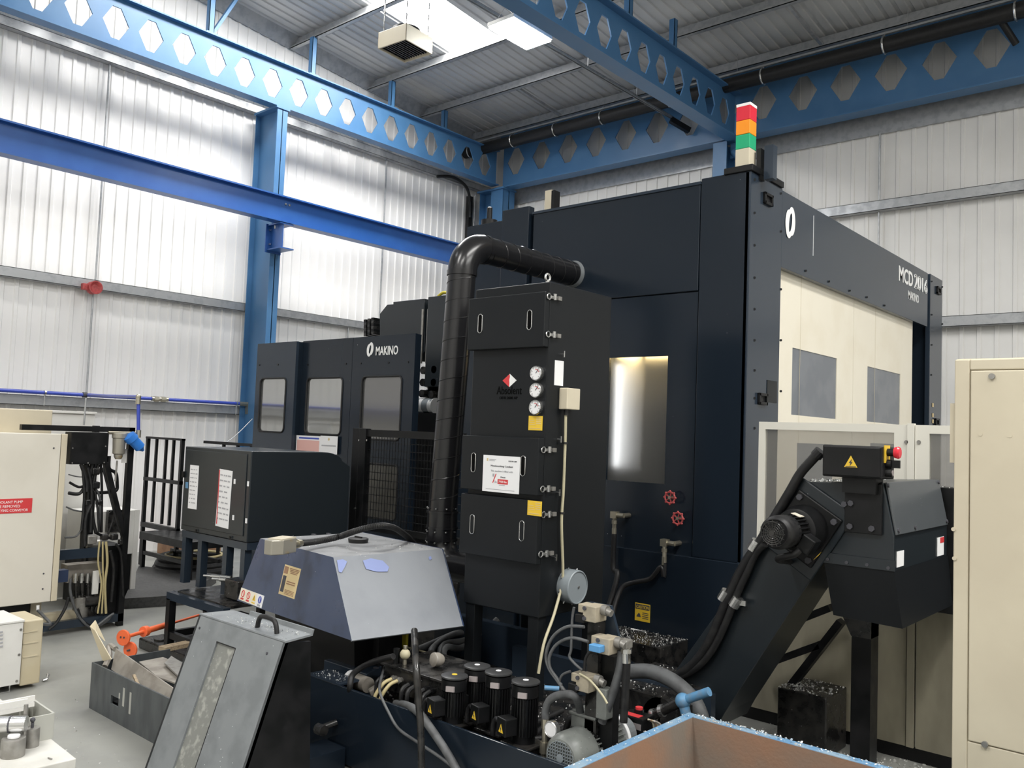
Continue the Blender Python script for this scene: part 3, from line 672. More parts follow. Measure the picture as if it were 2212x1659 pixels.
# three filter doors standing proud of the front
doors = [(at(1190, 748, Y=YC-.05).z, at(1190, 628, Y=YC-.05).z, True), (at(1172, 1072, Y=YC-.06).z, at(1175, 947, Y=YC-.06).z, True), (at(1168, 1222, Y=YC-.05).z, at(1172, 1083, Y=YC-.05).z, False)]
def slotpts(c, r, h, k=8):
    pts = []
    for i in range(k+1): a = math.pi*i/k; pts.append(c+V((r*math.cos(a), 0, h/2-r+r*math.sin(a))))
    for i in range(k+1): a = math.pi+math.pi*i/k; pts.append(c+V((r*math.cos(a), 0, -h/2+r+r*math.sin(a))))
    return pts
for i, (za, zb, dark) in enumerate(doors):
    d0 = .055 + (.012 if i == 1 else 0)
    d = MB().box(x0-.012, x1+.004, YC-d0, YC-.002, za, zb).build('filter_door', 'char', t, bev=.006)
    for fx in (.16, .82):
        c = V((x0+(x1-x0)*fx, YC-d0-.001, (za+zb)/2 + (.0)))
        h = .135
        MB().prism(slotpts(c, .019, h), -EY*.003).build('grip_slot', 'void' if dark else 'char', d)
        MB().tube(slotpts(c-EY*.002, .020, h+.003), .0032, 6, smooth=0, closed=True).build('slot_rim', 'steel', d, smooth=True)
# recessed lower skirt shadow gap
def latch(px, py):
    c = at(px, py, X=XC+.012); o = MB().box(XC, XC+.012, c.y-.045, c.y+.06, c.z-.010, c.z+.010).cyl((XC+.02, c.y-.005, c.z-.02), (XC+.02, c.y-.005, c.z+.024), .013, n=10).build('latch', 'steel', t)
    MB().ring((XC+.012, c.y-.06, c.z), EX, .020, .0045, 14, 6).build('latch_loop', 'steel', o); MB().box(XC+.006, XC+.024, c.y+.03, c.y+.07, c.z-.014, c.z+.014).build('latch_keeper', 'dull', o)
for p in ((1198, 643), (1196, 724), (1186, 972), (1184, 1056), (1186, 1111), (1180, 1196)): latch(*p)
for px, py in ((1216, 765), (1209, 949), (1206, 1064), (1199, 1204)):
    c = at(px, py, X=XC+.02); o = MB(); o.cyl((XC, c.y, c.z), (XC+.03, c.y, c.z), .006, n=8); o.bar((XC+.03, c.y, c.z-.022), (XC+.03, c.y, c.z+.022), .009); o.build('wing_bolt', 'steel', t)
def dial(px, py, r=.052):
    c = at(px, py, Y=YC-.03); o = MB().lathe((c.x, YC, c.z), -EY, [(0, r), (.03, r), (.034, r*.93), (.026, r*.86)], 28).build('gauge', 'steel', t, smooth=True)
    MB().cyl((c.x, YC-.022, c.z), (c.x, YC-.027, c.z), r*.85, n=28).build('dial', 'paper', o)
    m = MB()
    for k in range(9):
        a = math.radians(-45+k*33.75); u = V((math.cos(a), 0, math.sin(a)))
        m.obox(V((c.x, YC-.0285, c.z))+u*r*.70, u*r*.07, EY*.0007, u.cross(EY)*r*.025)
    m.bar((c.x, YC-.029, c.z), (c.x+r*.4, YC-.029, c.z+r*.5), .004, .002, up=(0, 1, 0)); m.build('scale', 'ink', o)
    m = MB()
    for k in range(4):
        a = math.radians(25+k*22); u = V((math.cos(a), 0, math.sin(a)))
        m.obox(V((c.x, YC-.0288, c.z))+u*r*.52, u*r*.05, EY*.0007, u.cross(EY)*r*.07)
    m.build('red_sector', 'red', o)
for p in ((1157, 806), (1156, 843), (1155, 880)): dial(*p)
# red and white diamond badge with the maker's name below
c = at(1101, 822, Y=YC-.002); a = .066
def dia(pts): return [c+V((x*a, -.003, z*a*.72)) for x, z in pts]
MB().prism(dia([(-1, 0), (0, 1), (.06, .55), (-.02, .1), (.02, -.4), (0, -1)]), EY*.004).build('badge', 'red', t)
MB().prism(dia([(1, 0), (0, 1), (.06, .55), (-.02, .1), (.02, -.4), (0, -1)]), EY*.004).build('badge', 'decal', t)
p = at(1073, 852, Y=YC); q = at(1127, 850, Y=YC)
text('Absolent', (p.x, YC, p.z), EX, EZ, .058, 'void', t, w=(q.x-p.x)); text('ODR 2000 AP', (p.x+.03, YC, p.z-.035), EX, EZ, .02, 'void', t, w=(q.x-p.x)*.72)
def ylabel(px, py, y, w=.125, h=.10):
    c = at(px, py, Y=y); o = plate('yellow_label', 'yellow', t, c, EX, EZ, w, h, .002, )
    m = MB()
    for k in range(3): m.box(c.x-w*.42, c.x-w*(.1-.05*k), y-.0035, y-.002, c.z+h*(.15-k*.14), c.z+h*(.19-k*.14))
    for k in range(4): m.box(c.x+w*.06, c.x+w*.40, y-.0035, y-.002, c.z+h*(.38-k*.13), c.z+h*(.33-k*.13))
    m.box(c.x-w*.4, c.x+w*.35, y-.0035, y-.002, c.z-h*.38, c.z-h*.34)
    m.build('print', 'tan', o)
ylabel(1157, 914, YC-.002); ylabel(1155, 1098, YC-.057)
# white coolant notice taped on the middle door
yn = YC-.069; p00 = at(1046, 981, Y=yn); p10 = at(1124, 986, Y=yn); p01 = at(1043, 1055, Y=yn); w = p10.x-p00.x+.005; h = p00.z-p01.z+.012
c = V(((p00.x+p10.x)/2-.002, yn, p00.z-h/2-.005)); o = plate('notice', 'paper', t, c, EX, EZ, w, h, .002)
L = c-EX*w/2-EY*.002; T = h/2
text('Metalworking Coolant', L+EX*w*.22+EZ*h*.18, EX, EZ, h*.062, 'ink', o, w=w*.60, out=.001)
text('This machine is filled with', L+EX*w*.22+EZ*h*.055, EX, EZ, h*.05, 'inkg', o, w=w*.60, out=.001)
text('FUCHS CARE', L+EX*w*.70+EZ*h*.35, EX, EZ, h*.035, 'ink', o, w=w*.22, out=.001)
m = MB(); m.box(L.x+w*.10, L.x+w*.14, L.y-.001, L.y, c.z+h*.34, c.z+h*.42); m.build('mark', 'tan', o)
m = MB()
for k in range(2): m.box(L.x+w*.17, L.x+w*(.36-.04*k), L.y-.001, L.y, c.z+h*(.38-k*.035), c.z+h*(.395-k*.035))
m.box(L.x+w*.10, L.x+w*.88, L.y-.001, L.y, c.z-h*.435, c.z-h*.42); m.box(L.x+w*.46, L.x+w*.62, L.y-.001, L.y, c.z-h*.31, c.z-h*.295); m.build('small_print', 'inkg', o)
text('Mecut', L+EX*w*.50-EZ*h*.10, EX, EZ, h*.04, 'ink', o, w=w*.13, out=.001)
MB().box(L.x+w*.42, L.x+w*.70, L.y-.001, L.y, c.z-h*.27, c.z-h*.14).build('red_box', 'red', o)
text('7958 Bio', L+EX*w*.45-EZ*h*.235, EX, EZ, h*.06, 'decal', o, w=w*.22, out=.0015)
m = MB(); m.prism([L+EX*w*x+EZ*h*z-EY*.0005 for x, z in ((.36, .0), (.385, .0), (.30, -.25), (.275, -.25))], -EY*.0005); m.build('red_stroke', 'red', o)
m = MB()
for k in range(4): m.box(L.x+w*(.275+.014*k), L.x+w*(.285+.014*k), L.y-.001, L.y, c.z-h*(.08-.0*k), c.z-h*.0); m.box(L.x+w*(.34+.016*k), L.x+w*(.35+.016*k), L.y-.001, L.y, c.z-h*.25, c.z-h*(.18+.01*k))
m.build('grey_stroke', 'inkg', o)
# white rating plate, junction box and cable on the side
p = at(1207, 806, X=XC); plate('rating_plate', 'paper', t, p, EY, EZ, .10, .175, .003)
c = at(1231, 862, X=XC+.04); jb = MB().box(XC, XC+.075, c.y-.075, c.y+.075, c.z-.075, c.z+.075).build('junction_box', 'cream', t, bev=.006)
MB().cyl((XC+.035, c.y-.03, c.z-.075), (XC+.035, c.y-.03, c.z-.115), .016, n=12).build('gland', 'rubber', jb)
Xk = XC+.03
hose([V((Xk+.005, c.y-.03, c.z-.10)), at(1222, 900, X=Xk), at(1221, 955, X=Xk), at(1217, 1060, X=Xk), at(1213, 1130, X=Xk), at(1216, 1230, X=Xk), at(1212, 1270, X=Xk), at(1196, 1330, X=Xk+.02), at(1175, 1390, X=Xk+.04), at(1163, 1455, X=Xk+.04)], .0105,
     'cream cable running down the side of the charcoal cabinet', 'cable', 'cable', 'cable')
for px, py in ((1221, 957), (1214, 1108)): c = at(px, py, X=Xk); MB().cyl(c-EZ*.006, c+EZ*.006, .018, n=12).build('cable_tie', 'rubber', t)
c = at(1249, 1269, X=XC+.1)
dc = MB().lathe((XC, c.y, c.z), EX, [(0, .118), (.095, .118), (.10, .113), (.10, .108), (.094, .106)], 36).build('round_cap', 'greyl', t, smooth=True)
MB().cyl((XC+.095, c.y+.01, c.z), (XC+.1, c.y+.01, c.z), .009, n=10).build('cap_screw', 'steel', dc)
for k in range(8): a = k*math.pi/4+.2; u = V((0, math.cos(a), math.sin(a))); MB().cyl(V((XC+.03, c.y, c.z))+u*.112, V((XC+.03, c.y, c.z))+u*.136, .006, n=6).build('cap_screw', 'steel', dc)
c = at(1183, 606, Y=YC+.06); m = MB(); m.ring((c.x, YC+.06, zT+.045), EX, .025, .008, 16, 8); m.cyl((c.x, YC+.06, zT), (c.x, YC+.06, zT+.025), .014, n=10); m.build('lifting_eye', 'steel', t, smooth=True)
MB().box(at(1222, 662, X=XC).x-.001, XC+.0015, YC+.0, YC+.002, zB, zT).build('edge', 'char', t)
for x in (x0+.06, x1-.06):
    for y in (YC+.06, y1-.06): MB().box(x-.045, x+.045, y-.045, y+.045, .38, zB+.005).build('leg', 'char', t, bev=.004)

# spiral duct from the cabinet foot to the machine
XD, ZD, rD = -4.87, 3.765, .118
yv = 5.06
Tt = at(998, 590, Y=yv); Bt = at(954, 1150, Y=yv)
t = thing('spiral_duct', 'black spiral duct rising beside the charcoal cabinet and bending into machine', 'duct', (Bt.x, yv, .8))
e = MB(); pts = []
R = .25
top = V((Tt.x, yv, ZD-R)); end = V((Tt.x, yv+R, ZD))
arc = [V((Tt.x, yv+R-R*math.cos(a), ZD-R+R*math.sin(a))) for a in [i*math.pi/2/12 for i in range(13)]]
rr = rD
e.tube(arc, rr+.006, 28, smooth=0); e.build('elbow', 'duct', t, smooth=True)
rings = MB()
def spiral(p0, p1, r, pitch, k=40):
    d = p1-p0; L = d.length; d.normalize(); a = d.orthogonal().normalized(); c = d.cross(a); n = int(L/pitch*k)
    return [p0+d*(L*i/n)+a*(r*math.cos(2*math.pi*i/k))+c*(r*math.sin(2*math.pi*i/k)) for i in range(n+1)]
Bb = V((Bt.x, yv, at(955, 1105, Y=yv).z))
MB().cyl(Bb, top, rr, n=36).tube(spiral(Bb, top, rr, .165), .004, 5, smooth=0).build('vertical_pipe', 'duct', t, smooth=True)
He = V((Tt.x+.0, YM+.01, ZD))
MB().cyl(end, He, rr, n=36).tube(spiral(end, He, rr, .165), .004, 5, smooth=0).build('horizontal_pipe', 'duct', t, smooth=True)
MB().cyl(He-EY*.05, He-EY*.0, rr+.006, rr+.018, n=36).build('sealant_collar', 'grey', t, smooth=True)
for p, d in ((top, EZ), (end, EY)): MB().cyl(p-d*.02, p+d*.02, rr+.010, n=36).build('joint_band', 'duct', t, smooth=True)
zb = at(955, 1165, Y=yv).z; lo = V((Bt.x, yv, zb))
arc = [V((Bt.x+.2-.2*math.cos(a), yv, zb-.2*math.sin(a))) for a in [i*math.pi/2/12 for i in range(13)]]
MB().cyl(Bb, lo, rr+.008, n=36).build('damper_sleeve', 'duct', t, smooth=True)
for z in (Bb.z, Bb.z-.13, zb): MB().cyl((Bt.x, yv, z-.008), (Bt.x, yv, z+.008), rr+.016, n=36).build('joint_band', 'duct', t, smooth=True)
MB().tube(arc, rr+.004, 28, smooth=0).cyl(arc[-1], (x0+.01, yv, zb-.2), rr+.004, n=28).build('elbow', 'duct', t, smooth=True)
c = at(934, 1116, Y=yv-.05); MB().ring(c, V((.35, -1, 0)), .042, .006, 22, 6).build('damper_handle', 'duct', t, smooth=True)
for z in (Bb.z+.03, Bb.z-.16, zb-.02):
    for a in (-2.6, -1.9, -1.2, -.5, .2): u = V((math.cos(a), math.sin(a), 0)); MB().ball(V((Bt.x, yv, z))+u*(rr+.012), .008, 6).build('rivet', 'steel', t)
# ------------------------------------------------------------------ tool magazine unit
YMg = 6.50
t = thing('tool_magazine', 'low navy tool magazine cabinet with three rounded windows and white lettering', 'machine', (-8.5, 7.1, 0))
gA = at(557, 741, Y=YMg-.1); gB = at(641, 737, Y=YMg-.1); gC = at(655, 737, Y=YMg); gD = at(898, 722, Y=YMg)
zt1, zt = gB.z, gC.z
def rrect(x0, x1, z0, z1, r, y, k=6):
    pts = []
    for cx, cz, a0 in ((x1-r, z1-r, 0), (x0+r, z1-r, 90), (x0+r, z0+r, 180), (x1-r, z0+r, 270)):
        for i in range(k+1): a = math.radians(a0+90*i/k); pts.append(V((cx+r*math.cos(a), y, cz+r*math.sin(a))))
    return pts
def panel_with_window(name, x0, x1, z0, z1, y, win, m, th=.04, pm='mirror'):
    """front sheet with a real rounded opening; win = (x0, x1, z0, z1)"""
    a, b, c, d = win; r = .06; k = 6
    o = MB(); W4 = rrect(a, b, c, d, r, y, k); n = len(W4); q = n//4
    cor = [V((x1, y, z1)), V((x0, y, z1)), V((x0, y, z0)), V((x1, y, z0))]
    for i in range(4):
        o.poly([cor[i]]+W4[i*q:(i+1)*q])
        o.poly([cor[i], W4[(i+1)*q-1], W4[((i+1)*q) % n], cor[(i+1) % 4]])
    back = [p+EY*th for p in cor]
    for i in range(4): o.poly([cor[i], cor[(i+1) % 4], back[(i+1) % 4], back[i]])
    for i in range(n): o.poly([W4[i], W4[(i+1) % n], W4[(i+1) % n]+EY*th, W4[i]+EY*th])
    ob = o.build(name, m, t)
    MB().tube([p-EY*.004 for p in W4], .011, 8, smooth=0, closed=True).build('rubber_seal', 'rubber', ob, smooth=True)
    MB().prism(rrect(a-.005, b+.005, c-.005, d+.005, r, y+.012), EY*.006).build('window_pane', pm, ob)
    return ob
f = lambda px, py, y=YMg: at(px, py, Y=y)
w1 = (f(562, 850, YMg-.1).x, f(617, 850, YMg-.1).x, f(590, 933, YMg-.1).z, f(592, 817, YMg-.1).z)
w2 = (f(661, 880).x, f(738, 880).x, f(697, 938).z, f(700, 816).z)
w3 = (f(780, 880).x, f(866, 880).x, w2[2]-.03, f(823, 813).z)
xs_ = f(760, 800).x
panel_with_window('left_panel', gA.x, gB.x, .1, zt1, YMg-.1, w1, 'navyl')
panel_with_window('middle_panel', gC.x, xs_-.003, .1, zt, YMg, w2, 'navy')
panel_with_window('right_panel', xs_+.003, gD.x, .1, zt, YMg, w3, 'navy', pm='dimwin')
b = MB(); b.box(gA.x+.01, gB.x, YMg-.06, YMg+.10, 0, zt1-.005); b.box(gC.x-.12, gD.x-.01, YMg+.04, YMg+.10, 0, zt-.005); b.build('body', 'navy', t)
for px in (575, 615, 665, 748, 780, 840, 882):
    c = f(px, 790-(px-575)*.025); c.y = YMg-(.1 if px < 650 else 0); MB().cyl(c, c-EY*.006, .012, n=8).build('screw', 'black', t)
maker_mark(f(800, 755)-EY*.002, EX, .17, t)
a0, a1 = f(812, 768), f(860, 763)
text('MAKINO', (a0.x, YMg-.002, a0.z), EX, EZ, .105, 'decal', t, w=a1.x-a0.x, bold=.02)
# lower window seen through the mesh
W5 = rrect(w3[0], w3[1], f(820, 1120).z, f(820, 1002).z, .06, YMg-.003); lw = MB().tube([p for p in W5], .011, 8, smooth=0, closed=True).build('lower_seal', 'rubber', t, smooth=True); MB().prism([p+EY*.002 for p in W5], -EY*.003).build('lower_pane', 'smoked', lw)
# changer housing and mechanism behind
f2 = lambda px, py: at(px, py, Y=7.62)
hp = [f2(820, 735), f2(820, 678), f2(836, 658), f2(849, 657), f2(849, 652), f2(917, 645), f2(917, 760), f2(900, 780)]
hp = [V((p.x, 7.62, p.z)) for p in hp]
t2 = thing('tool_changer', 'dark tool changer mechanism with slant-topped housing between magazine and duct', 'machine', (-7.2, 7.6, 0))
MB().prism(hp, EY*.6).build('housing', 'slate', t2, bev=.008)
a = f2(932, 643); c = f2(967, 745); MB().box(a.x, c.x, 7.56, 8.2, 2.75, a.z).build('housing', 'slate', t2, bev=.008)
a = f2(902, 700); c = f2(990, 1000); MB().box(a.x, -6.52, 7.9, 8.2, 0, a.z+.1).build('back_plate', 'greasy', t2)
for k in range(6):
    for j in range(3):
        c = at(800+j*8, 695+k*6-j*2, Y=7.7); MB().box(c.x-.026, c.x+.026, 7.6, 7.8, c.z-.02, c.z+.02).build('chain_link', 'greasy' if (k+j) % 2 else 'black', t2, bev=.004)
for px in (914, 926): a = at(px, 668, Y=7.6); c = at(px-5, 785, Y=7.6); MB().cyl(c, a, .018, n=10).build('guide_rod', 'dull', t2, smooth=True)
for px, py in ((913, 800), (937, 798), (912, 826), (936, 826), (910, 850), (930, 852)):
    c = at(px, py, Y=7.56); MB().lathe((c.x, 7.9, c.z), -EY, [(0, .085), (.2, .085), (.24, .05), (.34, .05)], 18).build('tool_pot', 'greasy', t2, smooth=True)
a, c = at(895, 878, Y=7.62), at(941, 876, Y=7.62); MB().cyl(a, c, .10, n=24).build('counterweight', 'greyl', t2, smooth=True)
for px in (917, 938): p = at(px, 877, Y=7.62); MB().cyl(p-EX*.035, p+EX*.035, .103, n=24).build('stripe', 'decal', t2, smooth=True)
a = f2(892, 892); MB().box(a.x, -6.52, 7.55, 7.9, 0, a.z).build('cover', 'black', t2)
a = at(905, 650, Y=7.2); hose([at(947, 640, Y=7.8), at(958, 632, Y=7.8), at(972, 634, Y=7.8)], .02, 'yellow green air line on top of the tool changer', 'air_line', 'yell2', 'hose')
# two printed sheets leaning on the magazine's ledge
for (x0, x1, yt, yb, lab, mm) in ((641, 691, 940, 968, 'white sheet with a pink printed table, left of two on the magazine', 'pink'), (693, 728, 941, 968, 'white certificate sheet with an orange seal, right of two on the magazine', None)):
    y = YMg-.03; a = at(x0, yt, Y=y); c = at(x1, yb+14, Y=y)
    o = MB().box(a.x, c.x, y-.003, y, c.z, a.z).build('paper_sheet', 'paper', org=(a.x, y, c.z)); tag(o, lab, 'paper', 'printed sheets on the magazine')
    m = MB()
    if mm: m.box(a.x+.02, c.x-.02, y-.005, y-.003, c.z+.03, a.z-.055); m.build('table_print', 'pink', o); MB().box(a.x+.06, c.x-.03, y-.005, y-.003, a.z-.04, a.z-.02).build('heading', 'bpipe', o)
    else: MB().cyl(((a.x+c.x)/2, y-.003, a.z-.04), ((a.x+c.x)/2, y-.005, a.z-.04), .017, n=12).build('seal', 'tan', o); MB().box(a.x+.03, c.x-.03, y-.005, y-.003, a.z-.125, a.z-.11).build('line', 'inkg', o)

# ------------------------------------------------------------------ dark cooler box on a stand
YBx = 4.30
t = thing('cooler_box', 'dark slate box unit on a frame stand with two papers taped on its front', 'cabinet', (-7.4, 4.8, .62))
p0, p1, p2, p3 = at(398, 966, Y=YBx), at(540, 972, Y=YBx), at(537, 1172, Y=YBx), at(393, 1145, Y=YBx)
xl, xr, zt_, zb_ = (p0.x+p3.x)/2, (p1.x+p2.x)/2, (p0.z+p1.z)/2, (p2.z+p3.z)/2
yr = at(752, 1100, X=xr).y
pr_ = [V((xl, YBx, zb_)), V((xl, YBx, zt_)), V((xl, yr-.35, zt_))]+[V((xl, yr-.35+.25*math.sin(a), zt_-.09*(1-math.cos(a)))) for a in (.3, .6, .9, 1.2, 1.5)]+[V((xl, yr, zt_-.14)), V((xl, yr, zb_))]
MB().prism(pr_, EX*(xr-xl)).build('casing', 'slate', t, bev=.008)
MB().box(xl+.03, xr-.06, YBx-.008, YBx-.0, zb_+.05, zt_-.03).build('access_panel', 'slate', t, bev=.004)
for px, py in ((507, 1040), (536, 1045), (504, 1118), (532, 1125)):
    c = at(px, py, Y=YBx-.01); MB().box(c.x-.013, c.x+.013, YBx-.013, YBx-.008, c.z-.022, c.z+.022).build('white_tab', 'paper', t)
for px, py in ((424, 1146), (497, 1161)):
    c = at(px, py, Y=YBx-.01); MB().cyl(c, c-EY*.008, .013, n=8).build('screw', 'black', t)
hd = MB()
for px in (398,): c = at(px, 1025, Y=YBx-.02); hd.box(c.x-.03, c.x+.0, YBx-.03, YBx, c.z-.03, c.z+.03)
hd.build('hinge', 'black', t)
def note(px, py, w, h, lab, mm, rot=0):
    y = YBx-.010; c = at(px, py, Y=y); r = (EX+EZ*rot).normalized(); u = (EZ-EX*rot).normalized()
    o = plate('taped_note', 'paper', t, c, r, u, w, h, .002); m = MB(); rnd = random.Random(px)
    for k in range(9):
        a = -w*.4; z = h*(.4-k*.095)
        while a < w*.3:
            l = rnd.uniform(.02, .07)*w*4; e = min(a+l, w*.42)
            m.obox(c+r*(a+e)/2+u*z-EY*.003, r*(e-a)/2, u*h*.012, EY*.0006); a = e+w*rnd.uniform(.04, .12)
    m.build('writing', 'inkg', o); return o
o = note(418, 1052, .165, .42, '', None); o['label'] = 'handwritten note'
o = note(484, 1077, .225, .53, '', None, -.04); o['label'] = 'printed instruction sheet with a red margin'
c = at(471, 1073, Y=YBx-.014); MB().obox(c, EX*.006, EY*.001, EZ*.25).build('red_margin', 'red', o)
c = at(404, 1048, Y=YBx-.01); plate('green_tape', 'bvalve', t, c, EX, EZ, .05, .06, .003)
zf = .60
s = MB(); q = .035
for x in (xl+.05, xr-.08, xr-.38, xl+.35):
    for y in (YBx+.05, yr-.1):
        MB().box(x-q, x+q, y-q, y+q, zf+.02, zb_-.06).build('leg', 'navyl', t)
r = MB(); r.box(xl+.01, xr-.01, YBx+.01, YBx+.08, zb_-.07, zb_-.005); r.box(xl+.01, xr-.01, yr-.14, yr-.07, zb_-.07, zb_-.005); r.box(xl+.01, xl+.08, YBx+.08, yr-.1, zb_-.07, zb_-.005); r.box(xr-.08, xr-.01, YBx+.08, yr-.1, zb_-.07, zb_-.005); r.build('stand_frame', 'navyl', t)
# bundled valve with two shiny rods on the stand
c = at(492, 1248, Y=YBx-.05)
t = thing('clamp_cylinder', 'black clamp unit with two shiny rods lying on the stand base', 'cylinder', (c.x, YBx+.05, zf+.02))
z = zf+.10
MB().box(c.x-.05, c.x+.17, YBx-.05, YBx+.15, zf+.02, z+.09).build('body', 'greasy', t, bev=.01)
for px, py in ((440, 1243), (458, 1250)):
    a = at(px, py, Y=YBx-.1); e = at(px+34, py-5, Y=YBx-.02); e.z = a.z
    MB().cyl(a, a.lerp(e, .55), .011, n=12).build('rod', 'steel', t, smooth=True); MB().cyl(a.lerp(e, .5), e+V((.12, .05, 0)), .019, n=12).build('rod', 'steel', t, smooth=True)
# low black base frame in front of the stand
t = thing('base_frame', 'low black tube frame table on thin legs under the slate box', 'frame', (-7.3, 4.3, 0))
c0 = at(345, 1420, Z=0); yf = c0.y+.03; c1 = at(468, 1285, Y=yf); xf0, xf1 = c0.x, c1.x+.12; zf1 = zf
q = .033
for x, y in ((xf0+q, yf+q), (xf1-.3, yf+q), (xf0+q, yf+1.0), (xf1-.3, yf+1.0)): MB().box(x-q, x+q, y-q, y+q, 0, zf1-.06).build('leg', 'black', t)
r = MB(); r.box(xf0, xf1, yf, yf+.066, zf1-.07, zf1); r.box(xf0, xf1, yf+.97, yf+1.035, zf1-.07, zf1); r.box(xf0, xf0+.066, yf+.06, yf+.97, zf1-.07, zf1); r.build('top_rail', 'navyl', t)
r = MB(); r.box(xf0, xf1-.27, yf+.01, yf+.056, .18, .24); r.box(xf0+.01, xf0+.056, yf+.06, yf+.97, .18, .24); r.build('lower_rail', 'black', t)
MB().box(xf0+.07, xf1, yf+.07, yf+.97, zf1-.012, zf1+.012).build('deck', 'greasy', t)
c = at(476, 1300, Y=yf); MB().box(c.x-.08, c.x+.16, yf+.02, yf+.25, zf1-.22, zf1-.07).build('corner_block', 'black', t)

# ------------------------------------------------------------------ dark wire mesh guard
t = thing('mesh_guard', 'black wire mesh guard with broad post between box and duct', 'guard', (-6.9, 5.62, 0))
ym = 5.62; a = at(762, 928, Y=ym); e = at(791, 928, Y=ym); g = at(952, 930, Y=ym); zt_ = at(800, 928, Y=ym).z; zlo = at(800, 1134, Y=ym).z
p = MB(); p.box(a.x, a.x+.11, ym, ym+.06, 0, zt_+.01); p.box(a.x+.13, e.x+.02, ym-.02, ym+.05, 0, zt_+.01); p.box(a.x, e.x, ym+.02, ym+.05, 0, zt_); p.build('post', 'black', t, bev=.004)
for px, py in ((776, 951), (793, 951), (767, 1098)): c = at(px, py, Y=ym-.02); MB().cyl(c, c-EY*.008, .010, n=8).build('bolt', 'steel', t)
p = MB(); p.box(e.x, g.x+.3, ym, ym+.04, zt_-.07, zt_); p.build('top_rail', 'black', t)
p = MB(); p.box(e.x, g.x+.3, ym, ym+.04, zlo-.06, zlo); p.build('bottom_rail', 'black', t)
w = MB(); x = e.x+.02; zz = zlo
while x < g.x+.28: w.box(x-.002, x+.002, ym+.015, ym+.019, zlo, zt_-.06); x += .042
z = zlo
while z < zt_-.07: w.box(e.x, g.x+.28, ym+.022, ym+.028, z-.003, z+.003); z += .075
w.build('wire_mesh', 'black', t)
MB().box(e.x, g.x+.3, ym, ym+.03, .15, zlo-.1).build('kick_panel', 'greasy', t)

# ------------------------------------------------------------------ barred platform railing far left
t = thing('platform_railing', 'dark barred safety railing standing on a small platform before the white wall', 'railing', (-11.5, 5.4, 0))
fl = at(306, 1243, Z=0); yr_ = fl.y+.42; f3 = lambda px, py: at(px, py, Y=yr_)
xl, xr = f3(318, 960).x, f3(396, 960).x; zt_, zm, zb_ = f3(340, 944).z, f3(340, 1033).z, f3(330, 1128).z
q = .025
for x in (xl+q, xr-q): MB().box(x-q, x+q, yr_-q, yr_+q, 0, zt_).build('post', 'black', t)
for x in (fl.x, fl.x+1.3): MB().box(x-q, x+q, fl.y-q, fl.y+q, 0, zb_-.08).build('leg', 'black', t)
for px in (336, 357, 373):
    x = f3(px, 1000).x; MB().box(x-.018, x+.018, yr_-.018, yr_+.018, zb_, zt_).build('bar', 'black', t)
for z, h in ((zt_, .03), (zm, .05), (zb_-.02, .07)): MB().box(xl, xr, yr_-.03, yr_+.03, z-h, z).build('rail', 'black', t)
MB().box(fl.x-.04, fl.x+1.35, fl.y-.05, yr_+.05, zb_-.15, zb_-.05).build('platform', 'black', t)
for y in (fl.y, yr_): MB().box(fl.x, fl.x+1.3, y-.02, y+.02, .30, .35).build('lower_rail', 'black', t)
x2 = f3(548, 950).x; MB().box(xr+.02, x2, yr_+.3, yr_+.34, zt_-.06, zt_-.02).build('rail', 'black', t)
for px in (440, 470, 500, 530): x = f3(px, 950).x; MB().box(x-.02, x+.02, yr_+.3, yr_+.335, .0, zt_-.05).build('bar', 'black', t)
# lifting chain / wire slack from the column
hose([at(545, 905, X=-13.0), at(500, 948, X=-12.8), at(440, 985, X=-12.7)], .006, 'thin wire rope sloping down from blue column to the railing', 'wire_rope', 'galv', 'rope')
# brown boards, coil and mat behind the railing
ca, cb_ = at(341, 1157, Y=7.0), at(396, 1157, Y=7.0); c = at(325, 1190, Z=.3)
o = MB().box(ca.x, cb_.x+.3, 7.0, 7.5, 0, ca.z).build('wooden_crate', 'brown', org=(ca.x+.4, 7.2, 0), bev=.01); tag(o, 'brown wooden crate against the white wall behind the railing', 'crate')
t = thing('hose_coil', 'black ribbed hose coil lying under the barred platform', 'hose', (0, 0, 0)); c = at(352, 1232, Z=.1); t.location = c; WL[t.name] = V((c.x, c.y, c.z))
for k in range(3): MB().ring((c.x, c.y+.45, .10+k*.07), EZ, .50-.03*k, .055, 36, 8).build('coil', 'rubber', t, smooth=True)
MB().ring((c.x+.1, c.y+.4, .30), EZ, .38, .018, 30, 6).build('yellow_loop', 'hosey', t, smooth=True)
p = [at(*q, Z=.12) for q in ((268, 1293), (400, 1285), (468, 1240), (300, 1222))]
m = MB().prism([V((v.x, v.y, .0)) for v in p], EZ*.12); tag(m.build('floor_mat', 'mat_', org=p[0]-EZ*.12), 'dark grey anti-slip platform plate lying on the floor by the black frame', 'platform')
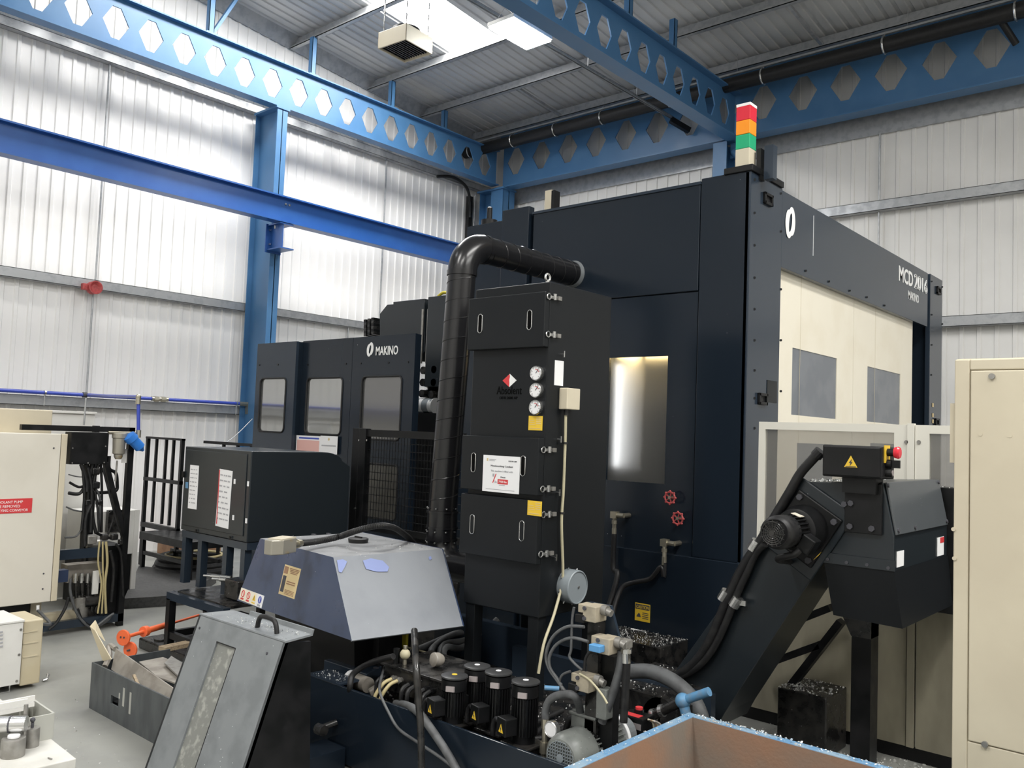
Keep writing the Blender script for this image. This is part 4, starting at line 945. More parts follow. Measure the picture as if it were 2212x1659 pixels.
# ------------------------------------------------------------------ coolant tank
YT, ZR, ZK = 3.63, .50, .38
t = thing('coolant_tank', 'long low navy coolant tank filling the foreground below the cabinet', 'tank', (-3.5, 4.5, 0))
tx0, tx1, ty1 = at(668, 1460, Y=YT).x, -1.95, 5.65
b = MB(); b.box(tx0, tx1, YT, YT+.02, 0.02, ZR); b.build('front_wall', 'navy', t, bev=.004)
b = MB(); b.box(tx0, tx0+.02, YT+.02, ty1, .02, ZR); b.box(tx1-.02, tx1, YT+.02, 4.9, .02, ZR); b.box(-2.92, tx1, 4.88, 4.9, .02, ZR-.002); b.box(-2.94, -2.92, 4.88, ty1, .02, ZR); b.box(tx0, -2.92, ty1-.02, ty1, .02, ZR-.002); b.build('wall', 'navy', t)
MB().box(tx0+.02, tx1-.02, YT+.02, 4.88, .0, ZK).box(tx0+.02, -2.94, 4.88, ty1-.02, 0, ZK).build('deck', 'greasy', t)
rm = MB(); rm.box(tx0-.002, at(745, 1480, Z=ZR).x, YT-.004, YT+.16, ZR, ZR+.012); rm.build('rim_ledge', 'navyl', t)
# lid plate
zl_ = .54; c = [at(*p, Z=zl_) for p in ((700, 1425), (768, 1410), (835, 1432), (792, 1456))]
for p in c: p.y = max(p.y, YT+.12)
MB().prism([V((p.x, p.y, ZK)) for p in c], EZ*(zl_-ZK)).build('lid_box', 'navyl', t, bev=.005)
p = at(812, 1443, Z=zl_); MB().cyl((p.x, p.y, zl_), (p.x, p.y, zl_+.002), .02, n=14).build('drain_hole', 'ink', t)
# raised kerb behind, under the hood
a = at(690, 1388, Y=5.2); MB().box(tx0-.3, -3.95, 5.1, 5.18, ZK, .70).build('kerb', 'navyl', t)
hp = at(905, 1400, Z=.62); MB().box(-4.25, -2.6, 5.0, 5.06, ZK, ZK+.22).build('kerb', 'navyl', t)
# tilted panel with a steel pipe end at the front
c = at(690, 1575, Y=YT-.1)
MB().cyl(c, at(728, 1560, Y=YT+.0), .022, n=12).cyl(c-EX*.02, c+EX*.05, .036, n=8).build('drain_valve', 'greasy', t, smooth=True)
c = at(685, 1625, Y=YT-.16); MB().box(c.x-.12, c.x+.10, YT-.32, YT-.01, 0, c.z+.02).build('valve_bracket', 'navy', t, bev=.004)
# terminal manifold with cable glands
zt = .655
q = [at(831, 1431, Z=zt), at(943, 1469, Z=zt), at(1003, 1440, Z=zt), at(895, 1404, Z=zt)]
x0, x1 = q[0].x, q[1].x+.03; y0, y1 = q[0].y, q[0].y+.42
t = thing('terminal_box', 'flat black terminal box with a row of cable glands on the tank deck', 'box', (x0, y0, ZK))
MB().box(x0, x1, y0, y1, zt-.17, zt).build('enclosure', 'greasy', t, bev=.006)
MB().box(x0-.02, x1+.02, y0-.02, y1+.02, zt-.012, zt+.004).build('lid', 'greasy', t, bev=.003)
MB().box(x0+.05, x1-.05, y0+.1, y1-.1, ZK, zt-.17).build('foot', 'black', t)
for i, fx in enumerate((.08, .22, .32, .52, .62, .78, .88)):
    x = x0+(x1-x0)*fx; y = y0-.03; z = zt-.075
    MB().cyl((x, y0, z), (x, y0-.04, z), .016, n=10).cyl((x, y0-.02, z), (x, y0-.034, z), .022, n=6).build('gland', 'dull' if i in (1, 2) else 'black', t, smooth=False)
    g = 'yellowed cable bending down out of the terminal box' if i in (1, 2) else 'black cable bending down out of the terminal box'
    if i in (1, 2): hose([(x, y0-.04, z), (x-.01, y0-.10, z-.02), (x-.03, y0-.15, z-.10), (x-.03, y0-.15, z-.2), (x+.0, y0-.12, ZK+.02)], .012, 'yellowed cable curving out of the terminal box, %s of the pair' % ('left' if i == 1 else 'right'), 'cable', 'hosey', 'cable')
    else:
        b = MB().tube([(x, y0-.04, z), (x, y0-.085, z-.015), (x, y0-.10, z-.06), (x, y0-.09, z-.22), (x+.03, y0-.03, ZK+.015)], .014, 8).build('cable_tail', 'rubber', t, smooth=True)
# ------------------------------------------------------------------ four vertical coolant pumps
def pump(loc, lab, h, tag_m, proto=[]):
    t = thing('coolant_pump', lab, 'pump', loc, 'coolant pumps on the tank')
    x, y, z = loc; r = .074
    b = MB(); b.cyl((x, y, z+.015), (x, y, z+h-.09), r*.86, n=28)
    for k in range(26):
        a = 2*math.pi*k/26; u = V((math.cos(a), math.sin(a), 0)); b.obox(V((x, y, z+.06+(h-.15)/2))+u*r*.93, u*r*.10, EZ*(h-.15)/2, u.cross(EZ)*.0035)
    b.build('finned_body', 'black', t)
    c = MB().lathe((x, y, z), EZ, [(h-.085, r+.003), (h-.022, r+.003), (h-.021, r*.9), (h-.015, r*.9)], 32).build('fan_cowl', 'black', t, smooth=True)
    MB().lathe((x, y, z), EZ, [(h-.016, r+.002), (h-.012, r+.008), (h-.004, r+.007), (h, r*.93), (h+.001, r*.3)], 32).build('rain_cap', 'cap', c, smooth=True)
    MB().cyl((x, y, z+h-.002), (x, y, z+h+.002), .017, n=14).build('cap_dot', tag_m, c)
    n = V((-.25, -.97, 0)).normalized(); s = n.cross(EZ)
    sl_ = (n-s*.9).normalized(); MB().obox(V((x, y, z+h-.065))+sl_*(r+.005), sl_.cross(EZ)*.024, EZ*.016, n*.004).build('nameplate', 'pinkish', c)
    tb = MB().obox(V((x, y, z+.12))+n*(r+.045), s*.044, EZ*.048, n*.04).build('terminal_box', 'black', t, bev=.005)
    cc = V((x, y, z+.11))+n*(r+.0855)
    MB().prism([cc-s*.022-EZ*.02, cc+s*.022-EZ*.02, cc+EZ*.026], n*.0015).build('warning_sign', 'yellow', tb)
    MB().prism([cc+n*.002+s*a+EZ*e for a, e in ((.004, .014), (-.007, -.002), (-.001, -.002), (-.004, -.016), (.007, .002), (.001, .002))], n*.001).build('bolt_symbol', 'ink', tb)
    p = V((x, y, z+.12))+s*-.05*-1+n*(r+.05)
    MB().tube([p, p+s*.05+EZ*.01, p+s*.075-EZ*.03, p+s*.08-EZ*.09], .015, 10).build('elbow_gland', 'rubber', t, smooth=True)
    MB().box(x-.10, x+.10, y-.09, y+.09, z-.0, z+.015).build('base_plate', 'greasy', t, bev=.004)
    MB().box(x-.07, x+.07, y-.07, y+.07, ZK-.0, z).build('pump_foot', 'greasy', t)
    return t
specs = [((982, 1457), .29, 'yellow', 'black coolant pump with yellow cap dot, leftmost of the four'), ((1031, 1436), .325, 'paper', 'black coolant pump second from left, tallest and furthest back'),
         ((1077, 1449), .345, 'paper', 'black coolant pump third from left, in front of cabinet leg'), ((1136, 1469), .355, 'paper', 'black coolant pump rightmost of the four, beside cream cable')]
for (px, py), h, tm, lab in specs:
    zc = .452+h; c = at(px, py, Z=zc); pump((c.x, c.y, .452), lab, h, tm)
# ------------------------------------------------------------------ hose loops on the deck
zk = .47
def zh(pts, z): return [at(px, py, Z=z+dz) for px, py, dz in pts]
hose(zh([(1075, 1338, .2), (1045, 1362, .12), (980, 1370, .09), (935, 1400, .06), (932, 1428, .03)], zk), .026, 'grey hose coming from under the cabinet and ending on the terminal box', 'hose', 'rubberg')
hose(zh([(1068, 1352, .16), (1010, 1382, .1), (962, 1392, .10), (952, 1415, .06), (970, 1440, .02), (1000, 1450, 0)], zk), .026, 'grey hose looping wide behind the leftmost pump', 'hose', 'rubberg')
hose(zh([(1060, 1360, .1), (1000, 1398, .08), (965, 1398, .12), (960, 1420, .08), (990, 1436, .02), (1020, 1448, 0)], zk), .024, 'grey hose of the inner loop behind the pumps', 'hose', 'rubberg')
hose(zh([(985, 1366, .06), (920, 1395, .06), (885, 1408, .05), (850, 1412, .03)], zk), .022, 'grey hose running left towards the hood underside', 'hose', 'rubberg')
hose(zh([(1005, 1360, .02), (950, 1385, .02), (905, 1402, .02)], zk), .022, 'dark hose lying lowest below the grey loops', 'hose', 'rubber')
hose(zh([(850, 1418, .28), (800, 1432, .2), (764, 1455, .12), (756, 1482, .05), (757, 1495, 0)], zk), .020, 'black hose arching over the tank lid plate', 'hose')
# yellow sling strap and rope hanging below the hood
o = MB().obox(at(868, 1388, Y=4.35), EX*.055, EY*.012, EZ*.10).build('lifting_sling', 'yell2', org=at(868, 1415, Y=4.35)); tag(o, 'folded yellow lifting sling hanging below the grey hood', 'sling')
hose([at(878, 1398, Y=4.3), at(905, 1405, Y=4.35), at(942, 1416, Y=4.4)], .007, 'thin cream cord stretched from the yellow sling across the box', 'cord', 'cable', 'cord')
c = at(948, 1428, Z=.70); t = thing('round_plug', 'dirty round multi-pin plug lying on the terminal box', 'plug', (c.x, c.y, .66)); MB().lathe((c.x, c.y+.03, .705), V((-.2, -1, .1)), [(0, .03), (.03, .045), (.07, .045), (.075, .035)], 18).build('shell', 'scrap', t, smooth=True); MB().ring((c.x-.012, c.y-.03, .712), V((-.2, -1, .1)), .038, .008, 20, 6).build('coupling_ring', 'dull', t, smooth=True)
c = at(875, 1415, Z=.72); t = thing('knob_valve', 'off white round knob valve at the terminal box corner', 'valve', (c.x, c.y, .66)); MB().ball((c.x, c.y, .725), .035, 14).build('knob', 'cable', t, smooth=True); MB().cyl((c.x, c.y, .66), (c.x, c.y, .78), .014, n=10).build('stem', 'brass', t); MB().cyl((c.x-.06, c.y-.02, .66), (c.x-.06, c.y-.02, .755), .022, n=12).build('regulator', 'black', t)
# dark jacks and cast fittings in the tray left of the terminal box
c = at(765, 1478, Z=.45); c.y = max(c.y, YT+.13); t = thing('cast_valve', 'dirty cast valve and white collar lying in the tank tray', 'valve', (c.x, c.y, ZK)); MB().cyl((c.x, c.y, ZK+.10), (c.x+.16, c.y-.01, ZK+.10), .05, n=16).build('barrel', 'scrap', t, smooth=True); MB().cyl((c.x-.05, c.y, ZK+.10), (c.x-.02, c.y, ZK+.10), .055, n=16).build('collar', 'paper', t); MB().bar((c.x+.20, c.y-.03, ZK+.06), (c.x+.28, c.y+.12, ZK+.16), .05).build('lever', 'scrap', t, bev=.01)
# thin cable draped over the tank front and the thick drain hose
hose([at(831, 1440, Y=YT+.25), at(821, 1475, Y=YT+.08), at(822, 1500, Y=YT-.02), at(840, 1540, Y=YT-.03), at(862, 1575, Y=YT-.03), at(905, 1605, Y=YT-.06), at(950, 1635, Y=YT-.06), at(985, 1662, Y=YT-.06), at(1020, 1690, Y=YT-.06)], .009, 'thin grey cable draped over the tank front', 'cable', 'rubberg', 'cable')
hose([at(855, 1520, Y=YT+.12), at(880, 1524, Y=YT+.06), at(905, 1540, Y=YT-.04), at(935, 1580, Y=YT-.05), at(968, 1630, Y=YT-.05), at(995, 1680, Y=YT-.05)], .024, 'thick grey hose sagging diagonally down the tank front', 'hose', 'rubberg')
p = [at(895, 1362, Y=3.45), at(899, 1440, Y=3.28), at(904, 1510, Y=3.28), at(909, 1580, Y=3.28), at(911, 1680, Y=3.28)]
o = MB().tube(p, .020, 10).build('hanging_hose', 'greasy', org=p[-1], smooth=True); tag(o, 'oily black hose hanging straight down in front of the tank from the hood', 'hose')

# ------------------------------------------------------------------ worn blue hood with hose and connector
zH = 1.30
A, B, C = (at(*p, Z=zH) for p in ((562, 1163), (720, 1204), (960, 1186)))
e1 = (B-A).normalized(); e2 = EZ.cross(e1); D = A+e2*(C-B).dot(e2); C = B+e2*(C-B).dot(e2)
hx0, hx1, hy0, hy1 = A.x, C.x, (A.y+B.y)/2, C.y
t = thing('conveyor_hood', 'tapered worn blue and grey hood with tan label over the tank end', 'hood', ((hx0+hx1)/2, (hy0+hy1)/2, .75))
def onpl(px, py, P0, nrm):
    d = FW + RT*((px-W/2)/F) - UP*((py-H/2)/F); return CAM + d*((P0-CAM).dot(nrm)/d.dot(nrm))
G_ = onpl(512, 1297, A-e2*.10, e2); n1 = (B-A).cross(G_-A); F_ = onpl(760, 1384, A, n1); n2 = (C-B).cross(F_-B); E_ = onpl(1003, 1352, B, n2)
bx0, bx1, by0, by1 = G_.x+.1, F_.x, G_.y, E_.y
top = [A, B, C, D]; bot = [G_, F_, E_, G_+(E_-F_)+EZ*(G_.z-E_.z)*0]
def shell(name, q, m, th=.012):
    q = [V(p) for p in q]; n = (q[1]-q[0]).cross(q[2]-q[0]).normalized(); return MB().prism(q, n*-th).build(name, m, t)
shell('blue_side', [bot[0], bot[1], top[1], top[0]], 'bluetank'); fs = shell('grey_face', [bot[1], bot[2], top[2], top[1]], 'hoodgrey')
nf = (bot[2]-bot[1]).cross(top[1]-bot[1]).normalized(); nf = nf if nf.x > 0 else -nf
def onface(px, py):
    d = FW + RT*((px-W/2)/F) - UP*((py-H/2)/F); k = (bot[1]-CAM).dot(nf)/d.dot(nf); return CAM+d*k+nf*.006
for pg in (((783, 1212), (800, 1207), (826, 1212), (840, 1226), (836, 1236), (812, 1236), (790, 1230)), ((727, 1211), (740, 1209), (749, 1214), (745, 1224), (737, 1238), (731, 1236)), ((925, 1204), (930, 1202), (932, 1208), (927, 1211))):
    MB().poly([onface(*p) for p in pg]).build('paint_patch', 'patch', fs)
shell('top_sheet', [top[0], top[1], top[2], top[3]], 'hoodtop'); shell('back_side', [bot[2], bot[3], top[3], top[2]], 'bluetank'); shell('end_face', [bot[3], bot[0], top[0], top[3]], 'bluetank')
c = at(774, 1166, Z=zH+.02); k = MB().lathe((c.x, c.y, zH), EZ, [(0, .075), (.03, .08), (.035, .07), (.036, .04)], 28).build('filler_cap', 'rubber', t, smooth=True)
MB().bar((c.x-.04, c.y, zH+.04), (c.x+.04, c.y, zH+.04), .014).build('grip', 'rubber', k)
n = (bot[1]-bot[0]).cross(top[0]-bot[0]).normalized(); n = n if n.y < 0 else -n
def onside(px, py):
    d = FW + RT*((px-W/2)/F) - UP*((py-H/2)/F); k = (top[0]-CAM).dot(n)/d.dot(n); return CAM+d*k
rr = e1; uu = n.cross(rr) if n.cross(rr).z > 0 else -n.cross(rr)
c = onside(626, 1256); w = abs(onside(645, 1256).x-onside(608, 1256).x); h = (onside(626, 1225)-onside(626, 1287)).length
lb = plate('tan_label', 'tan', t, c, rr, uu, w, h, .002); m = MB()
for i in range(4): m.obox(c+uu*h*(.42-i*.05)+rr*w*.15+n*.003, rr*w*(.30-.03*i), uu*h*.014, n*.0005)
for i in range(2): m.obox(c-uu*h*(.02+i*.07)+rr*w*.1+n*.003, rr*w*.26, uu*h*.018, n*.0005)
for i in range(4): m.obox(c-uu*h*(.30+i*.045)+rr*w*.12+n*.003, rr*w*.28, uu*h*.01, n*.0005)
m.build('print', 'brown', lb); MB().obox(c-rr*w*.34-uu*h*.13+n*.003, rr*w*.10, uu*h*.27, n*.0005).build('picture', 'ink', lb); MB().obox(c-rr*w*.34+uu*h*.33+n*.003, rr*w*.12, uu*h*.12, n*.0005).build('logo_patch', 'brown', lb)
c = onside(543, 1291); w = abs(onside(569, 1300).x-onside(519, 1283).x); h = (onside(543, 1278)-onside(543, 1303)).length
sl = plate('warning_strip', 'paper', t, c, rr, uu, w, h, .002)
MB().obox(c-rr*w*.14+n*.0024, rr*w*.36, uu*h*.5, n*.0004).build('cream_patch', 'creaml', sl)
for i, kx in enumerate((-.36, -.12, .13, .37)):
    p = c+rr*w*kx+uu*h*.08+n*.003
    if i < 2: MB().ring(p, n, h*.26, h*.04, 20, 5).bar(p-rr*h*.17+uu*h*.17, p+rr*h*.17-uu*h*.17, h*.06, .001, up=n).build('ban_sign', 'red', sl); MB().obox(p-uu*h*.42, rr*h*.28, uu*h*.07, n*.0005).build('caption', 'red', sl)
    elif i == 2:
        MB().prism([p-rr*h*.28-uu*h*.24, p+rr*h*.28-uu*h*.24, p+uu*h*.30], n*.001).build('hazard_sign', 'yellow', sl); MB().obox(p-uu*h*.03+n*.0015, rr*h*.03, uu*h*.14, n*.0004).build('mark', 'ink', sl); MB().obox(p-uu*h*.42, rr*h*.28, uu*h*.05, n*.0005).build('caption', 'yellow', sl)
    else: MB().cyl(p, p+n*.001, h*.29, n=20).build('duty_sign', 'bpipe', sl); MB().obox(p+n*.0015, rr*h*.035, uu*h*.2, n*.0004).build('mark', 'decal', sl); MB().obox(p-uu*h*.44, rr*h*.26, uu*h*.08, n*.0005).build('caption', 'inkg', sl)
# connector block and corrugated hose
c = at(615, 1180, Z=zH+.06); c2 = at(640, 1172, Z=zH+.07); dr = (c2-c); dr.z = 0; dr.normalize(); sd = dr.cross(EZ)
bl = MB(); bl.prism([c-dr*.09+sd*.05-EZ*.045, c-dr*.16-sd*.0-EZ*.045, c-dr*.14-sd*.07-EZ*.045, c+dr*.07-sd*.07-EZ*.045, c+dr*.07+sd*.05-EZ*.045], EZ*.10)
bl.build('connector_block', 'bronze', t, bev=.006)
MB().obox(c-dr*.02-sd*.01+EZ*.058, dr*.085, sd*.055, EZ*.004).build('block_lid', 'cream', t)
MB().cyl(c+dr*.07, c+dr*.11, .03, n=8).cyl(c+dr*.11, c+dr*.15, .024, n=14).cyl(c+dr*.15, c+dr*.17, .032, n=8).cyl(c+dr*.17, c+dr*.20, .026, n=14).build('brass_union', 'brass', t)
pts = [c+dr*.19, at(680, 1170, Z=zH+.05), at(730, 1160, Z=zH+.06), at(772, 1146, Z=zH+.13), at(815, 1136, Z=zH+.17), at(850, 1140, Z=zH+.14), at(878, 1158, Z=zH+.05), at(892, 1172, Z=zH-.02)]
MB().tube(pts, [.0245, .0195], 12, smooth=26).build('corrugated_hose', 'rubber', t, smooth=True)
for px, py in ((593, 1161), (668, 1152), (700, 1150)): p = at(px+10, py+3, Z=zH+.003); MB().box(p.x-.02, p.x+.02, p.y-.012, p.y+.012, zH, zH+.008).build('slot', 'ink', t)
# neck under the hood that carries it down to the tank
MB().hexa([(bx0+.35, by0+.15, .1), (bx1-.35, by0+.15, .1), (bx1-.35, by1-.15, .1), (bx0+.35, by1-.15, .1), (hx0+.1, hy0+.1, zH-.1), (hx1-.1, hy0+.1, zH-.1), (hx1-.1, hy1-.1, zH-.1), (hx0+.1, hy1-.1, zH-.1)]).build('neck', 'black', t)
MB().box(bx1-.32, bx1-.26, by0+.25, by0+.31, .42, F_.z+.2).build('prop', 'black', t)
MB().box(bx0+.36, bx1-.36, by0+.16, by1-.16, 0, .1).build('foot', 'black', t)

# ------------------------------------------------------------------ grey hopper with leaning front panel, in front of the hood
zP = 1.0
a, b = at(441, 1326, Z=zP), at(606, 1390, Z=zP)
yp = (a.y+b.y)/2; px0, px1 = a.x, b.x
t = thing('chip_hopper', 'grey hopper whose leaning front panel has a scratched sunken window and black handle', 'hopper', ((px0+px1)/2, yp+.3, 0))
l0 = at(330, 1659, X=px0); l1 = at(510, 1659, X=px1)
slope = ((zP-l1.z)/(yp-l1.y)+(zP-l0.z)/(yp-l0.y))/2
yb = yp-zP/slope
u = V((0, yp-yb, zP)).normalized(); nn = EX.cross(u); r_ = EX; O = V((px0, yb, 0)); Lh = V((0, yp-yb, zP)).length; Wd = px1-px0
def S_(x, h, o=0): return O+EX*x+u*h+nn*o
def onpan(px, py):
    d = FW + RT*((px-W/2)/F) - UP*((py-H/2)/F); k = (O-CAM).dot(nn)/d.dot(nn); p = CAM+d*k; return (p.x-px0, (p-O).dot(u))
r1, r2, r3 = onpan(462, 1387), onpan(510, 1398), onpan(390, 1659)
rx0, rx1, rt = r1[0]*.75+r3[0]*.25, r2[0], (r1[1]+r2[1])/2; rb = .03
fr = MB(); th = .02
for x0, x1, h0, h1 in ((0, rx0, 0, Lh), (rx1, Wd, 0, Lh), (rx0, rx1, rt, Lh), (rx0, rx1, 0, rb)):
    fr.hexa([S_(x0, h0, -th), S_(x1, h0, -th), S_(x1, h1, -th), S_(x0, h1, -th), S_(x0, h0), S_(x1, h0), S_(x1, h1), S_(x0, h1)])
fr.build('front_panel', 'grey', t)
MB().hexa([S_(rx0-.02, rb-.02, -.055), S_(rx1+.02, rb-.02, -.055), S_(rx1+.02, rt+.02, -.055), S_(rx0-.02, rt+.02, -.055), S_(rx0-.02, rb-.02, -.03), S_(rx1+.02, rb-.02, -.03), S_(rx1+.02, rt+.02, -.03), S_(rx0-.02, rt+.02, -.03)]).build('sunken_window', 'scratch', t) if False else None
M['scratch'] = mat('scratched chip-dusted sheet', (.20, .205, .19), .42, col2=(.36, .36, .33), nscale=22, nmix=(.52, .68), noise=.1, specks=46)
w = MB(); w.hexa([S_(rx0-.0, rb, -.018), S_(rx1, rb, -.018), S_(rx1, rt, -.018), S_(rx0, rt, -.018), S_(rx0, rb, -.012), S_(rx1, rb, -.012), S_(rx1, rt, -.012), S_(rx0, rt, -.012)]); w.build('sunken_window', 'scratch', t)
w = MB()
w.obox(S_(rx1, (rb+rt)/2, -.006), EX*.003, u*(rt-rb)/2, nn*.007)
w.obox(S_((rx0+rx1)/2, rt, -.006), EX*(rx1-rx0)/2, u*.003, nn*.007); w.build('window_edge', 'black', t)
d = .62
side = [S_(Wd, 0), S_(Wd, Lh), V((px1, yp+.17, zP-.02)), V((px1, yp+.22, .0))]
MB().prism([p+EX*.0 for p in side], -EX*.02).build('side_wall', 'black', t)
MB().prism([V((px0, p.y, p.z)) for p in side], EX*.02).build('side_wall', 'black', t)
MB().box(px0+.02, px1-.02, yp+.14, yp+.165, 0, zP-.12).build('back_wall', 'black', t)
MB().hexa([S_(0, Lh-.004), S_(Wd, Lh-.004), V((px1+.02, yp+.16, zP+.015)), V((px0+.12, yp+.16, zP+.015)), S_(0, Lh+.008), S_(Wd, Lh+.008), V((px1+.02, yp+.16, zP+.027)), V((px0+.12, yp+.16, zP+.027))]).build('top_lip', 'grey', t)
MB().hexa([V((px0+.3, yp+.155, zP+.015)), V((px1+.02, yp+.155, zP+.015)), V((px1+.02, yp+.165, zP+.015)), V((px0+.3, yp+.165, zP+.015)), V((px0+.3, yp+.165, zP+.05)), V((px1+.02, yp+.165, zP+.05)), V((px1+.02, yp+.175, zP+.05)), V((px0+.3, yp+.175, zP+.05))]).build('lip_fold', 'grey', t)
hc = at(551, 1352, Z=zP+.05)
MB().tube([(hc.x-.10, yp+.05, zP+.01), (hc.x-.085, yp+.05, zP+.06), (hc.x-.05, yp+.05, zP+.085), (hc.x+.05, yp+.05, zP+.085), (hc.x+.085, yp+.05, zP+.06), (hc.x+.10, yp+.05, zP+.01)], .014, 10).build('handle', 'rubber', t, smooth=True)
for fx, fh in ((.86, .92), (.90, .30), (.72, .06), (.06, .93)): p = S_(Wd*fx, Lh*fh); MB().cyl(p, p+nn*.004, .008, n=8).build('rivet', 'ink', t)
# ------------------------------------------------------------------ inclined chip conveyor on the right
YV, YV2 = 5.20, 6.32
f = lambda px, py: V((lambda p: (p.x, YV, p.z))(at(px, py, Y=YV)))
t = thing('chip_conveyor', 'dark inclined chip conveyor with motor, control box and drop chute beside the white guard', 'conveyor', (-2.4, 6.1, 0))
D_ = EY*(YV2-YV)
trunk = [f(1722, 1041), f(1600, 1250), f(1448, 1463), f(1395, 1560), f(1545, 1575), f(1564, 1541), f(1719, 1300), f(1776, 1216), f(1800, 1160), f(1830, 1046)]
MB().prism([p+EY*.006 for p in trunk], EY*.46).build('trunk', 'slate', t, bev=.006)
XH = f(1931, 1160).x
head = [f(1722, 1041), f(1907, 1042), f(1931, 1160), f(1931, 1236), f(1776, 1214), f(1735, 1200)]
head[2].x = head[3].x = XH
MB().prism(head, D_).build('head', 'slate', t, bev=.005)
# sloping lid with gasket edge, proud of the head
a, b = f(1909, 1043), V((XH, YV, f(1931, 1157).z)); d = (b-a).normalized(); n = V((-d.z, 0, d.x)); n = n if n.x > 0 else -n
q = [a+EY*.02, b+EY*.02, b+D_-EY*.02, a+D_-EY*.02]; MB().prism(q, n*.012).build('sloping_lid', 'lid', t, bev=.003)
for p in (q[0].lerp(q[1], .06), q[1].lerp(q[0], .08)+EY*.03, q[1].lerp(q[0], .08)+EY*.35, q[2].lerp(q[3], .08)-EY*.03, q[3].lerp(q[2], .06)-EY*.03): MB().cyl(p+n*.012, p+n*.022, .012, n=8).build('lid_screw', 'ink', t)
# flared skirt
k0, k1 = f(1780, 1209), V((XH, YV, f(1931, 1234).z)); m0, m1 = f(1796, 1330), f(1946, 1360)
xr = m1.x; zz = at(2030, 1326, X=xr).z
tp = [V((k0.x, YV-.006, k0.z)), V((XH+.006, YV-.006, k1.z)), V((XH+.006, YV2+.006, k1.z)), V((k0.x, YV2+.006, k0.z))]
bt = [V((m0.x, YV+.03, m0.z)), V((xr, YV+.03, m1.z)), V((xr, YV2-.02, m1.z+.0)), V((m0.x, YV2-.05, m0.z))]
s = MB()
for i in range(4):
    j = (i+1) % 4; s.poly([bt[i], bt[j], tp[j], tp[i]]); s.poly([tp[i]+(0, 0, 0) if False else tp[i].lerp(V((sum(p.x for p in tp)/4, 5.76, tp[i].z)), .03), tp[j].lerp(V((sum(p.x for p in tp)/4, 5.76, tp[j].z)), .03), bt[j].lerp(V((sum(p.x for p in bt)/4, 5.76, bt[j].z)), .03), bt[i].lerp(V((sum(p.x for p in bt)/4, 5.76, bt[i].z)), .03)])
s.build('chute_skirt', 'char', t)
MB().box(tp[0].x, XH+.012, YV-.012, YV-.004, k1.z-.0, k1.z+.0601).build('skirt_flange', 'slate', t)
for px, py in ((1788, 1208), (1829, 1215), (1873, 1220), (1919, 1227)): c = at(px, py, Y=YV-.014); MB().cyl(c, c-EY*.007, .010, n=8).build('flange_screw', 'ink', t)
# black cover plate
a, b = f(1829, 1041), f(1907, 1156); MB().box(a.x, b.x, YV-.03, YV, b.z, a.z).build('cover_plate', 'black', t, bev=.003)
for px, py in ((1838, 1087), (1824, 1089), (1836, 1137), (1883, 1142)): c = at(px, py, Y=YV-.032); MB().cyl(c, c-EY*.012, .018, n=6).build('bolt', 'ink', t)
# control box
yk = YV-.12; a, b = at(1777, 960, Y=yk), at(1905, 1036, Y=yk); zb = b.z; dz = .22
cb = MB().box(a.x, b.x, yk, yk+dz, zb, a.z).build('control_box', 'black', t, bev=.008)
MB().box(a.x+.01, b.x-.01, yk-.006, yk, zb+.01, a.z-.01).build('box_lid', 'black', t, bev=.003)
MB().box(a.x+.1, b.x-.05, yk+.05, yk+.18, zb-.09, zb).build('box_bracket', 'black', t)
c = at(1838, 999, Y=yk-.008); MB().prism([c-EX*.038-EZ*.028, c+EX*.038-EZ*.028, c+EZ*.04], -EY*.002).build('warning_sign', 'yellow', cb)
MB().prism([c-EY*.003+EX*x+EZ*z for x, z in ((.007, .022), (-.011, -.003), (-.001, -.003), (-.006, -.022), (.011, .002), (.002, .002))], -EY*.001).build('bolt_symbol', 'ink', cb)
MB().obox(c-EY*.0025-EZ*.024, EX*.03, EY*.0006, EZ*.002).build('sign_edge', 'ink', cb)
bx = b.x
yb_ = at(1916, 970, X=bx).y
MB().box(bx, bx+.006, yk+.03, yk+.12, at(1912, 1000, X=bx).z, at(1912, 962, X=bx).z).build('yellow_plate', 'yellow', cb)
c = V((bx, yk+.075, at(1915, 977, X=bx).z)); es = MB().cyl(c, c+EX*.045, .022, n=16).build('stop_base', 'black', cb); MB().lathe(c+EX*.045, EX, [(0, .030), (.02, .036), (.03, .030), (.032, .012)], 24).build('stop_button', 'lred', cb, smooth=True)
c = V((bx, yk+.075, at(1914, 1002, X=bx).z)); MB().cyl(c, c+EX*.03, .026, n=16).bar(c+EX*.03, c+EX*.075, .016, .045).build('selector', 'black', cb)
c = V((bx, yk+.075, at(1914, 1021, X=bx).z)); MB().cyl(c, c+EX*.035, .024, n=16).build('push_button', 'rubber', cb); MB().cyl(c+EX*.035, c+EX*.038, .017, n=16).build('button_face', 'pinkish', cb)
# gear motor
cP = f(1742, 1141); X0, Z0 = cP.x, cP.z; ln = YV-at(1673, 1156, X=X0).y
al = (f(1719, 1300)-f(1776, 1216)).normalized(); pe = al.cross(EY)
MB().obox(cP-EY*.008-pe*.0, al*.25, EY*.008, pe*.20).build('mount_plate', 'slate', t, bev=.008)
MB().obox(cP-EY*.024, al*.18, EY*.01, pe*.16).build('mount_plate', 'black', t, bev=.008)
for s1, s2 in ((1, 1), (1, -1), (-1, 1), (-1, -1)): p = cP+al*.145*s1+pe*.125*s2-EY*.03; MB().cyl(p, p-EY*.02, .02, n=6).build('bolt', 'ink', t)
MB().lathe((X0, YV-.03, Z0), -EY, [(0, .145), (.05, .145), (.08, .13), (.14, .125), (.15, .10)], 32).build('gear_case', 'black', t, smooth=True)
mb = MB(); y0 = YV-.16; y1 = YV-ln+.12; mb.cyl((X0, y0, Z0), (X0, y1, Z0), .082, n=28)
